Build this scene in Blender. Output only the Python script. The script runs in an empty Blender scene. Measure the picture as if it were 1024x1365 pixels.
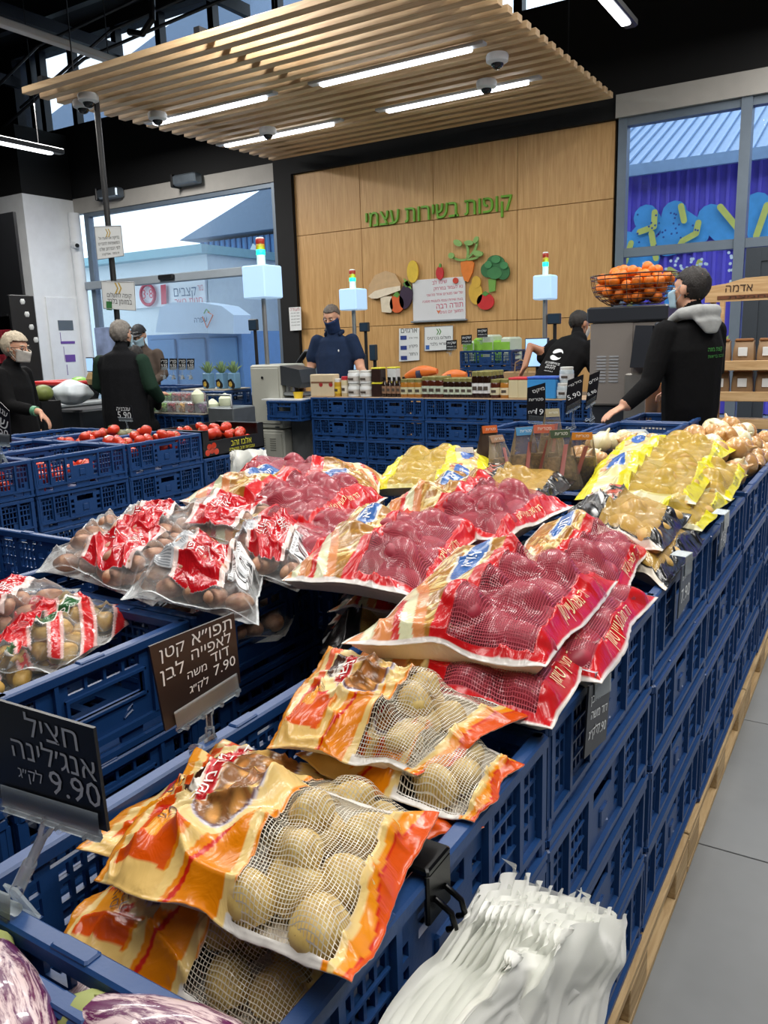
import bpy, bmesh, math, random
import numpy as np
from mathutils import Vector, Matrix
PI = math.pi
SC = bpy.context.scene
COL = SC.collection
random.seed(7)

# ---------------------------------------------------------------- camera
EYE = np.array([0.0, 0.0, 1.4])
FPX = 1070.66
YAW, PITCH, ROLL = [math.radians(a) for a in (-31.897, 11.957, -1.818)]
_f = np.array([math.sin(YAW) * math.cos(PITCH), math.cos(YAW) * math.cos(PITCH), -math.sin(PITCH)])
_r = np.array([math.cos(YAW), -math.sin(YAW), 0.0])
_u = np.cross(_r, _f)
CR = _r * math.cos(ROLL) + _u * math.sin(ROLL)
CU = -_r * math.sin(ROLL) + _u * math.cos(ROLL)
cam_data = bpy.data.cameras.new('camera')
cam = bpy.data.objects.new('camera', cam_data)
COL.objects.link(cam)
cam_data.sensor_fit = 'HORIZONTAL'
cam_data.sensor_width = 36
cam_data.lens = 36 * FPX / 1024
cam_data.clip_start = 0.02
cam_data.clip_end = 300
cam.matrix_world = Matrix(((CR[0], CU[0], -_f[0], EYE[0]), (CR[1], CU[1], -_f[1], EYE[1]), (CR[2], CU[2], -_f[2], EYE[2]), (0, 0, 0, 1)))
SC.camera = cam

# ---------------------------------------------------------------- world, lights, exposure
world = bpy.data.worlds.new('overcast_sky')
SC.world = world
world.use_nodes = True
_n = world.node_tree.nodes
_n['Background'].inputs[0].default_value = (0.70, 0.86, 1.0, 1)
_n['Background'].inputs[1].default_value = 2.2
SC.view_settings.view_transform = 'Standard'
SC.view_settings.look = 'None'
SC.view_settings.gamma = 1
SC.view_settings.use_curve_mapping = False
SC.view_settings.exposure = 0.0
SC.cycles.use_denoising = True
SC.cycles.max_bounces = 8
SC.cycles.transparent_max_bounces = 14
SC.cycles.caustics_reflective = False
SC.cycles.caustics_refractive = False
SC.cycles.sample_clamp_indirect = 6


def area_light(name, loc, size, energy, color=(1, 0.97, 0.92), rot=(0, 0, 0)):
    l = bpy.data.lights.new(name, 'AREA')
    l.shape = 'RECTANGLE'
    l.size, l.size_y = size
    l.energy = energy
    l.color = color
    o = bpy.data.objects.new(name, l)
    o.location = loc
    o.rotation_euler = rot
    COL.objects.link(o)
    return o


# soft area lights added over display, aisle and tills, standing in for ceiling luminaires
for i, (x, y, sx, sy, e) in enumerate([
        (0.6, 0.2, 0.25, 3.0, 22), (-1.7, 0.9, 0.25, 3.0, 24), (0.9, 4.0, 0.25, 3.0, 34), (-1.6, 4.0, 0.25, 2.6, 40),
        (-4.2, 2.0, 0.25, 3.0, 34), (-4.4, 4.6, 0.25, 1.6, 26), (-6.8, 3.0, 0.25, 3.0, 34), (-8.6, 6.2, 0.25, 3.0, 85), (1.7, 1.6, 0.25, 3.0, 30),  # last light in this line added to brighten bag bundle and crate faces
        (-0.4, 7.2, 0.25, 2.2, 34)]):
    area_light('ceiling_fill_light', (x, y, 4.2), (sx, sy), e * 2.45)


# ---------------------------------------------------------------- pixel rays (photograph pixels to world points)
def ray(px, py):
    return CR * (px - 512) / FPX - CU * (py - 682.5) / FPX + _f


def RX(px, py, X):
    r = ray(px, py)
    return Vector(EYE + r * (X - EYE[0]) / r[0])


def RY(px, py, Y):
    r = ray(px, py)
    return Vector(EYE + r * (Y - EYE[1]) / r[1])


def RZ(px, py, Z):
    r = ray(px, py)
    return Vector(EYE + r * (Z - EYE[2]) / r[2])


# ---------------------------------------------------------------- helpers
def S(h):
    """sRGB hex or 0-1 tuple to linear"""
    if isinstance(h, str):
        h = [int(h[i:i + 2], 16) / 255 for i in (0, 2, 4)]
    return tuple(c / 12.92 if c <= 0.04045 else ((c + 0.055) / 1.055) ** 2.4 for c in h[:3])


MATS = {}


def mat(name, col, rough=0.5, metal=0.0, var=0.12, scale=8.0, bump=0.0, bscale=60.0, emit=0.0, coat=0.0, spec=0.5, trans=0.0, sss=0.0):
    if name in MATS:
        return MATS[name]
    m = bpy.data.materials.new(name)
    m.use_nodes = True
    nt = m.node_tree
    b = nt.nodes['Principled BSDF']
    c = S(col)
    if var > 0:
        tc = nt.nodes.new('ShaderNodeTexCoord')
        nz = nt.nodes.new('ShaderNodeTexNoise')
        nz.inputs['Scale'].default_value = scale
        nz.inputs['Detail'].default_value = 4
        nt.links.new(tc.outputs['Object'], nz.inputs['Vector'])
        rp = nt.nodes.new('ShaderNodeValToRGB')
        rp.color_ramp.elements[0].position = 0.3
        rp.color_ramp.elements[1].position = 0.7
        rp.color_ramp.elements[0].color = tuple(x * (1 - var) for x in c) + (1,)
        rp.color_ramp.elements[1].color = tuple(min(1, x * (1 + var)) for x in c) + (1,)
        nt.links.new(nz.outputs['Fac'], rp.inputs['Fac'])
        nt.links.new(rp.outputs['Color'], b.inputs['Base Color'])
    else:
        b.inputs['Base Color'].default_value = c + (1,)
    b.inputs['Roughness'].default_value = rough
    b.inputs['Metallic'].default_value = metal
    b.inputs['Coat Weight'].default_value = coat
    b.inputs['Specular IOR Level'].default_value = spec
    if trans:
        b.inputs['Transmission Weight'].default_value = trans
    if sss:
        b.inputs['Subsurface Weight'].default_value = sss
        b.inputs['Subsurface Scale'].default_value = 0.01
    if emit:
        b.inputs['Emission Color'].default_value = c + (1,)
        b.inputs['Emission Strength'].default_value = emit
    if bump:
        tc = nt.nodes.new('ShaderNodeTexCoord')
        nz = nt.nodes.new('ShaderNodeTexNoise')
        nz.inputs['Scale'].default_value = bscale
        nz.inputs['Detail'].default_value = 3
        nt.links.new(tc.outputs['Object'], nz.inputs['Vector'])
        bp = nt.nodes.new('ShaderNodeBump')
        bp.inputs['Strength'].default_value = bump
        bp.inputs['Distance'].default_value = 0.01
        nt.links.new(nz.outputs['Fac'], bp.inputs['Height'])
        nt.links.new(bp.outputs['Normal'], b.inputs['Normal'])
    MATS[name] = m
    return m


def thin_mat(name, col, alpha, rough=0.1, gloss=0.25, strength=1.0):
    """clear film or pane: mostly see-through, a little glossy, a little tinted body"""
    if name in MATS:
        return MATS[name]
    m = bpy.data.materials.new(name)
    m.use_nodes = True
    nt = m.node_tree
    out = nt.nodes['Material Output']
    b = nt.nodes['Principled BSDF']
    b.inputs['Base Color'].default_value = S(col) + (1,)
    b.inputs['Roughness'].default_value = rough
    tr = nt.nodes.new('ShaderNodeBsdfTransparent')
    fr = nt.nodes.new('ShaderNodeFresnel')
    fr.inputs['IOR'].default_value = 1.45
    mu = nt.nodes.new('ShaderNodeMath')
    mu.operation = 'MULTIPLY_ADD'
    mu.inputs[1].default_value = gloss
    mu.inputs[2].default_value = alpha
    mu.use_clamp = True
    mx = nt.nodes.new('ShaderNodeMixShader')
    nt.links.new(fr.outputs[0], mu.inputs[0])
    nt.links.new(mu.outputs[0], mx.inputs[0])
    nt.links.new(tr.outputs[0], mx.inputs[1])
    nt.links.new(b.outputs[0], mx.inputs[2])
    nt.links.new(mx.outputs[0], out.inputs['Surface'])
    MATS[name] = m
    return m


class MB:
    """collects shapes, links them as one mesh object"""

    def __init__(s):
        s.v = []
        s.f = []
        s.m = []
        s.mats = []
        s.cur = 0

    def use(s, m):
        if m not in s.mats:
            s.mats.append(m)
        s.cur = s.mats.index(m)
        return s

    def add(s, vs, fs, T=None):
        o = len(s.v)
        for p in vs:
            p = Vector(p)
            s.v.append(tuple(T @ p) if T is not None else tuple(p))
        for f in fs:
            s.f.append(tuple(i + o for i in f))
            s.m.append(s.cur)
        return s

    def box(s, x0, x1, y0, y1, z0, z1, T=None, bev=0.0):
        if bev <= 0:
            vs = [(x0, y0, z0), (x1, y0, z0), (x1, y1, z0), (x0, y1, z0), (x0, y0, z1), (x1, y0, z1), (x1, y1, z1), (x0, y1, z1)]
            return s.add(vs, [(0, 3, 2, 1), (4, 5, 6, 7), (0, 1, 5, 4), (1, 2, 6, 5), (2, 3, 7, 6), (3, 0, 4, 7)], T)
        b = bev
        vs = []
        for z, k in ((z0, b), (z0 + b, 0), (z1 - b, 0), (z1, b)):
            xa, xb, ya, yb = x0 + k, x1 - k, y0 + k, y1 - k
            vs += [(xa + b, ya, z), (xb - b, ya, z), (xb, ya + b, z), (xb, yb - b, z), (xb - b, yb, z), (xa + b, yb, z), (xa, yb - b, z), (xa, ya + b, z)]
        fs = [tuple(range(7, -1, -1)), tuple(range(24, 32))]
        for k in range(3):
            for i in range(8):
                j = (i + 1) % 8
                fs.append((k * 8 + i, k * 8 + j, k * 8 + 8 + j, k * 8 + 8 + i))
        return s.add(vs, fs, T)

    def quadprism(s, ps, t):
        """slab over four points, thickness t along the normal"""
        ps = [Vector(p) for p in ps]
        n = (ps[1] - ps[0]).cross(ps[3] - ps[0]).normalized() * t
        vs = ps + [p - n for p in ps]
        return s.add(vs, [(0, 1, 2, 3), (7, 6, 5, 4), (0, 4, 5, 1), (1, 5, 6, 2), (2, 6, 7, 3), (3, 7, 4, 0)])

    def loft(s, rings, cap=True, close=True, T=None):
        n = len(rings[0])
        vs = [p for r in rings for p in r]
        fs = []
        for k in range(len(rings) - 1):
            for i in range(n if close else n - 1):
                j = (i + 1) % n
                fs.append((k * n + i, k * n + j, (k + 1) * n + j, (k + 1) * n + i))
        if cap:
            fs.append(tuple(range(n - 1, -1, -1)))
            fs.append(tuple(range((len(rings) - 1) * n, len(rings) * n)))
        return s.add(vs, fs, T)

    def lathe(s, prof, n=20, T=None, cap=True, sx=1.0, sy=1.0):
        rings = [[(r * sx * math.cos(2 * PI * i / n), r * sy * math.sin(2 * PI * i / n), z) for i in range(n)] for r, z in prof]
        return s.loft(rings, cap, True, T)

    def tube(s, pts, r, n=8, cap=True, T=None):
        pts = [Vector(p) for p in pts]
        rr = r if isinstance(r, (list, tuple)) else [r] * len(pts)
        rings = []
        prev = None
        for i, p in enumerate(pts):
            d = (pts[min(i + 1, len(pts) - 1)] - pts[max(i - 1, 0)])
            d = d.normalized() if d.length > 1e-9 else Vector((0, 0, 1))
            if prev is None:
                a = Vector((0, 0, 1)) if abs(d.z) < 0.9 else Vector((1, 0, 0))
            else:
                a = prev
            x = (a - d * a.dot(d)).normalized()
            prev = x
            y = d.cross(x)
            rings.append([p + (x * math.cos(2 * PI * k / n) + y * math.sin(2 * PI * k / n)) * rr[i] for k in range(n)])
        return s.loft(rings, cap, True, T)

    def ball(s, c, r, nu=12, nv=8, T=None):
        if not isinstance(r, (tuple, list)):
            r = (r, r, r)
        rings = []
        for k in range(nv + 1):
            a = -PI / 2 + PI * k / nv
            ca = max(math.cos(a), 0.02)
            rings.append([(c[0] + r[0] * ca * math.cos(2 * PI * i / nu), c[1] + r[1] * ca * math.sin(2 * PI * i / nu), c[2] + r[2] * math.sin(a)) for i in range(nu)])
        return s.loft(rings, True, True, T)

    def prism(s, outline, t, T=None):
        """outline in xz plane, extruded along y from 0 to t (front at y=0 faces -y)"""
        n = len(outline)
        vs = [(x, 0, z) for x, z in outline] + [(x, t, z) for x, z in outline]
        fs = [tuple(range(n)), tuple(range(2 * n - 1, n - 1, -1))]
        for i in range(n):
            j = (i + 1) % n
            fs.append((j, i, n + i, n + j))
        return s.add(vs, fs, T)

    def mesh(s, name, m=None, smooth=False):
        me = bpy.data.meshes.new(name)
        me.from_pydata(s.v, [], s.f)
        ms = s.mats if s.mats else [m]
        for q in ms:
            me.materials.append(q)
        if s.mats:
            me.polygons.foreach_set('material_index', s.m)
        if smooth:
            me.polygons.foreach_set('use_smooth', [True] * len(me.polygons))
            if smooth != 'full':
                me.set_sharp_from_angle(angle=math.radians(45))
        me.update()
        return me

    def build(s, name, m=None, parent=None, smooth=False, loc=None):
        return link(name, s.mesh(name, m, smooth), parent, loc)


def link(name, me, parent=None, loc=None, M=None):
    o = bpy.data.objects.new(name, me)
    COL.objects.link(o)
    if parent is not None:
        o.parent = parent
    if M is not None:
        o.matrix_basis = M
    if loc is not None:
        o.location = loc
    return o


def tag(o, label, cat, group=None, kind=None):
    o['label'] = label
    o['category'] = cat
    if group:
        o['group'] = group
    if kind:
        o['kind'] = kind
    return o


def thing(name, label, cat, loc=(0, 0, 0), rz=0.0, group=None):
    o = bpy.data.objects.new(name, None)
    o.empty_display_size = 0.05
    COL.objects.link(o)
    o.location = loc
    o.rotation_euler = (0, 0, rz)
    return tag(o, label, cat, group)


def struct(o):
    o['kind'] = 'structure'
    return o


def dup(root, loc=None, rz=None, label=None, group=None, parent=None):
    r = root.copy()
    COL.objects.link(r)
    if parent is not None:
        r.parent = parent
    if loc is not None:
        r.location = loc
    if rz is not None:
        r.rotation_euler = (0, 0, rz)
    if label:
        r['label'] = label
    if group:
        r['group'] = group
    for ch in KIDS.get(root.name, root.children):
        c = ch.copy()
        COL.objects.link(c)
        c.parent = r
        for g in ch.children:
            d = g.copy()
            COL.objects.link(d)
            d.parent = c
    return r


KIDS = {}


def heb(s):
    """visual order for right-to-left text: reverse, keep numbers"""
    out = []
    run = ''
    for ch in s:
        if ch.isdigit() or (ch in '.,' and run):
            run += ch
        else:
            if run:
                out.append(run)
                run = ''
            out.append(ch)
    if run:
        out.append(run)
    return ''.join(reversed(out))


_tc = {}


def _inside(p, poly):
    c = False
    n = len(poly)
    for i in range(n):
        a, b = poly[i], poly[i - 1]
        if (a[1] > p[1]) != (b[1] > p[1]) and p[0] < (b[0] - a[0]) * (p[1] - a[1]) / (b[1] - a[1]) + a[0]:
            c = not c
    return c


def text_geo(body, bold=0.0):
    """flat text geometry from the glyph outlines, every outer contour filled with its own holes"""
    k = (body, bold)
    if k in _tc:
        return _tc[k]
    c = bpy.data.curves.new('lettering', 'FONT')
    c.body = body
    c.size = 1
    c.offset = bold * 0.6
    c.resolution_u = 2
    c.align_x = 'CENTER'
    c.align_y = 'CENTER'
    c.fill_mode = 'NONE'
    o = bpy.data.objects.new('lettering', c)
    COL.objects.link(o)
    dg = bpy.context.evaluated_depsgraph_get()
    me = bpy.data.meshes.new_from_object(o.evaluated_get(dg))
    co = [tuple(v.co) for v in me.vertices]
    nxt = {}
    for e in me.edges:
        nxt.setdefault(e.vertices[0], []).append(e.vertices[1])
        nxt.setdefault(e.vertices[1], []).append(e.vertices[0])
    bpy.data.objects.remove(o)
    bpy.data.curves.remove(c)
    bpy.data.meshes.remove(me)
    loops, seen = [], set()
    for s0 in sorted(nxt):
        if s0 in seen:
            continue
        lp, cur, prev = [], s0, None
        while cur not in seen:
            seen.add(cur)
            lp.append(cur)
            # outlines are stored in order, so prefer the following index
            c2 = [q for q in nxt[cur] if q != prev and q not in seen]
            if cur + 1 in c2:
                c2 = [cur + 1]
            if not c2:
                break
            prev, cur = cur, c2[0]
        if len(lp) > 2:
            loops.append([co[q] for q in lp])
    V, F = [], []
    ar = [sum(l[i - 1][0] * l[i][1] - l[i][0] * l[i - 1][1] for i in range(len(l))) / 2 for l in loops]
    if loops:
        big = ar[max(range(len(ar)), key=lambda q: abs(ar[q]))]
        sg_ = 1 if big > 0 else -1
        outer = [i for i in range(len(loops)) if ar[i] * sg_ > 0]
        inner = [i for i in range(len(loops)) if ar[i] * sg_ <= 0]
        for i in outer:
            hs_ = [q for q in inner if _inside(loops[q][0], loops[i])]
            polys = [[Vector(p) for p in loops[i]]] + [[Vector(p) for p in loops[q]] for q in hs_]
            flat = [p for pl_ in polys for p in pl_]
            from mathutils.geometry import tessellate_polygon
            o_ = len(V)
            V += [tuple(p) for p in flat]
            for t in tessellate_polygon(polys):
                a, b, c_ = [flat[q] for q in t]
                t = tuple(t)
                if (b - a).cross(c_ - a).z < 0:
                    t = t[::-1]
                F.append(tuple(q + o_ for q in t))
    v = np.array(V, dtype=float).reshape(-1, 3)
    if len(v):
        v[:, 0] -= (v[:, 0].max() + v[:, 0].min()) / 2
    _tc[k] = (v, F)
    return _tc[k]


def put_text(mb, body, o, right, up, size, bold=0.0, lift=0.001, shear=0.0, jitter=0.0):
    """lay text on the plane at o (centre) with unit vectors right and up"""
    v, f = text_geo(body, bold)
    o, right, up = Vector(o), Vector(right).normalized(), Vector(up).normalized()
    n = right.cross(up).normalized() * lift
    mb.add([o + right * (p[0] + shear * p[1]) * size + up * (p[1] + jitter * math.sin(p[0] * 2.1)) * size + n for p in v], f)
    return mb


def line_text(mb, body, p0, p1, up, bold=0.0, lift=0.001, hscale=1.0):
    """text stretched between two points"""
    v, f = text_geo(body, bold)
    p0, p1 = Vector(p0), Vector(p1)
    w = v[:, 0].max() - v[:, 0].min()
    r = (p1 - p0)
    size = r.length / w
    r.normalize()
    up = Vector(up)
    up = (up - r * up.dot(r)).normalized()
    n = r.cross(up) * lift
    c = (p0 + p1) / 2
    mb.add([c + r * p[0] * size + up * p[1] * size * hscale + n for p in v], f)
    return mb
# ================================================================ the setting
M_black = mat('ceiling_black', '07080b', 0.8, var=0.2)
M_white = mat('wall_white', 'e6e9ec', 0.7, var=0.03)
M_beige = mat('header_beige', 'a8a5a0', 0.6, var=0.04)
M_alu = mat('aluminium_frame', '6d7a88', 0.45, metal=0.3, var=0.05)
M_dark = mat('black_paint', '101114', 0.45, var=0.1)
M_screen = mat('screen_dark', '15181d', 0.15, var=0)


def wood_mat(name, c1, c2, scale=3.0, rough=0.45, axis='X', stretch=14):
    m = mat(name, c1, rough, var=0)
    nt = m.node_tree
    b = nt.nodes['Principled BSDF']
    tc = nt.nodes.new('ShaderNodeTexCoord')
    mp = nt.nodes.new('ShaderNodeMapping')
    sc = {'X': (1, stretch, stretch), 'Y': (stretch, 1, stretch), 'Z': (stretch, stretch, 1)}[axis]
    mp.inputs['Scale'].default_value = sc
    oi = nt.nodes.new('ShaderNodeObjectInfo')
    ad = nt.nodes.new('ShaderNodeVectorMath')
    ad.operation = 'ADD'
    nt.links.new(tc.outputs['Object'], mp.inputs['Vector'])
    nt.links.new(mp.outputs['Vector'], ad.inputs[0])
    nt.links.new(oi.outputs['Random'], ad.inputs[1])
    nz = nt.nodes.new('ShaderNodeTexNoise')
    nz.inputs['Scale'].default_value = scale
    nz.inputs['Detail'].default_value = 6
    nz.inputs['Distortion'].default_value = 1.2
    rp = nt.nodes.new('ShaderNodeValToRGB')
    rp.color_ramp.elements[0].position = 0.3
    rp.color_ramp.elements[1].position = 0.72
    rp.color_ramp.elements[0].color = S(c1) + (1,)
    rp.color_ramp.elements[1].color = S(c2) + (1,)
    nt.links.new(ad.outputs[0], nz.inputs['Vector'])
    nt.links.new(nz.outputs['Fac'], rp.inputs['Fac'])
    nt.links.new(rp.outputs['Color'], b.inputs['Base Color'])
    return m


M_oak = wood_mat('oak_veneer', 'b98c54', 'd2a76e', 2.2, 0.5, 'Z', 16)
M_slat = wood_mat('slat_wood', 'c29e74', 'dfc39a', 3.0, 0.55, 'X', 10)
M_pallet = wood_mat('pallet_wood', 'a1835a', 'c8ad82', 6.0, 0.75, 'Y', 10)
M_shelfwood = wood_mat('pine_shelf', 'b68f5f', 'd4b284', 3.0, 0.5, 'X', 12)

# floor: sub-floor plus one object for each large grey tile of the aisle
M_tile = mat('grey_tile', '7b7e80', 0.42, var=0.16, scale=2.3, bump=0.05, bscale=14)
M_grout = mat('grout', '5b5e60', 0.7, var=0.1)
M_sub = mat('far_floor', '5c6064', 0.4, var=0.1, scale=2)
fl = struct(MB().box(-14.5, 4, -3.2, 9, -0.05, -0.004).build('floor', M_sub))
tm = MB().box(0.002, 0.848, 0.002, 0.848, -0.003, 0.0, bev=0.0015).mesh('tile', M_tile)
for i in range(-2, 4):
    for j in range(-2, 10):
        t_ = link('tile', tm, fl, (-0.84 + 0.85 * i + 0.25 * (j % 1), 0.45 + 0.85 * j, 0))
        t_.rotation_euler = (0, 0, 0)

ce = struct(MB().box(-14.5, 4, -3.2, 9.4, 6.2, 6.3).build('ceiling', M_black))
M_truss = mat('truss_grey', '20242a', 0.5, var=0.1)
# roof beams and conduits, parts of the ceiling
for y in (1.5, 3.6, 5.7, 7.8):
    MB().box(-14.4, 3.9, y - 0.05, y + 0.05, 5.75, 6.18).build('roof_beam', M_truss, ce)
for x in (-12.2, -9.8, -7.4, -4.6, -2.0):
    MB().box(x - 0.04, x + 0.04, -3, 8.95, 5.55, 5.7).build('roof_beam', M_truss, ce)
for (x, z) in ((-8.3, 4.75), (-7.8, 4.95), (-9.1, 5.05)):
    MB().tube([(x - 3.4, 8.2, z), (x, 7.0, z), (x + 2.5, 6.8, z + 0.05)], 0.02, 6).build('conduit', M_truss, ce)
MB().tube([(-6.95, 6.9, 6.1), (-6.95, 6.85, 5.2), (-6.98, 6.85, 4.85), (-7.15, 6.85, 4.74), (-7.35, 6.85, 4.8)], 0.035, 8).build('conduit', M_dark, ce)
MB().tube([(-5.1, 6.9, 6.1), (-5.05, 6.9, 5.4), (-4.9, 6.85, 4.9), (-4.7, 6.85, 4.6)], 0.02, 8).build('conduit', M_dark, ce)

# back wall
wb = MB()
wb.box(-7.1, -2.56, 9.03, 9.2, 0, 3.8)
wb.box(-14.5, -7.1, 9.0, 9.3, 3.76, 4.84)
wb.box(-7.1, 4, 9.0, 9.3, 3.8, 4.84)
wb.box(-14.5, 4, 9.0, 9.3, 6.02, 6.2)
wb.box(-14.5, -12.4, 9.0, 9.3, 4.84, 6.02)
wb.box(-1.5, 4, 9.0, 9.3, 4.84, 6.02)
wb.box(-7.12, -6.83, 8.93, 9.03, 0, 3.8)
wb.box(-6.83, -2.56, 8.93, 9.03, 3.58, 3.8)
wall_b = struct(wb.build('wall_back', M_black))
xs = [-6.83, -5.80, -4.76, -3.69, -2.60]
zs = [0, 1.60, 2.81, 3.58]
for i in range(4):
    for j in range(3):
        MB().box(xs[i] + 0.003, xs[i + 1] - 0.003, 8.985, 9.028, zs[j] + 0.003, zs[j + 1] - 0.003, bev=0.002).build('wood_panel', M_oak, wall_b)
# clerestory bars
for x in (-12.0, -11.75, -11.0, -10.0, -9.1, -8.1, -7.0, -5.9, -4.8, -3.7, -2.6):
    MB().box(x - 0.05, x + 0.05, 9.0, 9.12, 4.84, 6.02).build('mullion', M_dark, wall_b)
M_glass = thin_mat('window_glass', '9fb4cc', 0.0, 0.02, 0.28)
struct(MB().box(-12.4, -1.5, 9.14, 9.15, 4.84, 6.02).build('window_3', M_glass))
for t, nm in ((((-14.6, -14.5, -3.2, 9.3)), 'wall_far_left'), ((4.0, 4.1, -3.2, 9.3), 'wall_right'), ((-14.6, 4.1, -3.3, -3.2), 'wall_front')):
    struct(MB().box(t[0], t[1], t[2], t[3], 0, 6.2).build(nm, M_black if nm != 'wall_right' else mat('right_wall_grey', '8f8c88', 0.8)))

# white return wall at the left of the storefront
wl = MB()
wl.box(-14.5, -11.2, 8.05, 8.95, 0, 3.74)
wall_l = struct(wl.build('wall_left', M_white))
struct(MB().box(-14.5, -11.2, 8.05, 8.95, 3.74, 4.7).build('wall_left_upper', M_black))
M_line = mat('joint_grey', '8c939b', 0.6, var=0)
dr = MB()
p0, p1, p2, p3 = RX(59, 396, -11.2), RX(107, 398, -11.2), RX(118, 520, -11.2), RX(70, 520, -11.2)
dr.box(-11.2, -11.165, p0.y, p1.y, 0.02, p0.z, bev=0.004)
door1 = struct(dr.build('door_1', M_white))
M_purple = mat('purple_print', '6b4a9c', 0.5, var=0)
grey = MB().use(mat('notice_grey', '5c666e', 0.5, var=0))
a, b = RX(77, 427, -11.16), RX(98, 440, -11.16)
grey.box(-11.165, -11.155, a.y, b.y, b.z, a.z)
grey.build('notice_plate', None, door1)
pp = MB()
for (x0, y0, x1, y1) in ((80, 443, 82, 457), (81, 455, 100, 458), (85, 462, 87, 482), (87, 473, 101, 482), (89, 486, 91, 500)):
    a, b = RX(x0, y0, -11.16), RX(x1, y1, -11.16)
    pp.box(-11.165, -11.158, a.y, b.y, b.z, a.z)
pp.build('purple_label', M_purple, door1)
pipe = MB().lathe([(0.09, 0), (0.09, 3.53)], 16, Matrix.Translation((-11.1, 8.86, 0))).build('trim_1', M_white, None, True)
struct(pipe)
cm = thing('security_camera', 'small white bullet camera on the pale wall beside the storefront', 'camera', RX(97, 326, -11.1))
MB().tube([(0, 0, 0), (0.0, 0.02, 0)], 0.05, 12).tube([(0, 0, 0), (0.16, -0.05, -0.03)], 0.045, 12).build('camera_body', M_white, cm, True)
MB().tube([(0.16, -0.05, -0.03), (0.18, -0.056, -0.034)], 0.03, 12).build('lens', M_dark, cm, True)

# window 1, the storefront at the left
w1 = MB().use(M_alu)
w1.box(-11.0, -10.9, 8.97, 9.07, 0, 3.53)
w1.box(-7.2, -7.12, 8.97, 9.07, 0, 3.53)
w1.box(-10.999, -7.121, 8.974, 9.066, 3.47, 3.529)
w1.box(-10.999, -7.121, 8.974, 9.066, 0.001, 0.1)
win1 = struct(w1.build('window_1'))
MB().box(-11.1, -7.65, 8.86, 8.97, 2.36, 2.48, bev=0.01).build('door_header', mat('header_grey', '9aa4ad', 0.5, metal=0.3, var=0.03), win1)
MB().box(-9.3, -9.0, 8.80, 8.86, 2.40, 2.47, bev=0.01).build('door_sensor', M_dark, win1)
MB().box(-11.0, -7.12, 9.01, 9.02, 0.1, 3.47).build('pane', M_glass, win1)
hd = struct(MB().box(-11.2, -7.1, 8.95, 9.06, 3.53, 3.76).build('trim_2', M_beige))
for x in (-10.2, -8.6):
    b_ = MB().box(-0.22, 0.22, -0.16, 0.0, -0.07, 0.07, bev=0.02)
    f_ = thing('door_heater', 'long silver blower box under the %s of the storefront lintel' % ('left end' if x < -9.5 else 'right half'), 'heater', (x, 8.93, 3.72))
    b_.build('housing', mat('heater_steel', '7c8792', 0.35, metal=0.7), f_)
    MB().box(-0.24, -0.2, -0.18, 0.01, -0.09, 0.09, bev=0.01).build('end_cap', M_dark, f_)

# window 2, curtain wall at the right with a door
w2 = MB().use(M_alu)
w2.box(-2.56, -2.47, 8.95, 9.07, 0, 3.58)
w2.box(-1.38, -1.28, 8.93, 9.08, 0, 3.58)
w2.box(-2.56, 3.9, 8.957, 9.066, 3.5, 3.579)
w2.box(-2.56, 3.9, 8.957, 9.066, 2.2, 2.29)
w2.box(0.1, 0.2, 8.93, 9.08, 0, 3.58)
w2.box(1.9, 2.0, 8.93, 9.08, 0, 3.58)
win2 = struct(w2.build('window_2'))
MB().box(-2.5, 3.9, 9.01, 9.02, 0.0, 3.5).build('pane', M_glass, win2)
struct(MB().box(-2.58, 4, 8.9, 9.1, 3.58, 3.8).build('trim_3', M_beige))
M_ddoor = mat('door_grey', '3c434b', 0.45, metal=0.3, var=0.04)
d2 = MB().box(-1.26, -1.12, 8.93, 9.0, 0, 2.19).box(-1.259, 0.079, 8.934, 8.999, 2.06, 2.189).box(-0.06, 0.08, 8.93, 9.0, 0, 2.19).box(-1.12, -1.02, 8.95, 9.0, 0, 2.06).box(-0.16, -0.06, 8.95, 9.0, 0, 2.06).box(-1.119, -0.061, 8.955, 8.998, 1.95, 2.059).box(-1.119, -0.061, 8.955, 8.998, 0.001, 0.3)
struct(d2.build('door_2', M_ddoor))

# ---------------------------------------------------------------- slatted wooden canopy over the tills
cn = thing('slat_canopy', 'large wooden slatted canopy hung from the black ceiling above the tills', 'canopy', (-4.7, 6.85, 3.7))
sl = MB().box(-2.17, 2.17, 0, 0.088, 0, 0.055, bev=0.003).mesh('slat', M_slat)
for i in range(20):
    link('slat', sl, cn, (0.0, -1.79 + i * 0.183, 0.0))
for x in (-1.9, 0.0, 1.9):
    MB().box(x - 0.03, x + 0.03, -1.79, 1.76, 0.055, 0.10).build('cross_rail', M_dark, cn)
for x in (-1.8, 1.8):
    for y in (-1.5, 1.5):
        MB().tube([(x, y, 0.10), (x, y, 2.4)], 0.006, 6).build('hanger', M_dark, cn)
M_led = mat('led_tube', 'f4f8ff', 0.5, var=0, emit=7)
M_ledhousing = mat('led_housing', 'b9bcc0', 0.4, var=0.02)


def luminaire(name, label, x0, x1, y, z, along='x', w=0.03, group=None):
    t = thing(name, label, 'lamp', ((x0 + x1) / 2, y, z), 0 if along == 'x' else PI / 2, group)
    L = (x1 - x0) / 2
    MB().box(-L - 0.12, L + 0.12, -w - 0.01, w + 0.01, 0.004, 0.03, bev=0.004).build('housing', M_ledhousing if along == 'x' else M_dark, t)
    MB().box(-L, L, -w, w, -0.022, 0.004, bev=0.006).build('diffuser', M_led, t)
    return t


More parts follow.
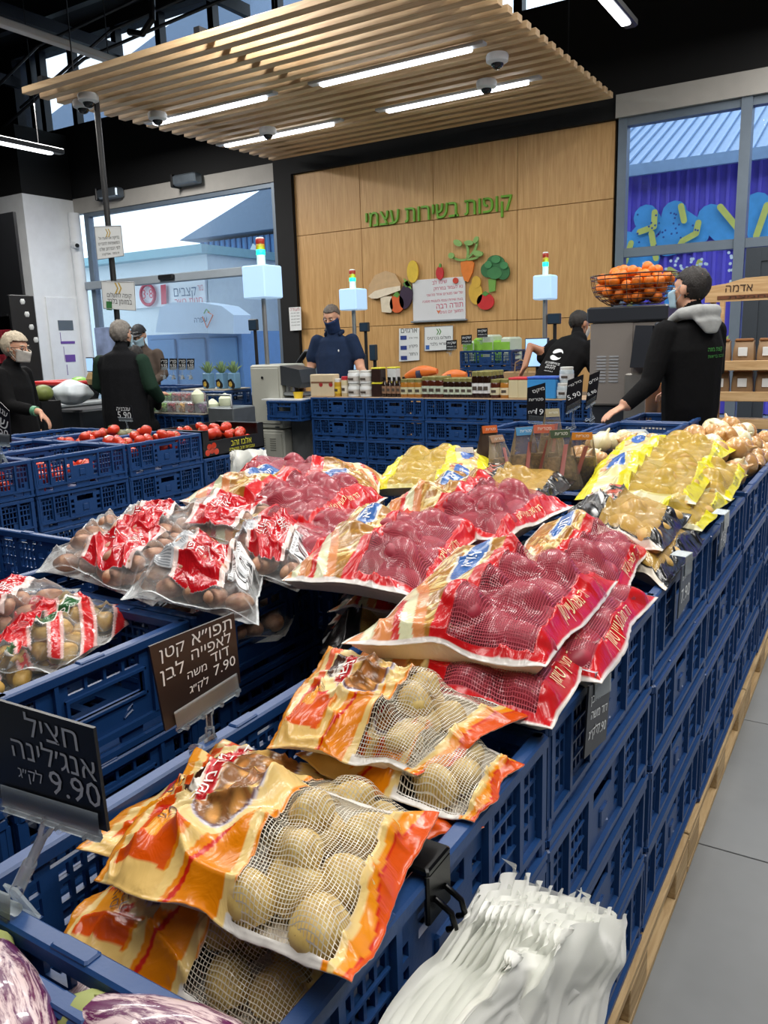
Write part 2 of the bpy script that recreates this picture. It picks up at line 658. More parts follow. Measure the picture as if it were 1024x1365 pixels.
for (x0, x1, y, la) in ((-4.51, -3.03, 6.41, 'linear canopy light, front right, the longest looking of the four'), (-4.48, -2.98, 7.5, 'linear canopy light, back right one nearest the curtain window'),
                        (-6.61, -5.14, 6.4, 'linear canopy light, front left one beside a dome camera'), (-6.69, -5.18, 7.55, 'linear canopy light, back left one above the storefront corner')):
    luminaire('linear_light', la, x0, x1, y, 3.672)
    area_light('canopy_lamp_light', ((x0 + x1) / 2, y, 3.64), (1.4, 0.06), 9, (0.95, 0.98, 1))


def lum_y(label, x, y0, y1, z, lit=True):
    t = thing('linear_light', label, 'lamp', (x, (y0 + y1) / 2, z), PI / 2)
    L = (y1 - y0) / 2
    MB().box(-L - 0.15, L + 0.15, -0.05, 0.05, 0.0, 0.06, bev=0.01).build('housing', M_dark if lit else M_ledhousing, t)
    if lit:
        MB().box(-L, L, -0.035, 0.035, -0.025, 0.0, bev=0.006).build('diffuser', M_led, t)
    for s in (-0.8, 0.8):
        MB().tube([(L * s, 0, 0.06), (L * s, 0, 5.9 - z)], 0.006, 6).build('hanger', M_dark, t)
    return t


lum_y('lit linear lamp hanging from the black ceiling at the left edge', -8.57, 5.0, 6.62, 3.7)
lum_y('lit linear lamp in the dark ceiling right of the canopy', -1.88, 4.6, 6.7, 3.7)
tr = lum_y('unlit grey cable tray lamp with a white box at the upper left', -6.7, 2.8, 6.3, 4.15, False)
MB().box(-0.12, 0.12, -0.1, 0.1, -0.09, -0.0, bev=0.02).build('sensor_box', M_white, tr, False, (-0.15, 0, 0))


def dome(x, y, z, label):
    t = thing('dome_camera', label, 'camera', (x, y, z))
    MB().lathe([(0.0, 0.0), (0.085, 0.0), (0.095, -0.02), (0.09, -0.06), (0.06, -0.075)], 20).build('housing', M_white, t, True)
    MB().ball((0, 0, -0.065), (0.055, 0.055, 0.055), 14, 8).build('dome', mat('smoked_dome', '1d2024', 0.08, var=0), t, 'full')


dome(-6.42, 5.42, 3.7, 'white dome camera at the front left canopy corner, right one of the pair')
dome(-6.62, 5.52, 3.7, 'white dome camera at the front left canopy corner, left one of the pair')
dome(-6.38, 6.22, 3.7, 'white dome camera beside the front left canopy light')
dome(-5.9, 7.35, 3.7, 'white dome camera above the back left canopy light')
dome(-2.95, 6.74, 3.7, 'white dome camera nearest the right end of the canopy')
dome(-3.31, 7.32, 3.7, 'white dome camera on the back right canopy light')

# black pole with two hanging notices
M_paper = mat('paper', 'dfe2e2', 0.6, var=0.02)
M_ink = mat('ink', '3a3c40', 0.6, var=0)
po = thing('sign_pole', 'thin black pole from the canopy corner down behind the tills', 'pole', (-6.41, 5.5, 0))
MB().tube([(0, 0, 0), (0, 0, 3.66)], 0.028, 10).build('shaft', M_dark, po, True)
MB().lathe([(0.12, 0), (0.12, 0.02), (0.03, 0.03)], 16).build('base_plate', M_dark, po, True)


def notice(name, label, q, lines, ink='ink', paper=None, t=0.006, border=True, size_up=0.8, cat='notice'):
    """q: four world corners TL, TR, BR, BL; lines: (u0, u1, v, text, colour, bold)"""
    TL, TR, BR, BL = [Vector(p) for p in q]
    base = thing(name, label, cat, BL)
    o = BL.copy()
    R = [BL - o, BR - o, TR - o, TL - o]
    MB().quadprism(R, t).build('sheet', paper or M_paper, base)
    if border:
        mb = MB()
        n = (R[1] - R[0]).cross(R[3] - R[0]).normalized() * 0.001
        mb.tube([R[0] + n, R[1] + n, R[2] + n, R[3] + n, R[0] + n], 0.004, 4)
        mb.build('edge', mat('notice_edge', '7d8186', 0.5, var=0), base)

    def P(u, v):
        return (R[0] * (1 - u) + R[1] * u) * (1 - v) + (R[3] * (1 - u) + R[2] * u) * v
    by = {}
    for (u0, u1, v, s, c, b) in lines:
        mb = by.setdefault(c, MB())
        line_text(mb, s, P(u0, v), P(u1, v), P(0.5, v + 0.1) - P(0.5, v), b, 0.0015)
    for c, mb in by.items():
        mb.build('lettering', mat('ink_' + c, c, 0.6, var=0) if c != 'ink' else M_ink, base)
    return base


def arrow_mark(o_, R_, U_, w):
    pass


q = [RY(126, 302, 5.46), RY(161, 301, 5.46), RY(165, 341, 5.46), RY(130, 346, 5.46)]
notice('hanging_notice', 'white notice with four printed lines, upper one on the black pole', q,
       [(0.12, 0.9, 0.63, heb('בדיקה או הגעה אל'), 'ink', 0.01), (0.1, 0.9, 0.46, heb('המשפחות לחברים'), 'ink', 0.01), (0.12, 0.9, 0.29, heb('לפי המרחב שלנו'), 'ink', 0.01), (0.2, 0.85, 0.13, heb('או במנוי - ואפליקציה'), 'ink', 0.01), (0.4, 0.6, 0.83, '»', 'c0a24a', 0.01)])
q = [RY(135, 375, 5.46), RY(179, 376, 5.46), RY(181, 414, 5.46), RY(138, 411, 5.46)]
notice('hanging_notice', 'white notice with two printed lines and a green mark, lower one on the pole', q,
       [(0.15, 0.9, 0.5, heb('קופה לתשלום'), 'ink', 0.02), (0.15, 0.9, 0.28, heb('במזומן בלבד'), 'ink', 0.02), (0.4, 0.62, 0.83, '»', 'c0a24a', 0.01), (0.1, 0.28, 0.12, '▪', '3d7a45', 0.05)])
# ================================================================ outside, seen through the windows
M_asph = mat('asphalt', '8d949a', 0.8, var=0.1)
struct(MB().box(-60, 30, 9.35, 90, -0.1, -0.02).build('ground_outside', M_asph))
M_corr = mat('corrugated_violet', '6a5cd8', 0.55, var=0.06)
M_roofblue = mat('roof_blue_grey', '7f9bc0', 0.5, var=0.06)
M_blue = mat('container_blue', '5280b4', 0.5, var=0.05)
M_pale = mat('pale_render', 'dde8ec', 0.7, var=0.04)
bb = thing('painted_building', 'violet corrugated hall with cyan and yellow painted shapes behind the right window', 'building', (-1.0, 15, 0))
MB().box(-3.6, 14, 0, 6, 0, 4.2).build('wall', M_corr, bb)
rb = MB()
for i in range(110):
    x = -3.55 + i * 0.16
    rb.box(x, x + 0.05, -0.04, 0.0, 0, 4.15)
o = rb.build('ribbing', M_corr, bb)
o['kind'] = 'stuff'
rf = MB().add([(-3.9, -0.35, 4.15), (14.3, -0.35, 4.15), (14.3, 5, 6.6), (-3.9, 5, 6.6), (-3.9, -0.35, 4.05), (14.3, -0.35, 4.05), (14.3, 5, 6.5), (-3.9, 5, 6.5)],
              [(0, 1, 2, 3), (7, 6, 5, 4), (0, 4, 5, 1), (1, 5, 6, 2), (2, 6, 7, 3), (3, 7, 4, 0)])
for i in range(90):
    x = -3.9 + i * 0.2
    rf.add([(x, -0.36, 4.16), (x + 0.04, -0.36, 4.16), (x + 0.04, 5, 6.62), (x, 5, 6.62), (x, -0.36, 4.2), (x + 0.04, -0.36, 4.2), (x + 0.04, 5, 6.66), (x, 5, 6.66)],
           [(4, 5, 6, 7), (0, 4, 7, 3), (1, 2, 6, 5), (0, 1, 5, 4)])
rf.build('roof', M_roofblue, bb)
MB().box(-3.95, 14.3, -0.4, -0.3, 4.02, 4.2).build('gutter', M_roofblue, bb)


def strokes(mb, polys, w, Y, yo):
    cnt = 0
    for pl in polys:
        pts = [RY(px, py, Y) for px, py in pl]
        for i in range(len(pts)):
            if i + 1 < len(pts):
                a, b = pts[i], pts[i + 1]
                d = (b - a).normalized()
                n = Vector((-d.z, 0, d.x)) * w / 2
                cnt += 1
                dd = Vector((0, -0.0015 * (cnt * 0.6 + 1), 0))
                mb.add([a + n + dd, b + n + dd, b - n + dd, a - n + dd], [(3, 2, 1, 0)])
            n_ = 12
            cnt += 1
            mb.add([pts[i] + Vector((math.cos(2 * PI * k / n_) * w / 2, -0.0015 * (cnt * 0.6 + 1), math.sin(2 * PI * k / n_) * w / 2)) for k in range(n_)], [tuple(range(n_))])
    for k, v in enumerate(mb.v):
        mb.v[k] = (v[0] + 1.0, v[1] - 15 + yo, v[2])
    return mb


M_cyan = mat('mural_cyan', '4fa4e6', 0.6, var=0.08)
M_yel = mat('mural_yellow', 'cfd06a', 0.6, var=0.06)
cy = [[(862, 290), (868, 300)], [(900, 285), (898, 318)], [(905, 295), (930, 312)], [(948, 290), (975, 315)], [(858, 315), (865, 345)], [(890, 325), (925, 318)],
      [(1010, 275), (1018, 320)], [(835, 325), (838, 348)], [(905, 390), (900, 440)], [(890, 470), (930, 480)], [(1030, 290), (1035, 330)], [(845, 420), (850, 470)]]
yl = [[(875, 284), (874, 303), (855, 310)], [(910, 276), (914, 295)], [(933, 298), (930, 312), (912, 322), (905, 335)], [(962, 277), (985, 305)], [(871, 312), (877, 345)],
      [(844, 325), (836, 350)], [(1024, 275), (1010, 315)], [(895, 360), (908, 368), (930, 365), (935, 350)], [(915, 400), (925, 430), (905, 450)], [(845, 400), (838, 420)], [(960, 470), (975, 450)]]
M_yel_mb = strokes(MB(), yl, 0.10, 15, -0.11)
M_yel_mb.build('mural_yellow_shape', M_yel, bb)
strokes(MB(), cy, 0.42, 15, -0.05).build('mural_cyan_shape', M_cyan, bb)
random.seed(3)
dots = [[(random.uniform(890, 945), random.uniform(345, 362))] for _ in range(22)] + [[(random.uniform(972, 980), random.uniform(335, 380))] for _ in range(12)] + [[(random.uniform(856, 870), random.uniform(350, 362))] for _ in range(6)]
strokes(MB(), dots, 0.05, 15, -0.16).build('mural_white_dots', mat('mural_white', 'dfe8f0', 0.6, var=0), bb)
dots = [[(random.uniform(852, 935), random.uniform(285, 330))] for _ in range(30)]
strokes(MB(), dots, 0.035, 15, -0.16).build('mural_dark_dots', mat('mural_dkblue', '2a4f9c', 0.6, var=0), bb)

eo = MB()
eo.add([(-17.5, 12, 5.6), (-6.5, 12, 5.6), (-6.5, 20, 11.6), (-17.5, 20, 11.6), (-17.5, 12, 5.75), (-6.5, 12, 5.75), (-6.5, 20, 11.75), (-17.5, 20, 11.75)],
       [(0, 3, 2, 1), (4, 5, 6, 7), (0, 1, 5, 4), (1, 2, 6, 5), (2, 3, 7, 6), (3, 0, 4, 7)])
for i in range(27):
    x = -17.4 + i * 0.4
    z0 = 5.6
    eo.add([(x, 12, z0 - 0.1), (x + 0.1, 12, z0 - 0.1), (x + 0.1, 20, z0 + 5.9), (x, 20, z0 + 5.9), (x, 12, z0 + 0.02), (x + 0.1, 12, z0 + 0.02), (x + 0.1, 20, z0 + 6.02), (x, 20, z0 + 6.02)],
           [(0, 3, 2, 1), (0, 1, 5, 4), (1, 2, 6, 5), (3, 0, 4, 7)])
struct(eo.build('outside_canopy_roof', mat('eave_blue', '3c5878', 0.6, var=0.1)))

# left: gabled hall, low white building with sign, kiosk
gb = thing('gabled_hall', 'blue corrugated hall with a grey gable roof beyond the storefront', 'building', (-17, 22, 0))
a, b, c_ = RY(250, 322, 22), RY(372, 247, 22), RY(400, 308, 22)
oo = Vector((-17, 22, 0))
MB().box(a.x + 17 + 0.6, 3.5, 0, 8, 0, a.z - 0.1).build('wall', mat('hall_blue', '5c93cc', 0.6, var=0.05), gb)
rr = MB()
zt = b.z
rr.add([(a.x + 17, -0.4, a.z), (b.x + 17, -0.4, zt), (5, -0.4, zt), (5, -0.4, a.z), (a.x + 17, 8, a.z), (b.x + 17, 8, zt), (5, 8, zt), (5, 8, a.z)],
       [(0, 1, 2, 3), (7, 6, 5, 4), (0, 4, 5, 1), (1, 5, 6, 2), (2, 6, 7, 3), (3, 7, 4, 0)][::-1])
rr.build('roof', mat('hall_roof', '66788f', 0.6, var=0.05), gb)
rb = MB()
for i in range(40):
    x = a.x + 17 + 0.7 + i * 0.25
    rb.box(x, x + 0.08, -0.06, 0.0, 0, a.z - 0.1)
rb.build('ribbing', mat('hall_blue_dark', '40699a', 0.6, var=0.05), gb)['kind'] = 'stuff'
mu = MB()
random.seed(11)
for i in range(16):
    p = RY(random.uniform(330, 385), random.uniform(335, 470), 21.85)
    x, z = p.x + 17, p.z
    s = random.uniform(0.18, 0.45)
    mu.use([mat('mural_a', 'a9cfe6', 0.6, var=0), mat('mural_b', '3b78b8', 0.6, var=0), mat('mural_c', 'd7e6ea', 0.6, var=0)][i % 3])
    an = random.uniform(0, 3)
    mu.add([(x + s * math.cos(an + k * PI / 2), -0.1 - 0.003 * i, z + s * math.sin(an + k * PI / 2)) for k in range(4)], [(0, 1, 2, 3)])
mu.build('mural_patch', None, gb)

wbld = thing('white_building', 'low white shop building with red and navy sign seen through the storefront', 'building', (-20, 18, 0))
o = Vector((-20, 18, 0))
p = RY(128, 362, 18); q_ = RY(275, 333, 18)
MB().box(p.x + 20 - 8, q_.x + 20, 0, 3.4, 0, q_.z - 0.1).build('wall', M_pale, wbld)
MB().box(p.x + 20 - 8.2, q_.x + 20.2, -0.4, 3.5, q_.z - 0.12, q_.z + 0.12).build('roof', mat('teal_roof', '86b3bf', 0.5, var=0.05), wbld)
s0, s1, s2, s3 = [RY(x, y, 17.9) - o for x, y in ((176, 412), (274, 404), (273, 372), (176, 380))]
MB().quadprism([s0, s1, s2, s3], 0.08).build('sign_board', mat('sign_white', 'e6ecef', 0.5, var=0), wbld)
mb = MB()
line_text(mb, heb('קצבים'), RY(232, 390, 17.8) - o, RY(262, 388, 17.8) - o, (0, 0, 1), 0.04, 0.01, 1.1)
mb.build('sign_lettering', mat('navy_ink', '35506e', 0.5, var=0), wbld)
mb = MB()
c0 = RY(197, 393, 17.8) - o
mb.tube([(c0.x + 0.3 * math.cos(t * PI / 12), c0.y, c0.z + 0.3 * math.sin(t * PI / 12)) for t in range(25)], 0.05, 6)
line_text(mb, '3·8', RY(190, 393, 17.75) - o, RY(204, 392, 17.75) - o, (0, 0, 1), 0.04)
line_text(mb, heb('בשר'), RY(264, 384, 17.75) - o, RY(271, 383, 17.75) - o, (0, 0, 1), 0.06, 0.01, 2.2)
line_text(mb, heb('חנות בשר'), RY(233, 403, 17.75) - o, RY(270, 400, 17.75) - o, (0, 0, 1), 0.05)
pq = [RY(x, y, 17.8) - o for x, y in ((215, 406), (222, 405), (221, 379), (214, 380))]
mb.add(pq, [(0, 1, 2, 3)])
mb.build('sign_red_mark', mat('sign_red', 'c23a4a', 0.5, var=0), wbld)

kk = thing('blue_kiosk', 'blue kiosk with a white arched awning outside the storefront', 'kiosk', (-13, 12.5, 0))
o = Vector((-13, 12.5, 0))
k0, k1 = RY(196, 447, 12.5) - o, RY(322, 447, 12.5) - o
MB().box(k0.x, k1.x, 0, 2.4, 0, k0.z).build('body', M_blue, kk)
for i in range(3):
    x = k0.x + (k1.x - k0.x) * (0.04 + 0.32 * i)
    MB().box(x, x + (k1.x - k0.x) * 0.28, -0.05, 0, 0.1, k0.z - 0.1, bev=0.02).build('door', mat('kiosk_door', '4f7fb0', 0.5, var=0.04), kk)
aw = [(212, 443), (316, 445), (316, 420), (300, 408), (270, 403), (235, 403), (218, 410)]
pts = [RY(x, y, 12.1) - o for x, y in aw]
MB().prism([(p.x, p.z) for p in pts], 0.5, Matrix.Translation((0, -0.5, 0))).build('awning', mat('awning_white', 'c6d8ea', 0.6, var=0.02), kk)
mb = MB()
line_text(mb, heb('עפרה'), RY(259, 427, 11.95) - o, RY(276, 426, 11.95) - o, (0, 0, 1), 0.02)
mb.build('lettering', mat('navy_ink', '35506e'), kk)
mb = MB()
mb.tube([RY(x, y, 11.93) - o for x, y in ((270, 422), (276, 437), (284, 420), (277, 416))], 0.012, 6)
mb.build('emblem', mat('orange_ink', 'd9784a', 0.5, var=0), kk)
MB().tube([RY(x, y, 11.93) - o for x, y in ((272, 418), (275, 412), (279, 416))], 0.012, 6).build('leaf_mark', mat('green_ink', '74a85c', 0.5, var=0), kk)
random.seed(5)


def shrub(name, label, c, r, n=260, m=None):
    t = thing(name, label, 'bush', c)
    mb = MB()
    for i in range(n):
        d = Vector((random.gauss(0, 1), random.gauss(0, 1), random.gauss(0, 1))).normalized() * random.uniform(0.5, 1)
        p = Vector((d.x * r[0], d.y * r[1], r[2] + d.z * r[2]))
        a = Vector((random.gauss(0, 1), random.gauss(0, 1), random.gauss(0, 1))).normalized() * 0.09
        b = a.cross(Vector((random.gauss(0, 1), random.gauss(0, 1), random.gauss(0, 1)))).normalized() * 0.04
        mb.add([p - a, p + b, p + a, p - b], [(0, 1, 2, 3)])
    o = mb.build('foliage', m, t)
    o['kind'] = 'stuff'
    MB().tube([(0, 0, 0), (0, 0, r[2])], 0.04, 6).build('stem', mat('bark', '5a4a3a'), t)


shrub('shrub', 'green shrub outside the storefront beside the black column', (-8.5, 11.2, 0), (0.9, 0.5, 0.55), 400, mat('leaf_green', '5d8a6a', 0.6, var=0.2))
# ================================================================ blue folding crates
M_crate = mat('crate_blue', '1b4074', 0.38, var=0.10, scale=5, bump=0.04, bscale=120)
CH = 0.19     # height of a tier


def lattice(mb, x0, x1, z0, z1, holes, t, T):
    xs = sorted(set([x0, x1] + [round(h[0], 4) for h in holes] + [round(h[1], 4) for h in holes]))
    zs = sorted(set([z0, z1] + [round(h[2], 4) for h in holes] + [round(h[3], 4) for h in holes]))
    nx, nz = len(xs) - 1, len(zs) - 1
    solid = [[True] * nz for _ in range(nx)]
    for i in range(nx):
        xc = (xs[i] + xs[i + 1]) / 2
        for k in range(nz):
            zc = (zs[k] + zs[k + 1]) / 2
            for h in holes:
                if h[0] < xc < h[1] and h[2] < zc < h[3]:
                    solid[i][k] = False
                    break
    n1 = nz + 1
    vs = [(x, 0, z) for x in xs for z in zs] + [(x, t, z) for x in xs for z in zs]
    N = (nx + 1) * n1
    fs = []
    for i in range(nx):
        for k in range(nz):
            if not solid[i][k]:
                continue
            a, b, c, d = i * n1 + k, (i + 1) * n1 + k, (i + 1) * n1 + k + 1, i * n1 + k + 1
            fs += [(a, b, c, d), (d + N, c + N, b + N, a + N)]
            if i == 0 or not solid[i - 1][k]:
                fs.append((a, d, d + N, a + N))
            if i == nx - 1 or not solid[i + 1][k]:
                fs.append((b, b + N, c + N, c))
            if k == 0 or not solid[i][k - 1]:
                fs.append((a, a + N, b + N, b))
            if k == nz - 1 or not solid[i][k + 1]:
                fs.append((d, c, c + N, d + N))
    mb.add(vs, fs, T)


def long_side(L):
    mb = MB()
    h = L / 2
    holes = [(-0.052, 0.052, 0.118, 0.146)]
    for s in (-1, 1):
        for gi, (gx, n) in enumerate(((0.115, 4), (0.205, 4))):
            for c in range(n):
                a = gx + c * 0.019 + (0.004 if gi else 0)
                for (z0, z1) in ((0.052, 0.072), (0.078, 0.100), (0.106, 0.128), (0.134, 0.150)):
                    if (c + gi) % 4 == 3 and z0 < 0.06:
                        continue
                    if c == 0 and 0.07 < z0 < 0.1:
                        z1 = 0.100
                        z0 = 0.072
                    holes.append((s * a, s * (a + 0.014)) if s > 0 else (s * (a + 0.014), s * a))
                    holes[-1] = holes[-1] + (z0, z1)
    for x in (-0.24, -0.1, 0.04, 0.18):
        holes.append((x, x + 0.055, 0.011, 0.029))
    for x in (-0.27, -0.2, -0.13, 0.075, 0.145, 0.215):
        holes.append((x, x + 0.05, 0.154, 0.164))
    for s in (-1, 1):
        for z in (0.075, 0.103, 0.131):
            a, b = sorted((s * 0.072, s * 0.096))
            holes.append((a, b, z - 0.018, z))
    lattice(mb, -h + 0.012, h - 0.012, 0.004, 0.182, holes, 0.006, Matrix.Translation((0, 0.010, 0)))
    # rim, ledge, ribs
    mb.box(-h + 0.004, h - 0.004, 0.0, 0.022, 0.166, 0.186, bev=0.003)
    mb.box(-h + 0.004, h - 0.004, 0.002, 0.018, 0.032, 0.042)
    mb.box(-h + 0.004, h - 0.004, 0.0, 0.020, 0.0, 0.010)
    for x in (-h + 0.012, -0.202, -0.108, 0.098, 0.192, h - 0.024):
        mb.box(x, x + 0.010, 0.001, 0.012, 0.040, 0.168)
    for x in (-0.15, 0.12):
        mb.box(x, x + 0.045, 0.002, 0.02, 0.183, 0.189, bev=0.002)
    # moulded oval emblem under the grip
    mb.box(-0.02, 0.02, 0.006, 0.012, 0.062, 0.098, bev=0.004)
    for (z) in (0.075, 0.103, 0.131):
        for s in (-1, 1):
            a, b = sorted((s * 0.112, s * 0.195))
            mb.box(a, b, 0.006, 0.011, z, z + 0.003)
    return mb


def short_side(L):
    mb = MB()
    h = L / 2
    holes = [(-0.078, 0.078, 0.088, 0.128)]
    for c in range(4):
        holes.append((-0.075 + c * 0.039, -0.042 + c * 0.039, 0.140, 0.158))
    for s in (-1, 1):
        for c in range(3):
            a = 0.110 + c * 0.024
            for (z0, z1) in ((0.050, 0.084), (0.090, 0.122), (0.128, 0.156)):
                if c == 0 and z0 > 0.1:
                    continue
                x = sorted((s * a, s * (a + (0.008 if c == 0 else 0.018))))
                holes.append((x[0], x[1], z0, z1))
    for x in (-0.13, -0.03, 0.07):
        holes.append((x, x + 0.05, 0.012, 0.026))
    lattice(mb, -h + 0.012, h - 0.012, 0.004, 0.182, holes, 0.006, Matrix.Translation((0, 0.010, 0)))
    mb.box(-h + 0.004, h - 0.004, 0.0, 0.022, 0.166, 0.186, bev=0.003)
    mb.box(-h + 0.004, h - 0.004, 0.002, 0.018, 0.030, 0.042)
    mb.box(-h + 0.004, h - 0.004, 0.0, 0.020, 0.0, 0.010)
    # raised lip round the grip
    for (x0, x1, z0, z1) in ((-0.084, 0.084, 0.128, 0.133), (-0.084, 0.084, 0.083, 0.088), (-0.084, -0.078, 0.083, 0.133), (0.078, 0.084, 0.083, 0.133)):
        mb.box(x0, x1, 0.004, 0.022, z0, z1)
    for x in (-0.198, -0.104, 0.096, 0.19):
        mb.box(x, x + 0.008, 0.002, 0.012, 0.040, 0.168)
    mb.box(-0.05, 0.0, 0.002, 0.02, 0.183, 0.189, bev=0.002)
    # moulded leaf emblem
    mb.tube([(0.03, 0.009, 0.055), (0.05, 0.009, 0.063), (0.05, 0.009, 0.074), (0.038, 0.009, 0.066), (0.03, 0.009, 0.055)], 0.002, 4)
    return mb


LSM = {}


def crate_meshes(L, W):
    k = (round(L, 3), round(W, 3))
    if k not in LSM:
        ba = MB()
        holes = []
        n = 9
        for i in range(n):
            for j in range(5):
                x = -L / 2 + 0.05 + i * (L - 0.1) / n
                y = -W / 2 + 0.05 + j * (W - 0.1) / 5
                holes.append((x, x + (L - 0.1) / n - 0.02, y, y + (W - 0.1) / 5 - 0.02))
        lattice(ba, -L / 2 + 0.012, L / 2 - 0.012, -W / 2 + 0.012, W / 2 - 0.012, holes, 0.006,
                Matrix(((1, 0, 0, 0), (0, 0, 1, 0), (0, -1, 0, 0.012), (0, 0, 0, 1))))
        cn_ = MB()
        cn_.box(-0.009, 0.009, -0.009, 0.009, 0.0, 0.170, bev=0.003)
        LSM[k] = (ba.mesh('base', M_crate), cn_.mesh('corner_post', M_crate), long_side(L).mesh('long_side', M_crate), short_side(W).mesh('short_side', M_crate))
    return LSM[k]


def crate(x0, x1, y0, y1, z1, label, group=None, name='plastic_crate'):
    """crate whose footprint is x0..x1, y0..y1 and whose rim is at z1; the longer side carries the long panel"""
    lx, ly = x1 - x0, y1 - y0
    L, W = max(lx, ly), min(lx, ly)
    ba, cnr, ls, ss = crate_meshes(L, W)
    t = thing(name, label, 'crate', ((x0 + x1) / 2, (y0 + y1) / 2, z1 - CH), 0 if lx >= ly else PI / 2, group)
    link('base', ba, t)
    for sx in (-1, 1):
        for sy in (-1, 1):
            link('corner_post', cnr, t, (sx * (L / 2 - 0.012), sy * (W / 2 - 0.012), 0))
    for k in (0, 1):
        a = link('long_side', ls, t)
        a.matrix_basis = Matrix.Rotation(k * PI, 4, 'Z') @ Matrix.Translation((0, -W / 2, 0))
        a = link('short_side', ss, t)
        a.matrix_basis = Matrix.Rotation(PI / 2 + k * PI, 4, 'Z') @ Matrix.Translation((0, -L / 2, 0))
    return t


ORD = ['first', 'second', 'third', 'fourth', 'fifth', 'sixth', 'seventh', 'eighth']
TIER = ['top crate', 'second crate down', 'third crate down', 'bottom crate']


def stack(x0, x1, y0, y1, ztop, n, where, dz=CH, jitter=0.004):
    r = []
    for k in range(n):
        j = random.uniform(-jitter, jitter)
        j2 = random.uniform(-jitter, jitter)
        r.append(crate(x0 + j2, x1 + j2, y0 + j, y1 + j, ztop - k * dz, 'blue lattice %s in %s' % (TIER[min(k, 3)] if k < n - 1 or n == 1 else 'bottom crate', where)))
    return r


random.seed(21)
ZT = 0.887
ycut = [0.36, 0.955, 1.55, 2.145, 2.74, 3.335, 3.93]
names = ['the nearest stack along the aisle', 'the second stack along the aisle', 'the third stack along the aisle', 'the fourth stack along the aisle', 'the fifth stack along the aisle', 'the sixth and farthest aisle stack']
for i in range(6):
    stack(-0.745, -0.342, ycut[i] + 0.004, ycut[i + 1] - 0.004, ZT + (0, 0.004, 0.012, 0.0, 0.012, 0.008)[i], 4, names[i])
for i in range(2, 6):
    stack(-1.155, -0.752, ycut[i] - 0.1, ycut[i + 1] - 0.108, ZT - 0.01, 2, 'inner stack %s behind the aisle row under the bags' % ORD[i - 2])
for i in range(2, 5):
    stack(-1.565, -1.162, ycut[i] - 0.1, ycut[i + 1] - 0.108, ZT - 0.01, 2, 'hidden left stack %s under the far bags' % ORD[i - 2])
# eggplant crate in front
stack(-0.95, -0.345, -0.06, 0.345, ZT - 0.005, 4, 'the aubergine stack at the very front')
# left stacks with the bagged small potatoes
ZL = 0.90
stack(-1.685, -1.085, 0.637, 1.035, ZL, 4, 'the front left stack with red print bags')
stack(-1.685, -1.085, 1.041, 1.440, ZL, 4, 'the second left stack behind the brown price board')
stack(-1.685, -1.085, 0.235, 0.631, ZL, 4, 'the leftmost foreground stack')
stack(-2.30, -1.70, 1.041, 1.440, ZL - 0.02, 4, 'the far side stack beyond the brown potato bags')
# tomato stacks
ty = [1.26, 1.86, 2.45, 3.05, 3.64, 4.24]
nm = ['first and leftmost', 'second', 'third', 'fourth', 'fifth and rightmost']
for i in range(5):
    for c in range(3 if i < 4 else 2):
        xx = -3.58 - c * 0.415
        stack(xx - 0.405, xx, ty[i] + 0.004, ty[i + 1] - 0.004, 0.887 if i < 4 else 0.72, 4 if c == 0 else 2,
              'the %s tomato stack%s' % (nm[i], ('', ', middle row', ', rear row')[c]))
# jar row
jx = [-4.50, -3.90, -3.30, -2.70, -2.10, -1.55]
for i in range(5):
    stack(jx[i] + 0.003, jx[i + 1] - 0.003, 6.0, 6.40, 0.925, 4, 'the jar display, %s stack from the left' % ORD[i])
    for k in range(3):
        pass
t_ = stack(-4.92, -4.53, 5.88, 6.40, 0.90, 1, 'the single crate beside the self checkout')

# grey crates with wrapped goods in front of the boy
stack(-1.25, -0.87, 3.95, 4.50, 0.93, 3, 'the wrapped mushroom stack, nearest')
stack(-1.25, -0.87, 4.55, 5.05, 0.93, 3, 'the wrapped mushroom stack, farther')
stack(-1.80, -1.27, 3.95, 4.38, 0.93, 3, 'the pouch stack left of the wrapped mushrooms')

# wooden pallets under the aisle row
def pallet(y0, y1, x0, x1, label):
    t = thing('wooden_pallet', label, 'pallet', (x0, y0, 0))
    L = y1 - y0
    W = x1 - x0
    for x in (0.0, (W - 0.1) / 2, W - 0.1):
        MB().box(x, x + 0.1, 0, L, 0, 0.022, bev=0.003).build('bottom_board', M_pallet, t)
    for x in (0.0, (W - 0.1) / 2, W - 0.1):
        for y in (0.0, L / 2 - 0.07, L - 0.14):
            MB().box(x, x + 0.1, y, y + 0.14, 0.022, 0.10, bev=0.002).build('block', M_pallet, t)
    for i in range(5):
        x = i * (W - 0.1) / 4
        MB().box(x, x + 0.1, 0, L, 0.10, 0.122, bev=0.003).build('top_board', M_pallet, t)
    return t


for i, w in enumerate(('nearest wooden pallet under the aisle stacks', 'second wooden pallet along the aisle', 'third wooden pallet along the aisle', 'farthest wooden pallet under the aisle stacks')):
    pallet(0.0 + i * 1.0, 0.99 + i * 1.0, -1.135, -0.335, w)

# ================================================================ price boards
M_board = mat('chalk_board', '14151a', 0.35, var=0.08)
M_boardb = mat('brown_board', '2a211f', 0.35, var=0.08)
M_boardg = mat('grey_board', '3d4652', 0.35, var=0.08)
M_chalk = mat('chalk_white', 'e2e6e8', 0.6, var=0)
M_clear = thin_mat('clear_plastic', 'cfd8de', 0.03, 0.08, 1.0)


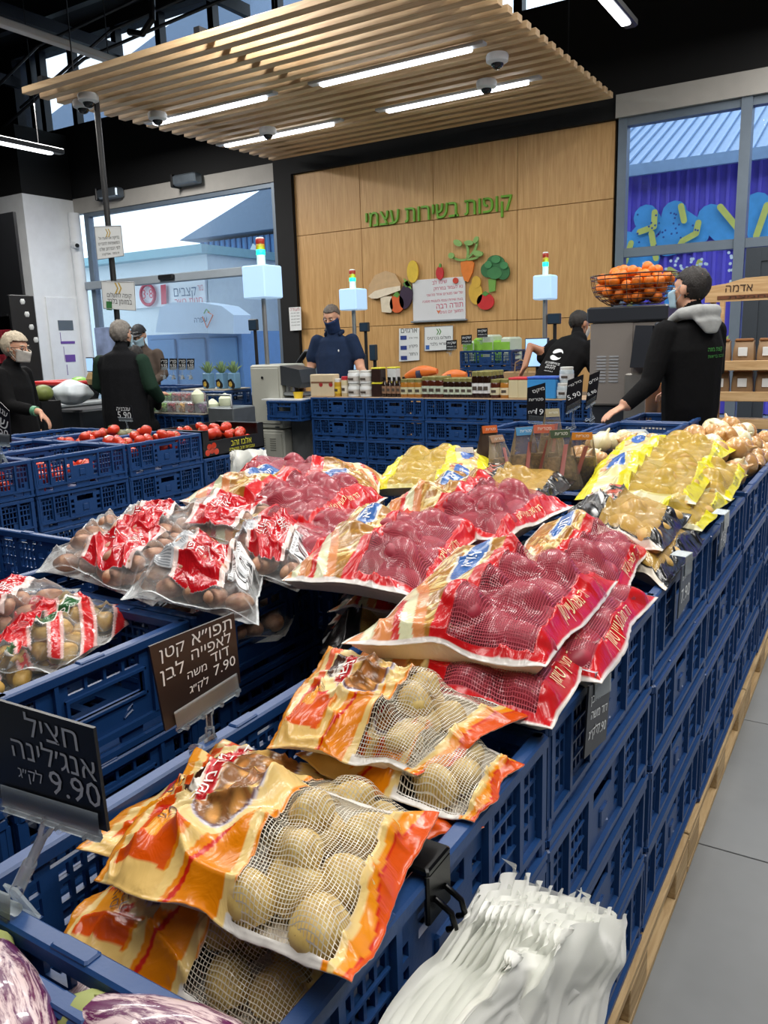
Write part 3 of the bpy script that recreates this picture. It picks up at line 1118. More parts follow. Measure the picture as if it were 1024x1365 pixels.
def price_board(name, label, q, lines, m=None, t=0.003, clip=None, holder=True, jig=0.03):
    """q TL,TR,BR,BL world; clip: foot point of the stem; lines: (u0,u1,v,text,bold)"""
    TL, TR, BR, BL = [Vector(p) for p in q]
    o = BL.copy()
    base = thing(name, label, 'price sign', o)
    R = [BL - o, BR - o, TR - o, TL - o]
    MB().quadprism(R, t).build('board', m or M_board, base)

    def P(u, v):
        return (R[0] * (1 - u) + R[1] * u) * (1 - v) + (R[3] * (1 - u) + R[2] * u) * v
    n = (R[1] - R[0]).cross(R[3] - R[0]).normalized()
    mb = MB()
    for i, (u0, u1, v, s, b) in enumerate(lines):
        j = jig * (0.5 if i % 2 else -0.4)
        line_text(mb, s, P(u0, v + j), P(u1, v - j), P(0.5, v + 0.1) - P(0.5, v), b, 0.0008, 0.80)
    mb.build('lettering', M_chalk, base)
    if holder:
        h = MB()
        up = (R[3] - R[0]).normalized()
        a, b = P(0.12, 0.0), P(0.95, 0.0)
        w = (b - a)
        hh = (R[3] - R[0]).length * 0.16
        h.quadprism([a + n * 0.003 - up * hh * 0.35, b + n * 0.003 - up * hh * 0.35, b + n * 0.003 + up * hh, a + n * 0.003 + up * hh], 0.0015)
        h.tube([a + n * 0.002 - up * hh * 0.4, b + n * 0.002 - up * hh * 0.4], 0.004, 6)
        for k in (0.1, 0.35, 0.65, 0.92):
            p = a + w * k - up * hh * 0.45
            h.tube([p + n * 0.008, p - n * 0.006], 0.004, 6)
        h.build('holder', M_clear, base)
        if clip is not None:
            f = Vector(clip) - o
            m_ = a + w * 0.5 - up * hh * 0.4
            s = MB()
            mid = m_.lerp(f, 0.45)
            s.tube([m_, m_.lerp(f, 0.12), m_.lerp(f, 0.14), mid], [0.007, 0.006, 0.0045, 0.0045], 10)
            s.tube([mid, m_.lerp(f, 0.78)], 0.0065, 10)
            s.build('stem', M_clear, base, True)
            c = MB()
            wd = w.normalized()
            c.quadprism([f + wd * -0.014 + n * 0.012 - up * 0.02, f + wd * 0.014 + n * 0.012 - up * 0.02, f + wd * 0.010 + n * 0.004 + up * 0.022, f + wd * -0.010 + n * 0.004 + up * 0.022], 0.003)
            c.quadprism([f + wd * -0.014 - n * 0.022 - up * 0.02, f + wd * 0.014 - n * 0.022 - up * 0.02, f + wd * 0.010 - n * 0.004 + up * 0.022, f + wd * -0.010 - n * 0.004 + up * 0.022], 0.003)
            c.tube([f - wd * 0.016 + up * 0.006, f + wd * 0.016 + up * 0.006], 0.006, 10)
            c.tube([f - wd * 0.012 + up * 0.012, f - wd * 0.022 + up * 0.018 + n * 0.004, f - wd * 0.034 + up * 0.022 + n * 0.008, f - wd * 0.04 + up * 0.02 + n * 0.01], [0.003, 0.004, 0.009, 0.004], 10)
            c.build('clamp', M_clear, base, True)
    return base


# front aubergine board
q = [RY(-28, 926, 0.375), RY(124, 971, 0.375), RY(143, 1109, 0.375), RY(-12, 1060, 0.375)]
price_board('price_board', 'black board in clear clamp reading 9.90, at the front left crate rim', q,
            [(0.42, 0.86, 0.83, heb('חציל'), 0.0), (0.27, 0.98, 0.58, heb("אנג׳לינה"), 0.0), (0.58, 0.99, 0.33, '9.90', 0.01), (0.30, 0.52, 0.34, heb('לק״ג'), 0.0)],
            clip=Vector((-0.665, 0.372, 0.885)), jig=0.0)
# brown board
q = [RX(199, 862, -0.735), RX(312, 817, -0.735), RX(321, 910, -0.735), RX(221, 975, -0.735)]
price_board('price_board', 'dark brown board in clear clamp reading 7.90, standing before the brown potato bags', q,
            [(0.45, 0.95, 0.88, heb('תפו״א'), 0.0), (0.08, 0.36, 0.86, heb('קטן'), 0.0), (0.42, 0.92, 0.70, heb('לאפייה'), 0.0), (0.05, 0.32, 0.62, heb('לבן'), 0.0),
             (0.64, 0.88, 0.54, heb('דוד'), 0.0), (0.34, 0.58, 0.48, heb('משה'), 0.0), (0.66, 0.95, 0.36, '7.90', 0.01), (0.34, 0.58, 0.30, heb('לק״ג'), 0.0)],
            m=M_boardb, clip=RX(281, 1000, -0.735), jig=0.0)
# boards on the aisle face
for (pts, X, lines, m_, lab) in (
        ([(786, 915), (815, 900), (808, 985), (779, 1012)], -0.325, [(0.1, 0.9, 0.8, heb('תפו״א לבן'), 0.015), (0.15, 0.9, 0.55, heb('דוד משה'), 0.015), (0.1, 0.5, 0.3, heb('לק״ג'), 0.015), (0.5, 0.9, 0.27, '7.90', 0.02)], M_board, 'black board hung on the aisle crates, nearest of the four'),
        ([(910, 755), (923, 746), (919, 800), (904, 825)], -0.325, [(0.1, 0.9, 0.75, heb('תפו״א אדום'), 0.015), (0.1, 0.9, 0.35, '7.90', 0.02)], M_boardg, 'grey board hung on the aisle crates, second from the camera'),
        ([(963, 697), (972, 688), (967, 727), (958, 742)], -0.325, [(0.1, 0.9, 0.6, heb('תפו״א'), 0.015), (0.1, 0.9, 0.3, '7.90', 0.02)], M_boardg, 'grey board hung on the aisle crates, third along')):
    q = [RX(px, py, X) for px, py in pts]
    b_ = price_board('price_board', lab, q, lines, m_, holder=False)
    o = Vector(b_.location)
    TL, TR = q[0] - o, q[1] - o
    c0 = TL.lerp(TR, 0.2)
    c1 = TL.lerp(TR, 0.95)
    mb = MB()
    mb.quadprism([c0 + Vector((0.002, 0, -0.025)), c1 + Vector((0.002, 0, -0.025)), c1 + Vector((0.002, 0, 0.018)), c0 + Vector((0.002, 0, 0.018))], 0.001)
    mb.quadprism([c0 + Vector((0.002, 0, 0.018)), c1 + Vector((0.002, 0, 0.018)), c1 + Vector((-0.03, 0, 0.02)), c0 + Vector((-0.03, 0, 0.02))], 0.001)
    mb.build('clear_hook', M_clear, b_)
# boards by the mushroom pouches
for (pts, Y, lines, ft, lab) in (
        ([(703, 517), (727, 510), (727, 562), (702, 560)], 4.0, [(0.3, 0.95, 0.85, heb('מיקס'), 0.01), (0.1, 0.9, 0.6, heb('פטריות'), 0.01), (0.1, 0.5, 0.25, heb('ליח'), 0.01), (0.5, 0.9, 0.25, '19', 0.02)], (714, 590), 'black board above the mushroom pouches, left of three'),
        ([(757, 507), (778, 499), (775, 538), (753, 550)], 4.1, [(0.1, 0.9, 0.8, heb('בזיל טרי'), 0.01), (0.1, 0.9, 0.4, '5.90', 0.02)], (764, 572), 'black board behind the mushroom pouches, middle of three'),
        ([(786, 500), (800, 494), (795, 533), (780, 543)], 4.2, [(0.1, 0.9, 0.75, heb('עלים'), 0.01), (0.1, 0.9, 0.35, '8.90', 0.02)], (789, 560), 'black board nearest the juice machine, right of three')):
    q = [RY(px, py, Y) for px, py in pts]
    price_board('price_board', lab, q, lines, M_board, clip=RY(ft[0], ft[1], Y))
q = [RX(-14, 525, -3.62), RX(14, 545, -3.62), RX(16, 580, -3.62), RX(-12, 585, -3.62)]
price_board('price_board', 'black board cut off at the left edge above the tomato crates', [RY(-16, 520, 2.2), RY(12, 548, 2.2), RY(15, 590, 2.2), RY(-14, 588, 2.2)],
            [(0.1, 0.9, 0.8, heb('עגבניה'), 0.01), (0.1, 0.9, 0.5, heb('שרי'), 0.01), (0.1, 0.9, 0.2, '6.90', 0.02)], clip=RY(2, 612, 2.2))
q = [RY(152, 540, 4.3), RY(175, 541, 4.3), RY(178, 560, 4.3), RY(156, 559, 4.3)]
price_board('price_board', 'small black board among the tomatoes in front of the shopper in a vest', q, [(0.1, 0.9, 0.75, heb('עגבניה'), 0.01), (0.1, 0.9, 0.3, '5.90', 0.01)], clip=RY(172, 577, 4.3))

# black bag hook clipped over the nearest crate
hk = thing('bag_hook', 'black metal hook clipped over the rim of the nearest aisle crate', 'hook', (-0.352, 0.625, 0.889))
hk.scale = (1.1, 1.1, 1.0)
MB().box(-0.022, 0.014, -0.022, 0.022, 0.0, 0.008, bev=0.002).box(0.008, 0.014, -0.022, 0.022, -0.055, 0.002, bev=0.002).build('clip_plate', mat('hook_black', '0c0d0f', 0.25, metal=0.6), hk)
MB().tube([(0.014, -0.01, -0.03), (0.03, -0.01, -0.04), (0.034, -0.01, -0.055), (0.026, -0.01, -0.06)], 0.003, 8).tube([(0.014, 0.01, -0.03), (0.03, 0.01, -0.04), (0.034, 0.01, -0.055), (0.026, 0.01, -0.06)], 0.003, 8).build('prong', mat('hook_black', '0c0d0f'), hk, True)
# ================================================================ net and film bags
def vnoise(U, V, fx, fy, seed):
    rs = np.random.RandomState(seed)
    g = rs.rand(fy + 3, fx + 3)
    x = U * fx
    y = V * fy
    xi = np.clip(x.astype(int), 0, fx)
    yi = np.clip(y.astype(int), 0, fy)
    tx = x - xi
    ty = y - yi
    tx = tx * tx * (3 - 2 * tx)
    ty = ty * ty * (3 - 2 * ty)
    return (g[yi, xi] * (1 - tx) + g[yi, xi + 1] * tx) * (1 - ty) + (g[yi + 1, xi] * (1 - tx) + g[yi + 1, xi + 1] * tx) * ty


def film_mat(name, pitch=0.004, lw=0.26, veil=0.0, clear=False, rough=0.24):
    if name in MATS:
        return MATS[name]
    m = bpy.data.materials.new(name)
    m.use_nodes = True
    nt = m.node_tree
    N, K = nt.nodes, nt.links.new
    out = N['Material Output']
    b = N['Principled BSDF']
    at = N.new('ShaderNodeAttribute')
    at.attribute_name = 'print'
    K(at.outputs['Color'], b.inputs['Base Color'])
    b.inputs['Roughness'].default_value = rough
    b.inputs['Coat Weight'].default_value = 0.06
    b.inputs['Specular IOR Level'].default_value = 0.4
    b.inputs['Coat Roughness'].default_value = 0.12

    def M(op, a, bb=None, c=None):
        n = N.new('ShaderNodeMath')
        n.operation = op
        for i, q in enumerate((a, bb, c)):
            if q is None:
                continue
            if isinstance(q, (int, float)):
                n.inputs[i].default_value = q
            else:
                K(q, n.inputs[i])
        return n.outputs[0]
    uv = N.new('ShaderNodeUVMap')
    nz = N.new('ShaderNodeTexNoise')
    nz.inputs['Scale'].default_value = 22 if not clear else 30
    nz.inputs['Detail'].default_value = 3
    nz.inputs['Distortion'].default_value = 1.5
    K(uv.outputs[0], nz.inputs['Vector'])
    bp = N.new('ShaderNodeBump')
    bp.inputs['Strength'].default_value = 0.4 if not clear else 0.5
    bp.inputs['Distance'].default_value = 0.006
    K(nz.outputs['Fac'], bp.inputs['Height'])
    K(bp.outputs['Normal'], b.inputs['Normal'])
    if not clear:
        K(bp.outputs['Normal'], b.inputs['Coat Normal'])
    tr = N.new('ShaderNodeBsdfTransparent')
    mx = N.new('ShaderNodeMixShader')
    if clear:
        fr = N.new('ShaderNodeFresnel')
        fr.inputs['IOR'].default_value = 1.5
        K(bp.outputs['Normal'], fr.inputs['Normal'])
        f = M('ADD', M('MULTIPLY', fr.outputs[0], 0.95), 0.02)
        f = M('MAXIMUM', f, at.outputs['Alpha'])
        b.inputs['Roughness'].default_value = 0.12
    else:
        sx = N.new('ShaderNodeSeparateXYZ')
        K(uv.outputs[0], sx.inputs[0])
        ls = []
        for k in (0, 1):
            w = M('FRACT', M('MULTIPLY', sx.outputs[k], 1 / pitch))
            ls.append(M('LESS_THAN', w, lw))
        f = M('MAXIMUM', M('MAXIMUM', ls[0], ls[1]), veil)
        f = M('MAXIMUM', f, M('GREATER_THAN', at.outputs['Alpha'], 0.5))
    f = M('MINIMUM', f, 1.0)
    K(f, mx.inputs[0])
    K(tr.outputs[0], mx.inputs[1])
    K(b.outputs[0], mx.inputs[2])
    K(mx.outputs[0], out.inputs['Surface'])
    MATS[name] = m
    return m


def hexc(h):
    return np.array([int(h[i:i + 2], 16) / 255 for i in (0, 2, 4)])


def paint(C, mask, h):
    C[mask] = hexc(h) if isinstance(h, str) else h


def food_picture(C, U, V, cu, cv, ru, rv, L, W, seed, cols=('a8713c', 'c08a4a', 'd0a860', '96602f'), n=22, rr=0.017):
    """the printed dish of roast potatoes"""
    rs = np.random.RandomState(seed)
    el = ((U - cu) / ru) ** 2 + ((V - cv) / rv) ** 2
    paint(C, el < 1.18, 'c9c2cc')
    paint(C, el < 1.1, '6d5560')
    paint(C, el < 1.0, '8a5a30')
    X, Y = U * L, V * W
    pts = []
    for i in range(n * 14):
        a, r = rs.rand() * 6.283, math.sqrt(rs.rand()) * 0.95
        x, y = (cu + ru * r * math.cos(a)) * L, (cv + rv * r * math.sin(a)) * W
        if any((x - p_[0]) ** 2 + (y - p_[1]) ** 2 < (rr * 1.35) ** 2 for p_ in pts):
            continue
        pts.append((x, y))
        t = rs.rand() * 3.14
        dx, dy = X - x, Y - y
        p = dx * math.cos(t) + dy * math.sin(t)
        q = -dx * math.sin(t) + dy * math.cos(t)
        s = rr * rs.uniform(0.8, 1.15)
        d = (p / s) ** 2 + (q / (s * 0.72)) ** 2
        m = (d < 1) & (el < 0.98)
        base = hexc(cols[rs.randint(len(cols))])
        C[m] = base * (1.15 - 0.50 * d[m] ** 1.5)[:, None]
        mm = m & (((p + s * 0.25) / s) ** 2 + ((q + s * 0.2) / s) ** 2 < 0.05)
        C[mm] = base * 1.25
    return el


def col_orange(U, V, L, W, seed):
    C = np.zeros(U.shape + (3,))
    A = np.ones(U.shape)
    wob = 0.02 * np.sin(V * 9 + seed)
    C[:] = hexc('dd5206')
    paint(C, (U > 0.27 + 0.16 * V), 'e88608')
    paint(C, np.abs(U - (0.30 + 0.20 * V)) < 0.022, 'eecb7e')
    paint(C, (np.abs(U - (0.345 + 0.26 * V)) < 0.009) & (V < 0.6), 'cc2410')
    paint(C, (V < 0.08 + 0.03 * np.sin(U * 9)) & (U < 0.30), 'e9c274')
    paint(C, (np.abs(V - 0.36 - 0.10 * np.sin(U * 12 + 0.5)) < 0.022) & (U > 0.06) & (U < 0.27), 'cc2410')
    paint(C, (V < 0.33 + 0.08 * np.sin(U * 12 + 0.5)) & (V > 0.22) & (U > 0.07) & (U < 0.2), 'ee9a1c')
    paint(C, (U < 0.03 + wob * 0.5), 'd98a1c')
    paint(C, (U > 0.03 + wob * 0.5) & (U < 0.06 + wob * 0.7), 'eccd88')
    el = ((U - 0.31) / 0.205) ** 2 + ((V - 0.69) / 0.42) ** 2
    paint(C, (el < 1), 'efd596')
    paint(C, (el > 1.0) & (el < 1.35) & (U > 0.34) & (V > 0.55), 'dd5206')
    paint(C, (U > 0.505 + 0.02 * np.sin(V * 6)) & (U < 0.56), 'efcf86')
    food_picture(C, U, V, 0.345, 0.66, 0.125, 0.305, L, W, seed, n=30, rr=0.0135)
    e2 = ((U - 0.165) / 0.055) ** 2 + ((V - 0.66) / 0.115) ** 2
    paint(C, e2 < 1, '43261a')
    e3 = ((U - 0.185) / 0.036) ** 2 + ((V - 0.62) / 0.07) ** 2
    paint(C, e3 < 1, 'e9e4dc')
    for k in (-1, 0, 1):
        paint(C, (np.abs(U - 0.17 - 0.014 * k - 0.15 * (V - 0.62)) < 0.003) & (np.abs(V - 0.62) < 0.05), '6a4a3a')
    bu = 0.235 - 0.10 * (V - 0.66)
    paint(C, (np.abs(U - bu) < 0.040) & (np.abs(V - 0.66) < 0.20), 'f4e6d0')
    paint(C, (np.abs(U - bu) < 0.034) & (np.abs(V - 0.66) < 0.19), 'c41c24')
    for du, dv in ((0.035, 0.0), (0.05, 0.02), (0.065, 0.03)):
        paint(C, ((U - 0.17 - du) / 0.010) ** 2 + ((V - 0.30 - dv) / 0.022) ** 2 < 1, 'cc2410')
    nb = (U > 0.555 + 0.02 * np.sin(V * 3)) & (U < 0.905 + 0.02 * np.sin(V * 4 + 1)) & (V > 0.035) & (V < 0.965)
    A[nb] = 0
    C[nb] = hexc('ddd6c4')
    paint(C, (U > 0.54) & (U < 0.9) & ((V < 0.05) | (V > 0.955)), 'e6e2dc')
    r0 = 0.905 + 0.02 * np.sin(V * 4 + 1)
    paint(C, (U > r0), 'eccd84')
    paint(C, (U > r0 + 0.022), 'ec9012')
    paint(C, (U > r0 + 0.050 + 0.012 * np.sin(V * 8)), 'cc2410')
    paint(C, (U > r0 + 0.056 + 0.012 * np.sin(V * 8)), 'dd5206')
    return C, A


def col_red(U, V, L, W, seed):
    rs = np.random.RandomState(seed)
    C = np.zeros(U.shape + (3,))
    A = np.ones(U.shape)
    C[:] = hexc('a8742c')
    X, Y = U * L, V * W
    # printed chips
    for i in range(90):
        x, y = rs.rand() * 0.42 * L, rs.rand() * W
        t = 0.8 + rs.normal() * 0.45
        dx, dy = X - x, Y - y
        p = dx * math.cos(t) + dy * math.sin(t)
        q = -dx * math.sin(t) + dy * math.cos(t)
        m = (np.abs(p) < 0.028) & (np.abs(q) < 0.0042)
        base = hexc(('ecd48c', 'dcb868', 'c08c3c', 'f0e0a4')[i % 4])
        C[m] = base * (0.92 + 0.12 * (q[m] > 0))[:, None]
    # swoops at the open end
    for k, (o_, h) in enumerate(((0.36, 'd88a50'), (0.30, 'dfe0b8'), (0.235, 'cc2a24'), (0.20, 'd88a50'), (0.12, 'dfe0b8'), (0.07, 'd88a50'))):
        paint(C, (U + 0.55 * (V) < o_ + 0.02 * np.sin(V * 7)), h)
    paint(C, ((U - 0.26) / 0.085) ** 2 + ((V - 0.66) / 0.24) ** 2 < 1, 'e6e0d4')
    paint(C, ((U - 0.26) / 0.07) ** 2 + ((V - 0.66) / 0.21) ** 2 < 1, '2f66b0')
    paint(C, (U < 0.012), 'f0ece4')
    b0 = 0.40 + 0.035 * np.sin(V * 3 + seed)
    paint(C, U > b0, 'd3181f')
    nb = (U > b0 + 0.085) & (U < 0.895 + 0.02 * np.sin(V * 5 + 1)) & (V > 0.04) & (V < 0.965)
    A[nb] = 0
    C[nb] = hexc('c85a68')
    paint(C, (U > 0.985), 'eee8e0')
    paint(C, (V < 0.014) & (U > 0.02), 'ece6e2')
    return C, A


def col_yellow(U, V, L, W, seed):
    rs = np.random.RandomState(seed)
    C = np.zeros(U.shape + (3,))
    A = np.ones(U.shape)
    C[:] = hexc('dcd08a')
    X, Y = U * L, V * W
    for i in range(50):
        x, y = rs.rand() * 0.3 * L, W * (0.3 + 0.7 * rs.rand())
        m = ((X - x) / 0.014) ** 2 + ((Y - y) / 0.010) ** 2 < 1
        C[m] = hexc(('b8603c', 'd8b878', 'c89058', 'e8dcc0')[i % 4])
    paint(C, (V < 0.34) & (U < 0.36), 'e2dca4')
    paint(C, U < 0.10 + 0.02 * np.sin(V * 9), 'e6dd22')
    paint(C, ((U - 0.2) / 0.07) ** 2 + ((V - 0.6) / 0.2) ** 2 < 1, '2f62b4')
    paint(C, (U > 0.30 + 0.03 * np.sin(V * 4)) & (U < 0.41), 'e8df1e')
    nb = (U > 0.41) & (U < 0.86 + 0.03 * np.sin(V * 5)) & (V > 0.04) & (V < 0.96)
    A[nb] = 0
    C[nb] = hexc('d9b84c')
    paint(C, (U > 0.86 + 0.03 * np.sin(V * 5)), 'e8dc16')
    paint(C, (V < 0.035) & (U > 0.3), 'e8e2b8')
    return C, A


def col_black(U, V, L, W, seed):
    rs = np.random.RandomState(seed)
    C = np.zeros(U.shape + (3,))
    A = np.ones(U.shape)
    C[:] = hexc('141416')
    X, Y = U * L, V * W
    for i in range(60):
        x, y = (0.06 + rs.rand() * 0.3) * L, W * (0.35 + 0.6 * rs.rand())
        m = ((X - x) / 0.013) ** 2 + ((Y - y) / 0.009) ** 2 < 1
        C[m] = hexc(('b86a58', 'd8b098', 'c0503c', 'e0d4c8')[i % 4])
    paint(C, (np.abs(V - 0.24 - 0.1 * np.sin(U * 9)) < 0.03) & (U < 0.35), 'd8d8d8')
    nb = (U > 0.38) & (U < 0.86 + 0.03 * np.sin(V * 5)) & (V > 0.06) & (V < 0.96)
    A[nb] = 0
    C[nb] = hexc('d6ae58')
    paint(C, (V < 0.05) & (U > 0.3), 'e0d8c8')
    return C, A


def col_amma(U, V, L, W, seed):
    """clear film with a red print: diamond panel, and barcode label on some"""
    C = np.zeros(U.shape + (3,))
    A = np.zeros(U.shape)
    C[:] = hexc('e8ecee')
    m = (U > 0.30) & (U < 0.74) & (np.abs(V - 0.48) < 0.42 - 0.3 * np.abs(U - 0.5))
    C[m] = hexc('b5161f')
    A[m] = 1
    for a, b in ((0.30, 0.34), (0.70, 0.74)):
        k = (U > a) & (U < b) & (np.abs(V - 0.48) < 0.36)
        C[k] = hexc('e6cfc8')
    d = np.abs(U - 0.62) / 0.085 + np.abs(V - 0.5) / 0.20
    paint(C, (d < 1) & (d > 0.9), 'f0e6e2')
    for (u0, v0, s) in ((0.03, 0.5, 0.02),):
        A[(U < 0.05)] = 0.12
    if seed % 2 == 1:
        k = (U > 0.10) & (U < 0.30) & (V > 0.2) & (V < 0.8)
        A[k] = 0.8
        C[k] = hexc('d6dbe0')
        k2 = k & (np.sin(V * W * 1400) > 0.4) & (U > 0.12) & (U < 0.28)
        C[k2] = hexc('7d848c')
        k = (U > 0.76) & (U < 0.93) & (V > 0.22) & (V < 0.72)
        A[k] = 1
        C[k] = hexc('e4e6e8')
        k2 = k & (np.sin(V * W * 1900 + 4 * np.sin(V * 90)) > 0.1) & (U > 0.81) & (U < 0.92) & (V > 0.27) & (V < 0.67)
        C[k2] = hexc('2a2c30')
        k2 = k & (np.sin(V * W * 900) > 0.5) & (U > 0.77) & (U < 0.80)
        C[k2] = hexc('2a2c30')
    return C, A


def col_stripe(U, V, L, W, seed):
    """clear film with pink and red stripes and a green label"""
    C = np.zeros(U.shape + (3,))
    A = np.zeros(U.shape)
    C[:] = hexc('e8ecee')
    s = np.sin((U * 1.2 + V * 0.9) * 17 + seed)
    m = (s > 0.0) & (V > 0.08) & (V < 0.94)
    C[m] = hexc('e3b9b4')
    A[m] = 0.85
    m = (s > 0.62) & (V > 0.08) & (V < 0.94)
    C[m] = hexc('c42a2c')
    A[m] = 1
    m = (np.abs(U - 0.52) < 0.065) & (np.abs(V - 0.5) < 0.26)
    C[m] = hexc('e9e6dc')
    A[m] = 1
    m = (np.abs(U - 0.52) < 0.058) & (np.abs(V - 0.5) < 0.245)
    C[m] = hexc('2c5a34')
    m = (np.abs(U - 0.24) < 0.12) & (np.abs(V - 0.5) < 0.35)
    C[m] = hexc('b5161f')
    A[m] = 1
    return C, A


def potato_mesh(name, m, seed, bumpy=0.07):
    rs = np.random.RandomState(seed)
    mb = MB()
    mb.ball((0, 0, 0), 1.0, 18, 12)
    ph = rs.rand(9) * 6
    for i, p in enumerate(mb.v):
        x, y, z = p
        d = 1 + bumpy * (math.sin(2.3 * x + ph[0]) * math.cos(1.9 * y + ph[1]) + 0.7 * math.sin(3.1 * z + ph[2] + 2 * x) + 0.4 * math.sin(5 * y + ph[3] + 3 * z))
        mb.v[i] = (x * d, y * d, z * d)
    return mb.mesh(name, m, 'full')


def potato_mat(name, c1, c2, c3):
    m = mat(name, c1, 0.48, var=0)
    nt = m.node_tree
    N, K = nt.nodes, nt.links.new
    b = N['Principled BSDF']
    tc = N.new('ShaderNodeTexCoord')
    oi = N.new('ShaderNodeObjectInfo')
    ad = N.new('ShaderNodeVectorMath')
    ad.operation = 'ADD'
    K(tc.outputs['Object'], ad.inputs[0])
    K(oi.outputs['Random'], ad.inputs[1])
    nz = N.new('ShaderNodeTexNoise')
    nz.inputs['Scale'].default_value = 1.6
    nz.inputs['Detail'].default_value = 5
    K(ad.outputs[0], nz.inputs['Vector'])
    rp = N.new('ShaderNodeValToRGB')
    rp.color_ramp.elements[0].position = 0.35
    rp.color_ramp.elements[1].position = 0.68
    rp.color_ramp.elements[0].color = S(c2) + (1,)
    rp.color_ramp.elements[1].color = S(c1) + (1,)
    K(nz.outputs['Fac'], rp.inputs['Fac'])
    vo = N.new('ShaderNodeTexVoronoi')
    vo.inputs['Scale'].default_value = 3.2
    K(ad.outputs[0], vo.inputs['Vector'])
    lt = N.new('ShaderNodeMath')
    lt.operation = 'LESS_THAN'
    lt.inputs[1].default_value = 0.09
    K(vo.outputs['Distance'], lt.inputs[0])
    mx = N.new('ShaderNodeMix')
    mx.data_type = 'RGBA'
    K(lt.outputs[0], mx.inputs[0])
    K(rp.outputs['Color'], mx.inputs[6])
    mx.inputs[7].default_value = S(c3) + (1,)
    K(mx.outputs[2], b.inputs['Base Color'])
    return m


P_Y = [potato_mesh('potato', potato_mat('potato_yellow', 'd6bd74', 'bf9f58', '8a6c3c'), 31 + i) for i in range(4)]
P_R = [potato_mesh('potato', potato_mat('potato_red', 'ae2c42', '941f34', 'c48a62'), 41 + i) for i in range(4)]
P_B = [potato_mesh('potato', potato_mat('potato_brown', 'c49a78', 'a06e56', '5a3c30'), 51 + i) for i in range(4)]
P_G = [potato_mesh('potato', potato_mat('potato_gold', 'd2b068', 'bd9448', '806030'), 61 + i) for i in range(4)]

KIND = {
    'orange': dict(col=col_orange, mat=lambda: film_mat('film_white_net', 0.0039, 0.19), pot=P_Y, size=(0.031, 0.026, 0.024), back='e9e2d6'),
    'red': dict(col=col_red, mat=lambda: film_mat('film_red_net', 0.0036, 0.24, 0.10), pot=P_R, size=(0.052, 0.037, 0.033), back='e4dcc8'),
    'yellow': dict(col=col_yellow, mat=lambda: film_mat('film_yellow_net', 0.0032, 0.28, 0.2), pot=P_G, size=(0.045, 0.033, 0.028), back='e2dca8'),
    'black': dict(col=col_black, mat=lambda: film_mat('film_tan_net', 0.0032, 0.28, 0.2), pot=P_G, size=(0.045, 0.033, 0.028), back='b8a880'),
    'amma': dict(col=col_amma, mat=lambda: film_mat('film_clear', clear=True), pot=P_B, size=(0.037, 0.027, 0.025), back='e8ecee'),
    'stripe': dict(col=col_stripe, mat=lambda: film_mat('film_clear', clear=True), pot=P_G, size=(0.033, 0.024, 0.021), back='e8ecee'),
}


def smooth01(x):
    x = np.clip(x, 0, 1)
    return x * x * (3 - 2 * x)


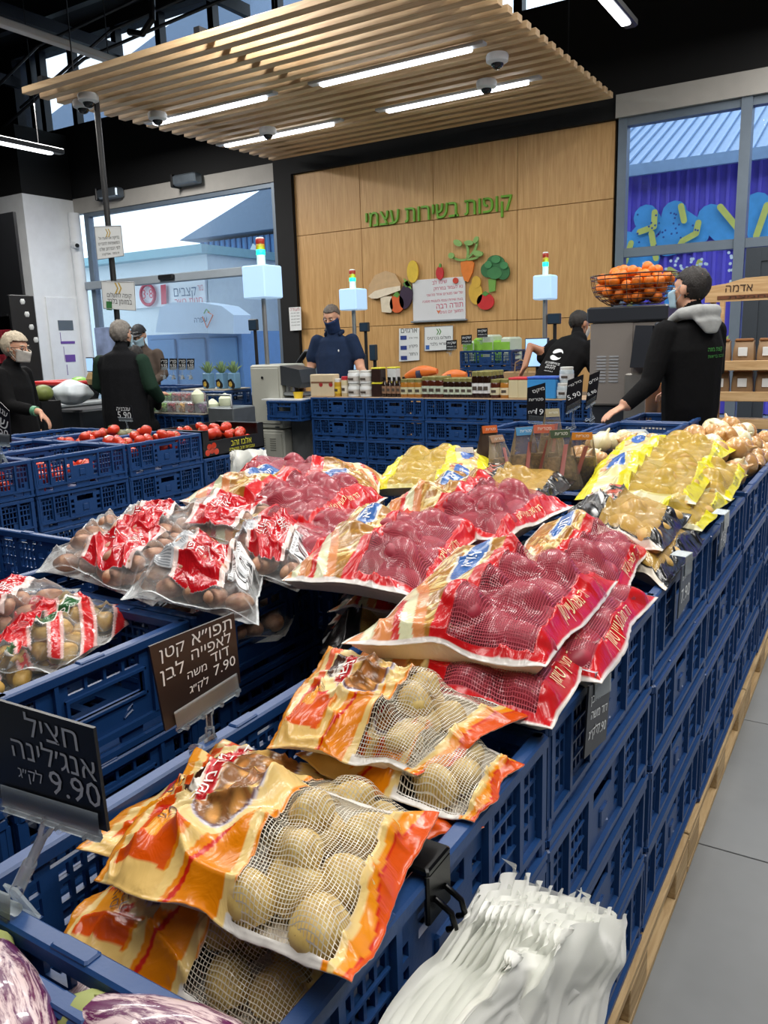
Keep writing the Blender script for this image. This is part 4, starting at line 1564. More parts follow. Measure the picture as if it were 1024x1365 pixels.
def bag(label, kind, corners, seed, res=0.003, layers=1.3, texts=(), group=None, thick=1.0, sag=0.75, name='potato_bag', lift=0.0, cat='potato bag', wr=1.25):
    K_ = KIND[kind]
    rs = np.random.RandomState(seed)
    Pc = [np.array(RZ(px, py, z)) for px, py, z in corners]
    A_, B_, C_, D_ = Pc
    L = (np.linalg.norm(B_ - A_) + np.linalg.norm(C_ - D_)) / 2
    W = (np.linalg.norm(D_ - A_) + np.linalg.norm(C_ - B_)) / 2
    nu, nv = max(24, int(L / res)), max(20, int(W / res))
    u = np.linspace(0, 1, nu)
    v = np.linspace(0, 1, nv)
    U, V = np.meshgrid(u, v)
    Nn = np.cross(B_ - A_, D_ - A_)
    Nn /= np.linalg.norm(Nn)
    Nn = Nn * 0.6 + np.array([0, 0, 0.4])
    Nn /= np.linalg.norm(Nn)
    edge_w = 0.012 * (vnoise(U, V, 9, 7, seed + 5) - 0.5)

    def base(U, V, wob=0.0):
        u2 = 0.5 + (U - 0.5) * (1 - 0.045 * np.sin(PI * V))
        v2 = 0.5 + (V - 0.5) * (1 - 0.10 * np.sin(PI * U))
        u2, v2 = u2[..., None], v2[..., None]
        P = (A_ * (1 - u2) + B_ * u2) * (1 - v2) + (D_ * (1 - u2) + C_ * u2) * v2
        return P
    P = base(U, V)
    a, b, c = [k * thick for k in K_['size']]
    X, Y = U * L, V * W
    # pack the potatoes
    spots = []
    tries = 0
    mx_, my_ = 0.035 / L + 0.04, 0.030 / W + 0.05
    target = int(L * W * 0.78 / (PI * a * b) * 1.0)
    while tries < 1500 and len(spots) < target:
        tries += 1
        x, y = rs.uniform(mx_, 1 - mx_) * L, rs.uniform(my_, 1 - my_) * W
        k = 0.93 if tries < 700 else 0.78
        if all(math.hypot(x - s[0], y - s[1]) > (a + b) * k for s in spots):
            spots.append((x, y, c * rs.uniform(0.92, 1.0), rs.rand() * PI, rs.uniform(0.85, 1.1)))
    n1 = len(spots)
    up = []
    tries = 0
    while tries < 600 and len(up) < int(n1 * (layers - 1) + 0.5):
        tries += 1
        x, y = rs.uniform(mx_ * 1.7, 1 - mx_ * 1.7) * L, rs.uniform(my_ * 1.6, 1 - my_ * 1.6) * W
        if all(math.hypot(x - s[0], y - s[1]) > (a + b) * 0.95 for s in up):
            up.append((x, y, c * (1.0 + rs.uniform(0.85, 1.15)), rs.rand() * PI, rs.uniform(0.85, 1.0)))
    spots += up
    T = 2 * c * (1.0 if layers <= 1 else 1.35)
    ob = np.full(U.shape, -1.0)
    obk = np.full(U.shape, -1.0)
    _, Al0 = K_['col'](U, V, L, W, seed)
    for (x, y, z, t, s) in spots:
        dx, dy = X - x, Y - y
        p = (dx * math.cos(t) + dy * math.sin(t)) / (a * s)
        q = (-dx * math.sin(t) + dy * math.cos(t)) / (b * s)
        d = p * p + q * q
        hgt = np.where(d < 1, z + c * s * np.sqrt(np.clip(1 - d, 0, 1)) + 0.003, -1)
        ob = np.maximum(ob, hgt)
        if Al0[min(int(y / W * (nv - 1)), nv - 1), min(int(x / L * (nu - 1)), nu - 1)] <= 0.5:
            obk = np.maximum(obk, hgt)
    eu = np.minimum(X, L - X)
    ev = np.minimum(Y, W - Y)
    seam = 0.30 * T + 0.016 * wr * (vnoise(U, V, 5, 4, seed + 1) - 0.5) 
    dome = np.minimum(1, (smooth01(eu / 0.07)) ** 0.6) * np.minimum(1, smooth01(ev / 0.07) ** 0.6)
    h0 = seam + (T * sag - seam) * dome
    h = np.maximum(h0, ob)
    flap = (eu < 0.008) | (ev < 0.008)
    for _ in range(50):
        hm = h.copy()
        hm[1:-1, 1:-1] = (h[:-2, 1:-1] + h[2:, 1:-1] + h[1:-1, :-2] + h[1:-1, 2:]) / 4
        h = np.maximum(hm, ob)
        h[flap] = seam[flap]
    r1 = 1 - np.abs(2 * vnoise(U + 0.25 * vnoise(U, V, 3, 3, seed + 8), V, 6, 3, seed + 2) - 1)
    r2 = 1 - np.abs(2 * vnoise(U, V + 0.25 * vnoise(U, V, 3, 3, seed + 9), 3, 7, seed + 3) - 1)
    r3 = vnoise(U, V, 22, 18, seed + 4)
    wgt = np.clip(eu / 0.02, 0, 1) * np.clip(ev / 0.02, 0, 1)
    Cc, Al = K_['col'](U, V, L, W, seed)
    wamp = np.where(Al > 0.5, 1.0, 0.25 if kind not in ('amma', 'stripe') else 0.9)
    pm = np.where((Al > 0.5) & (wgt > 0), 1.0, 0.0)
    hs_ = h.copy()
    for _ in range(60):
        pm2 = pm.copy()
        hs_[1:-1, 1:-1] = (hs_[:-2, 1:-1] + hs_[2:, 1:-1] + hs_[1:-1, :-2] + hs_[1:-1, 2:]) / 4
    for _ in range(6):
        pm[1:-1, 1:-1] = (pm[:-2, 1:-1] + pm[2:, 1:-1] + pm[1:-1, :-2] + pm[1:-1, 2:]) / 4
    h = h * (1 - pm) + (hs_ + (0.004 if kind in ('amma', 'stripe') else 0.0)) * pm
    if kind in ('amma', 'stripe'):
        ob = np.where(pm > 0.5, ob - 0.004, ob)
    else:
        ob = obk
    h = h + wr * wgt * wamp * (0.008 * r1 ** 6 + 0.007 * r2 ** 6 + 0.0010 * r3 - 0.002)
    h = np.maximum(h, ob)
    hb = np.where(flap, seam - 0.0012, -0.002 + (seam - 0.001) * (1 - smooth01(np.minimum(eu, ev) / 0.035)))
    edgek = (np.abs(U - 0.5) > 0.499) | (np.abs(V - 0.5) > 0.499)
    # ragged outline
    off = np.zeros(P.shape)
    outw = 0.024 * (vnoise(U, V, 4, 3, seed + 6) - 0.5) + 0.002 * (vnoise(U, V, 40, 30, seed + 7) - 0.5)
    cen = P.mean((0, 1))
    rad = (P - cen)
    rad /= np.linalg.norm(rad, axis=2, keepdims=True) + 1e-9
    off = rad * (outw * (1 - smooth01(np.minimum(eu, ev) / 0.03)))[..., None]
    P = P + off
    lift = lift - 0.25 * T
    Pt = P + Nn * (h + lift)[..., None]
    Pb = P + Nn * (hb + lift)[..., None]
    o = P.mean((0, 1))
    t = thing(name, label, cat, tuple(o), 0, group)
    vt = (Pt - o).reshape(-1, 3)
    vb = (Pb - o).reshape(-1, 3)
    ver = np.vstack([vt, vb])
    n = nu * nv
    ii = (np.arange(nv - 1)[:, None] * nu + np.arange(nu - 1)[None, :]).ravel()
    q1 = np.stack([ii, ii + 1, ii + nu + 1, ii + nu], 1)
    q2 = q1[:, ::-1] + n
    # sides
    e = list(range(nu)) + [nu * k + nu - 1 for k in range(1, nv)] + [nu * (nv - 1) + k for k in range(nu - 2, -1, -1)] + [nu * k for k in range(nv - 2, 0, -1)]
    e = np.array(e)
    e2 = np.roll(e, -1)
    q3 = np.stack([e, e + n, e2 + n, e2], 1)
    # bottom coarse would do, but keep one grid
    F = np.vstack([q1, q2, q3]).astype(np.int32)
    me = bpy.data.meshes.new('film')
    me.vertices.add(len(ver))
    me.vertices.foreach_set('co', ver.astype(np.float32).ravel())
    me.loops.add(F.size)
    me.loops.foreach_set('vertex_index', F.ravel())
    me.polygons.add(len(F))
    me.polygons.foreach_set('loop_start', np.arange(0, F.size, 4, dtype=np.int32))
    me.polygons.foreach_set('use_smooth', np.ones(len(F), dtype=bool))
    me.update(calc_edges=True)
    ca = me.color_attributes.new('print', 'FLOAT_COLOR', 'POINT')
    lin = np.where(Cc <= 0.04045, Cc / 12.92, ((np.clip(Cc, 0, 1) + 0.055) / 1.055) ** 2.4)
    if kind not in ('amma', 'stripe'):
        lin = lin * 0.82
    top = np.concatenate([lin, Al[..., None]], 2).reshape(-1, 4)
    bc = np.array(S(K_['back']))
    bot = np.tile(np.append(bc, 0.0 if kind in ('amma', 'stripe') else 1.0), (n, 1))
    ca.data.foreach_set('color', np.vstack([top, bot]).astype(np.float32).ravel())
    uvl = me.uv_layers.new(name='UVMap')
    uvv = np.stack([X.ravel(), Y.ravel()], 1)
    uvv = np.vstack([uvv, uvv])
    uvl.data.foreach_set('uv', uvv[F.ravel()].astype(np.float32).ravel())
    me.materials.append(K_['mat']())
    link('film', me, t)

    def surf(uu, vv, lf=0.0012):
        x = np.clip(uu, 0, 1) * (nu - 1)
        y = np.clip(vv, 0, 1) * (nv - 1)
        i, j = min(int(x), nu - 2), min(int(y), nv - 2)
        fx, fy = x - i, y - j
        p = (Pt[j, i] * (1 - fx) + Pt[j, i + 1] * fx) * (1 - fy) + (Pt[j + 1, i] * (1 - fx) + Pt[j + 1, i + 1] * fx) * fy
        return p - o + Nn * lf
    by = {}
    for (s, cu, cv, size, colr, bold, rot) in texts:
        vv, ff = text_geo(s, bold)
        mb = by.setdefault(colr, MB())
        cr, sr = math.cos(rot), math.sin(rot)
        pts = []
        for p in vv:
            x = (p[0] * cr - p[1] * sr) * size
            y = (p[0] * sr + p[1] * cr) * size
            pts.append(surf(cu - y / L, cv + x / W, 0.002))
        mb.add(pts, ff)
    for colr, mb in by.items():
        mb.build('lettering', mat('print_' + colr, colr, 0.35, var=0), t)
    # potatoes
    ex = (B_ - A_) / np.linalg.norm(B_ - A_)
    ey = np.cross(Nn, ex)
    ey /= np.linalg.norm(ey)
    ex = np.cross(ey, Nn)
    for (x, y, z, tt, s) in spots:
        uu, vv_ = np.array([x / L]), np.array([y / W])
        ju, jv = min(int(x / L * (nu - 1)), nu - 1), min(int(y / W * (nv - 1)), nv - 1)
        if kind not in ('amma', 'stripe') and Al[jv, ju] > 0.5:
            continue
        p = base(uu, vv_)[0] + Nn * (z + lift) - o
        e1 = ex * math.cos(tt) + ey * math.sin(tt)
        e2_ = -ex * math.sin(tt) + ey * math.cos(tt)
        k = 0.93 if kind not in ('amma', 'stripe') else 0.86
        Mx = Matrix(((e1[0] * a * s * k, e2_[0] * b * s * k, Nn[0] * c * s * k, p[0]), (e1[1] * a * s * k, e2_[1] * b * s * k, Nn[1] * c * s * k, p[1]),
                     (e1[2] * a * s * k, e2_[2] * b * s * k, Nn[2] * c * s * k, p[2]), (0, 0, 0, 1)))
        link('potato', K_['pot'][rs.randint(4)], t, None, Mx)
    return t


def tx_orange():
    return [(heb('דוד משה'), 0.235, 0.66, 0.026, 'f4f2ee', 0.02, -0.08), (heb('טעים'), 0.14, 0.38, 0.016, '5a3420', 0.0, 0.5), (heb('ככה'), 0.19, 0.36, 0.016, '5a3420', 0.0, 0.5)]


def tx_red():
    return [(heb('דוד משה מעיין טיגון'), 0.935, 0.5, 0.021, 'ecd9a8', 0.02, 0.0), (heb('תפו״א'), 0.26, 0.66, 0.030, 'f2f4f6', 0.03, 0.0)]


def tx_yel():
    return [(heb('דוד משה מטוגן'), 0.93, 0.5, 0.019, '3a3416', 0.01, 0.0), (heb('תפו״א'), 0.2, 0.6, 0.02, 'f2f4f6', 0.03, 0.0)]


def tx_amma():
    return [(heb('תפוחי'), 0.39, 0.45, 0.034, 'f2eeee', 0.03, 0.0), (heb('אדמה'), 0.47, 0.45, 0.034, 'f2eeee', 0.03, 0.0), (heb('אמא'), 0.59, 0.5, 0.022, 'f2eeee', 0.03, 0.78), (heb('אדמה'), 0.65, 0.5, 0.022, 'f2eeee', 0.03, 0.78)]


# --- orange bags in the nearest crate
bag('lowest orange net bag at the front rim, half covered by the big orange one', 'orange', [(64, 1262, .838), (392, 1442, .838), (512, 1280, .838), (190, 1120, .838)], 11, 0.0025, 1.3, tx_orange())
bag('orange potato bag mostly buried under the large front orange bag', 'orange', [(106, 1140, .865), (470, 1210, .865), (632, 1100, .87), (290, 985, .875)], 12, 0.003, 1.3, tx_orange())
bag('large orange net bag lying on top at the front, roast potato picture and red banner', 'orange', [(112, 1180, .90), (474, 1332, .925), (584, 1098, .91), (266, 1008, .91)], 13, 0.0022, 1.5, tx_orange())
bag('orange potato bag wedged between the top orange bag and the crate rim', 'orange', [(395, 1015, .90), (640, 1108, .885), (700, 1020, .89), (500, 935, .90)], 14, 0.0026, 1.5, tx_orange())
bag('orange net bag topmost of the rear orange ones, pointed right end, under the red bags', 'orange', [(343, 998, .94), (560, 1036, .92), (700, 960, .91), (440, 858, .95)], 15, 0.0022, 1.5, tx_orange())
# --- red bags
bag('red net bag of red potatoes, lowest one, touching the topmost orange bag', 'red', [(435, 905, .92), (738, 975, .91), (815, 845, .91), (570, 810, .93)], 21, 0.0026, 1.12, tx_red())
bag('red net bag squeezed against the aisle rim below the large red bag', 'red', [(585, 885, .92), (800, 915, .90), (872, 800, .905), (700, 770, .93)], 22, 0.0028, 1.12, tx_red())
bag('large red net bag at the centre of the pile, net facing the camera', 'red', [(462, 868, .98), (728, 898, .965), (822, 780, .955), (612, 738, .985)], 23, 0.0022, 1.55, tx_red())
bag('red net bag with a white side seam behind the large central one', 'red', [(655, 775, .97), (830, 800, .93), (872, 735, .93), (725, 702, .97)], 24, 0.0028, 1.55, tx_red())
bag('red net bag by the left crate corner, chips print left, lifted red corner right', 'red', [(372, 775, .985), (572, 808, .97), (650, 712, .97), (478, 680, .99)], 25, 0.0025, 1.55, tx_red())
bag('red net bag right of centre whose printed half points left, below the yellow ones', 'red', [(494, 692, .985), (672, 728, .975), (762, 678, .97), (600, 640, .99)], 26, 0.0028, 1.55, tx_red())
bag('red net bag lying crosswise above the clear potato bags at the left', 'red', [(236, 672, .985), (425, 712, .985), (522, 668, .975), (350, 636, .99)], 27, 0.003, 1.55, tx_red())
bag('red net bag at the far left of the pile, printed end to the right', 'red', [(520, 640, .97), (335, 615, .97), (300, 648, .97), (500, 672, .97)], 28, 0.0035, 1.12, tx_red())
bag('red printed bag tucked between two others in the middle of the pile', 'red', [(240, 722, .955), (425, 752, .955), (540, 705, .955), (380, 672, .955)], 29, 0.003, 1.12, tx_red())
bag('red net bag under the second red bag near the dark gap', 'red', [(440, 815, .90), (600, 840, .90), (690, 770, .90), (540, 740, .90)], 30, 0.0035, 1.12, tx_red())
# --- black bags
bag('upper black and tan net bag on the right, picture print on its left half', 'black', [(742, 690, .965), (882, 742, .94), (918, 692, .94), (800, 655, .965)], 33, 0.0028, 1.2, tx_yel()[1:])
bag('black potato bag beneath the upper black one, pushed against the crate rim', 'black', [(760, 735, .91), (888, 785, .90), (940, 722, .90), (830, 690, .91)], 34, 0.003, 1.2, tx_yel()[1:])
bag('black potato bag far in the middle behind the red ones', 'black', [(590, 668, .95), (720, 680, .95), (770, 640, .95), (640, 625, .95)], 35, 0.0035, 1.2)
bag('black edged bag in the dark gap beside the left crate', 'black', [(425, 880, .84), (560, 900, .84), (600, 800, .84), (450, 790, .84)], 36, 0.0035, 1.1)
# --- yellow bags
bag('yellow net bag nearest the rim, under the long yellow one', 'yellow', [(840, 705, .93), (936, 712, .91), (978, 668, .91), (880, 655, .94)], 37, 0.003, 1.2, tx_yel())
bag('long yellow net bag across the pile in front of the topmost yellow bag', 'yellow', [(768, 668, .975), (928, 675, .96), (968, 622, .955), (792, 618, .98)], 38, 0.0026, 1.3, tx_yel())
bag('yellow net bag end poking out toward the aisle', 'yellow', [(895, 655, .945), (975, 668, .925), (998, 632, .925), (925, 618, .95)], 39, 0.0035, 1.2, tx_yel())
bag('topmost yellow net bag just in front of the loose onions', 'yellow', [(805, 616, .985), (952, 630, .97), (985, 600, .965), (830, 586, .985)], 40, 0.003, 1.2, tx_yel())
bag('yellow net bag far left of the yellow ones, behind the red pile, nearest', 'yellow', [(655, 632, .96), (530, 625, .96), (490, 655, .96), (640, 662, .96)], 43, 0.0035, 1.2, tx_yel())
bag('yellow net bag far left of the yellow ones, behind the red pile, upper', 'yellow', [(650, 604, .98), (530, 610, .98), (500, 640, .975), (655, 632, .98)], 44, 0.0035, 1.2, tx_yel())
# --- clear bags, left crates
bag('clear bag with red print and white lettering at the left of the brown potato pile', 'amma', [(52, 758, .935), (205, 808, .925), (300, 735, .94), (130, 690, .95)], 46, 0.0025, 1.9, tx_amma(), wr=1.6)
bag('clear bag of brown potatoes with barcode label on the crate rim in front', 'amma', [(165, 792, .945), (345, 832, .935), (358, 752, .945), (240, 712, .96)], 47, 0.0023, 1.9, tx_amma(), wr=1.6)
bag('clear potato bag with red print at the back, touching the red net bag', 'amma', [(190, 715, .965), (345, 735, .965), (425, 690, .965), (270, 665, .97)], 48, 0.0028, 1.9, tx_amma(), wr=1.6)
bag('clear bag of brown potatoes hanging over the right corner of the left crate', 'amma', [(290, 752, .955), (405, 790, .945), (445, 718, .95), (320, 692, .965)], 49, 0.0028, 1.9, tx_amma(), wr=1.6)
bag('clear potato bag at the far left back of the brown potato pile', 'amma', [(110, 728, .94), (240, 745, .945), (290, 695, .95), (175, 678, .95)], 50, 0.003, 1.9, tx_amma(), wr=1.6)
bag('clear bag lower in the second left crate, seen through its grip hole', 'amma', [(180, 880, .80), (380, 850, .80), (430, 770, .80), (200, 800, .80)], 52, 0.0035, 1.9, tx_amma(), wr=1.6)
bag('striped clear bag with green label in the leftmost foreground crate', 'stripe', [(-60, 900, .875), (90, 895, .86), (205, 815, .865), (40, 800, .88)], 53, 0.0023, 1.3, [(heb('טעם לגן'), 0.52, 0.5, 0.02, 'e8eee6', 0.0, 0.0)], wr=1.6)
bag('striped clear potato bag along the near rim of the leftmost foreground crate', 'stripe', [(-90, 960, .84), (60, 900, .84), (150, 850, .84), (-20, 880, .84)], 54, 0.0028, 1.2, [(heb('טעם לגן'), 0.52, 0.5, 0.02, 'e8eee6', 0.0, 0.0)], wr=1.6)
bag('red topped clear bag at the left image edge behind the striped ones', 'amma', [(-120, 855, .88), (40, 850, .89), (110, 790, .89), (-60, 790, .89)], 56, 0.003, 1.9, tx_amma(), wr=1.6)
# ================================================================ produce and loose goods
def streak_mat(name, c1, c2, scale, sx, sz, rough=0.25):
    m = mat(name, c1, rough, var=0)
    nt = m.node_tree
    N, K = nt.nodes, nt.links.new
    b = N['Principled BSDF']
    b.inputs['Coat Weight'].default_value = 0.4
    tc = N.new('ShaderNodeTexCoord')
    mp = N.new('ShaderNodeMapping')
    mp.inputs['Scale'].default_value = (sx, sx, sz)
    K(tc.outputs['Object'], mp.inputs['Vector'])
    nz = N.new('ShaderNodeTexNoise')
    nz.inputs['Scale'].default_value = scale
    nz.inputs['Detail'].default_value = 7
    nz.inputs['Roughness'].default_value = 0.7
    nz.inputs['Distortion'].default_value = 0.6
    K(mp.outputs[0], nz.inputs['Vector'])
    rp = N.new('ShaderNodeValToRGB')
    rp.color_ramp.elements[0].position = 0.47
    rp.color_ramp.elements[1].position = 0.57
    rp.color_ramp.elements[0].color = S(c1) + (1,)
    rp.color_ramp.elements[1].color = S(c2) + (1,)
    K(nz.outputs['Fac'], rp.inputs['Fac'])
    K(rp.outputs['Color'], b.inputs['Base Color'])
    return m


M_egg = streak_mat('aubergine_skin', '5c1f4c', 'd9c3c4', 9.0, 10, 1.6)
M_stem = mat('stem_green', '8d9455', 0.6, var=0.15)


def place_axis(t, p, d, roll=0.0):
    d = Vector(d).normalized()
    t.location = p
    t.rotation_mode = 'QUATERNION'
    t.rotation_quaternion = d.to_track_quat('Z', 'Y')


def aubergine(label, p, d, s=1.0):
    t = thing('aubergine', label, 'aubergine')
    prof = [(0.001, -0.125), (0.022, -0.122), (0.040, -0.105), (0.050, -0.07), (0.052, -0.03), (0.046, 0.02), (0.036, 0.06), (0.028, 0.09), (0.020, 0.105), (0.001, 0.112)]
    MB().lathe([(r * s, z * s) for r, z in prof], 28).build('fruit', M_egg, t, 'full')
    c = MB()
    n = 20
    rings = []
    for k, (r, z) in enumerate([(0.0315, 0.078), (0.031, 0.09), (0.022, 0.107), (0.010, 0.116)]):
        rings.append([((r + (0.001 if k else 0)) * s * math.cos(2 * PI * i / n), (r + 0.001) * s * math.sin(2 * PI * i / n), (z - (0.022 * (math.cos(5 * 2 * PI * i / n) * 0.5 + 0.5) if k == 0 else 0)) * s) for i in range(n)])
    c.loft(rings, True)
    c.tube([(0, 0, 0.112 * s), (0.004, 0, 0.135 * s), (0.012, 0, 0.15 * s)], [0.008 * s, 0.006 * s, 0.008 * s], 8)
    c.build('calyx', M_stem, t, True)
    place_axis(t, p, d)
    return t


aubergine('striped purple aubergine at the lower left image corner', RZ(-4, 1352, 0.862), (-0.75, 0.35, 0.05), 0.82)
aubergine('striped purple aubergine lying across the front crate, at the bottom edge', RZ(205, 1408, 0.855), (-0.97, -0.12, 0.0), 0.85)
aubergine('striped purple aubergine lying deeper between the other two', RZ(95, 1420, 0.80), (0.3, -0.9, 0.0), 0.85)

# tomatoes
M_tom = mat('tomato_red', 'c2371f', 0.22, var=0.25, scale=9, coat=0.3)
M_avo = mat('tomato_unripe', '6a6a48', 0.35, var=0.2, scale=9)


def tomato_mesh(m, nm='tomato'):
    mb = MB()
    n = 16
    rings = []
    for k in range(9):
        a = -PI / 2 + PI * k / 8
        r = 0.038 * max(math.cos(a), 0.03)
        z = 0.030 * math.sin(a) - (0.005 if k == 8 else 0)
        rings.append([(r * (1 + 0.04 * math.cos(5 * 2 * PI * i / n)) * math.cos(2 * PI * i / n), r * (1 + 0.04 * math.cos(5 * 2 * PI * i / n)) * math.sin(2 * PI * i / n), z) for i in range(n)])
    mb.use(m).loft(rings, True)
    mb.use(M_stem)
    for k in range(5):
        a = 2 * PI * k / 5
        mb.add([(0, 0, 0.030), (0.013 * math.cos(a - .25), 0.013 * math.sin(a - .25), 0.032), (0.02 * math.cos(a), 0.02 * math.sin(a), 0.030)], [(0, 1, 2)])
    return mb.mesh(nm, None, 'full')


TM = tomato_mesh(M_tom)
AV = tomato_mesh(M_avo)
random.seed(5)


def fill(x0, x1, y0, y1, z0, z1, n, me, name, label, cat, group, r=0.036, smin=0.8, smax=1.1, heap=0.0, tilt=1.0):
    pts = []
    tr = 0
    while len(pts) < n and tr < n * 60:
        tr += 1
        x, y = random.uniform(x0 + r, x1 - r), random.uniform(y0 + r, y1 - r)
        cx, cy_ = (x - (x0 + x1) / 2) / (x1 - x0) * 2, (y - (y0 + y1) / 2) / (y1 - y0) * 2
        z = random.uniform(z0, z1) + heap * max(0, 1 - cx * cx) * max(0, 1 - cy_ * cy_)
        if all((x - a) ** 2 + (y - b) ** 2 + ((z - c) * 1.1) ** 2 > (1.75 * r) ** 2 for a, b, c in pts):
            pts.append((x, y, z))
    for (x, y, z) in pts:
        m_ = me[random.randrange(len(me))] if isinstance(me, list) else me
        o = link(name, m_, None, (x, y, z))
        s = random.uniform(smin, smax)
        o.scale = (s, s, s)
        o.rotation_euler = (random.uniform(-tilt, tilt), random.uniform(-tilt, tilt), random.uniform(0, 6))
        tag(o, label, cat, group)
    return pts


for (i, c, z, n, h, nm_) in ((1, 0, 0.80, 26, 0.03, 'second tomato crate in the front row'), (2, 0, 0.78, 22, 0.02, 'third tomato crate in the front row'), (3, 0, 0.85, 28, 0.07, 'fourth tomato crate, heaped over its rim'),
                        (0, 0, 0.80, 22, 0.03, 'leftmost tomato crate in the front row'), (3, 1, 0.85, 24, 0.07, 'heaped tomato crate behind the front row'), (1, 2, 0.86, 22, 0.06, 'rear tomato crate near the white haired shopper'), (2, 2, 0.84, 16, 0.05, 'rear crate of tomatoes left of the vest wearer')):
    xx = -3.58 - c * 0.415
    fill(xx - 0.39, xx - 0.015, ty[i] + 0.02, ty[i + 1] - 0.02, z - 0.07, z, n, TM, 'tomato', 'red tomato in the ' + nm_, 'tomato', 'tomatoes in the ' + nm_, heap=h)
for p in ((130, 581), (163, 579), (172, 578)):
    q = RZ(p[0], p[1], 0.87)
    o = link('tomato', AV, None, q)
    tag(o, 'dark greenish tomato in the middle crate row behind the red ones', 'tomato', 'unripe tomatoes in the middle row')

# black carton of tomatoes
ct = thing('tomato_carton', 'black open carton of tomatoes with yellow lettering, right end of the tomato crates', 'box', (-3.79, 3.95, 0.72))
M_carton = mat('carton_black', '17171a', 0.5, var=0.1)
mb = MB()
mb.box(-0.2, 0.2, -0.30, 0.29, 0, 0.008)
mb.box(0.194, 0.2, -0.30, 0.29, 0, 0.10).box(-0.2, -0.194, -0.30, 0.29, 0, 0.17)
mb.box(-0.2, 0.2, 0.284, 0.29, 0, 0.17).box(-0.2, 0.2, -0.30, -0.294, 0, 0.17)
mb.box(0.188, 0.2, -0.30, -0.24, 0.10, 0.17).box(0.188, 0.2, 0.23, 0.29, 0.10, 0.17)
mb.box(-0.2, 0.2, -0.30, -0.26, 0.165, 0.17).box(-0.2, 0.2, 0.25, 0.29, 0.165, 0.17)
mb.build('tray', M_carton, ct)
mb = MB()
line_text(mb, heb('אלבז זהב'), (0.2, -0.04, 0.065), (0.2, 0.16, 0.065), (0, 0, 1), 0.04)
line_text(mb, heb('עגבניות זהב מהשדה'), (0.2, -0.06, 0.025), (0.2, 0.19, 0.025), (0, 0, 1), 0.01)
mb.build('lettering', mat('carton_yellow', 'd9d23a', 0.5, var=0), ct)
mb = MB()
for (y, z) in ((-0.26, 0.03), (-0.22, 0.04), (-0.18, 0.03), (-0.24, 0.065), (-0.2, 0.07)):
    mb.add([(0.2012, y + 0.022 * math.cos(k * PI / 5), z + 0.02 * math.sin(k * PI / 5)) for k in range(10)], [tuple(range(10))])
mb.build('printed_tomato', M_tom, ct)
fill(-3.98, -3.62, 3.68, 4.2, 0.78, 0.84, 34, TM, 'tomato', 'red tomato heaped in the black carton with yellow lettering', 'tomato', 'tomatoes in the black carton', heap=0.06)

# onions
def onion_mesh(m, seed):
    rs = random.Random(seed)
    mb = MB()
    prof = [(0.001, -0.036), (0.014, -0.034), (0.032, -0.022), (0.041, -0.002), (0.038, 0.016), (0.026, 0.029), (0.012, 0.038), (0.006, 0.05), (0.004, 0.062), (0.001, 0.066)]
    mb.lathe([(r * rs.uniform(0.96, 1.04), z) for r, z in prof], 18)
    for k in range(7):
        a = rs.uniform(0, 6.28)
        mb.tube([(0.004 * math.cos(a), 0.004 * math.sin(a), -0.035), (0.013 * math.cos(a), 0.013 * math.sin(a), -0.043)], 0.0008, 4)
    return mb.mesh('onion', m, 'full')


M_on1 = streak_mat('onion_skin', 'b98850', 'd8b27c', 3.0, 16, 2, 0.35)
M_on2 = streak_mat('white_onion_skin', 'd8cfa4', 'ece6cc', 3.0, 16, 2, 0.35)
ON = [onion_mesh(M_on1, 1), onion_mesh(M_on1, 2), onion_mesh(M_on1, 3), onion_mesh(M_on2, 4)]
random.seed(9)
fill(-0.74, -0.35, 2.98, 3.92, 0.86, 0.93, 70, ON, 'onion', 'loose onion heaped in the farthest aisle crates behind the yellow bags', 'onion', 'onions heaped behind the yellow bags', r=0.036, smin=0.85, smax=1.25, heap=0.09, tilt=1.6)
fill(-1.14, -0.76, 3.15, 3.85, 0.86, 0.90, 26, ON, 'onion', 'loose onion in the inner crate between pouches and yellow bags', 'onion', 'onions in the inner crate', r=0.036, smin=0.85, smax=1.2, heap=0.06, tilt=1.6)

# standing pouches of dried mushrooms
M_pouch = thin_mat('pouch_film', 'b8ab98', 0.16, 0.15, 1.2)
M_mush = mat('dried_mushroom', '8f7658', 0.8, var=0.7, scale=45, bump=0.6, bscale=90)


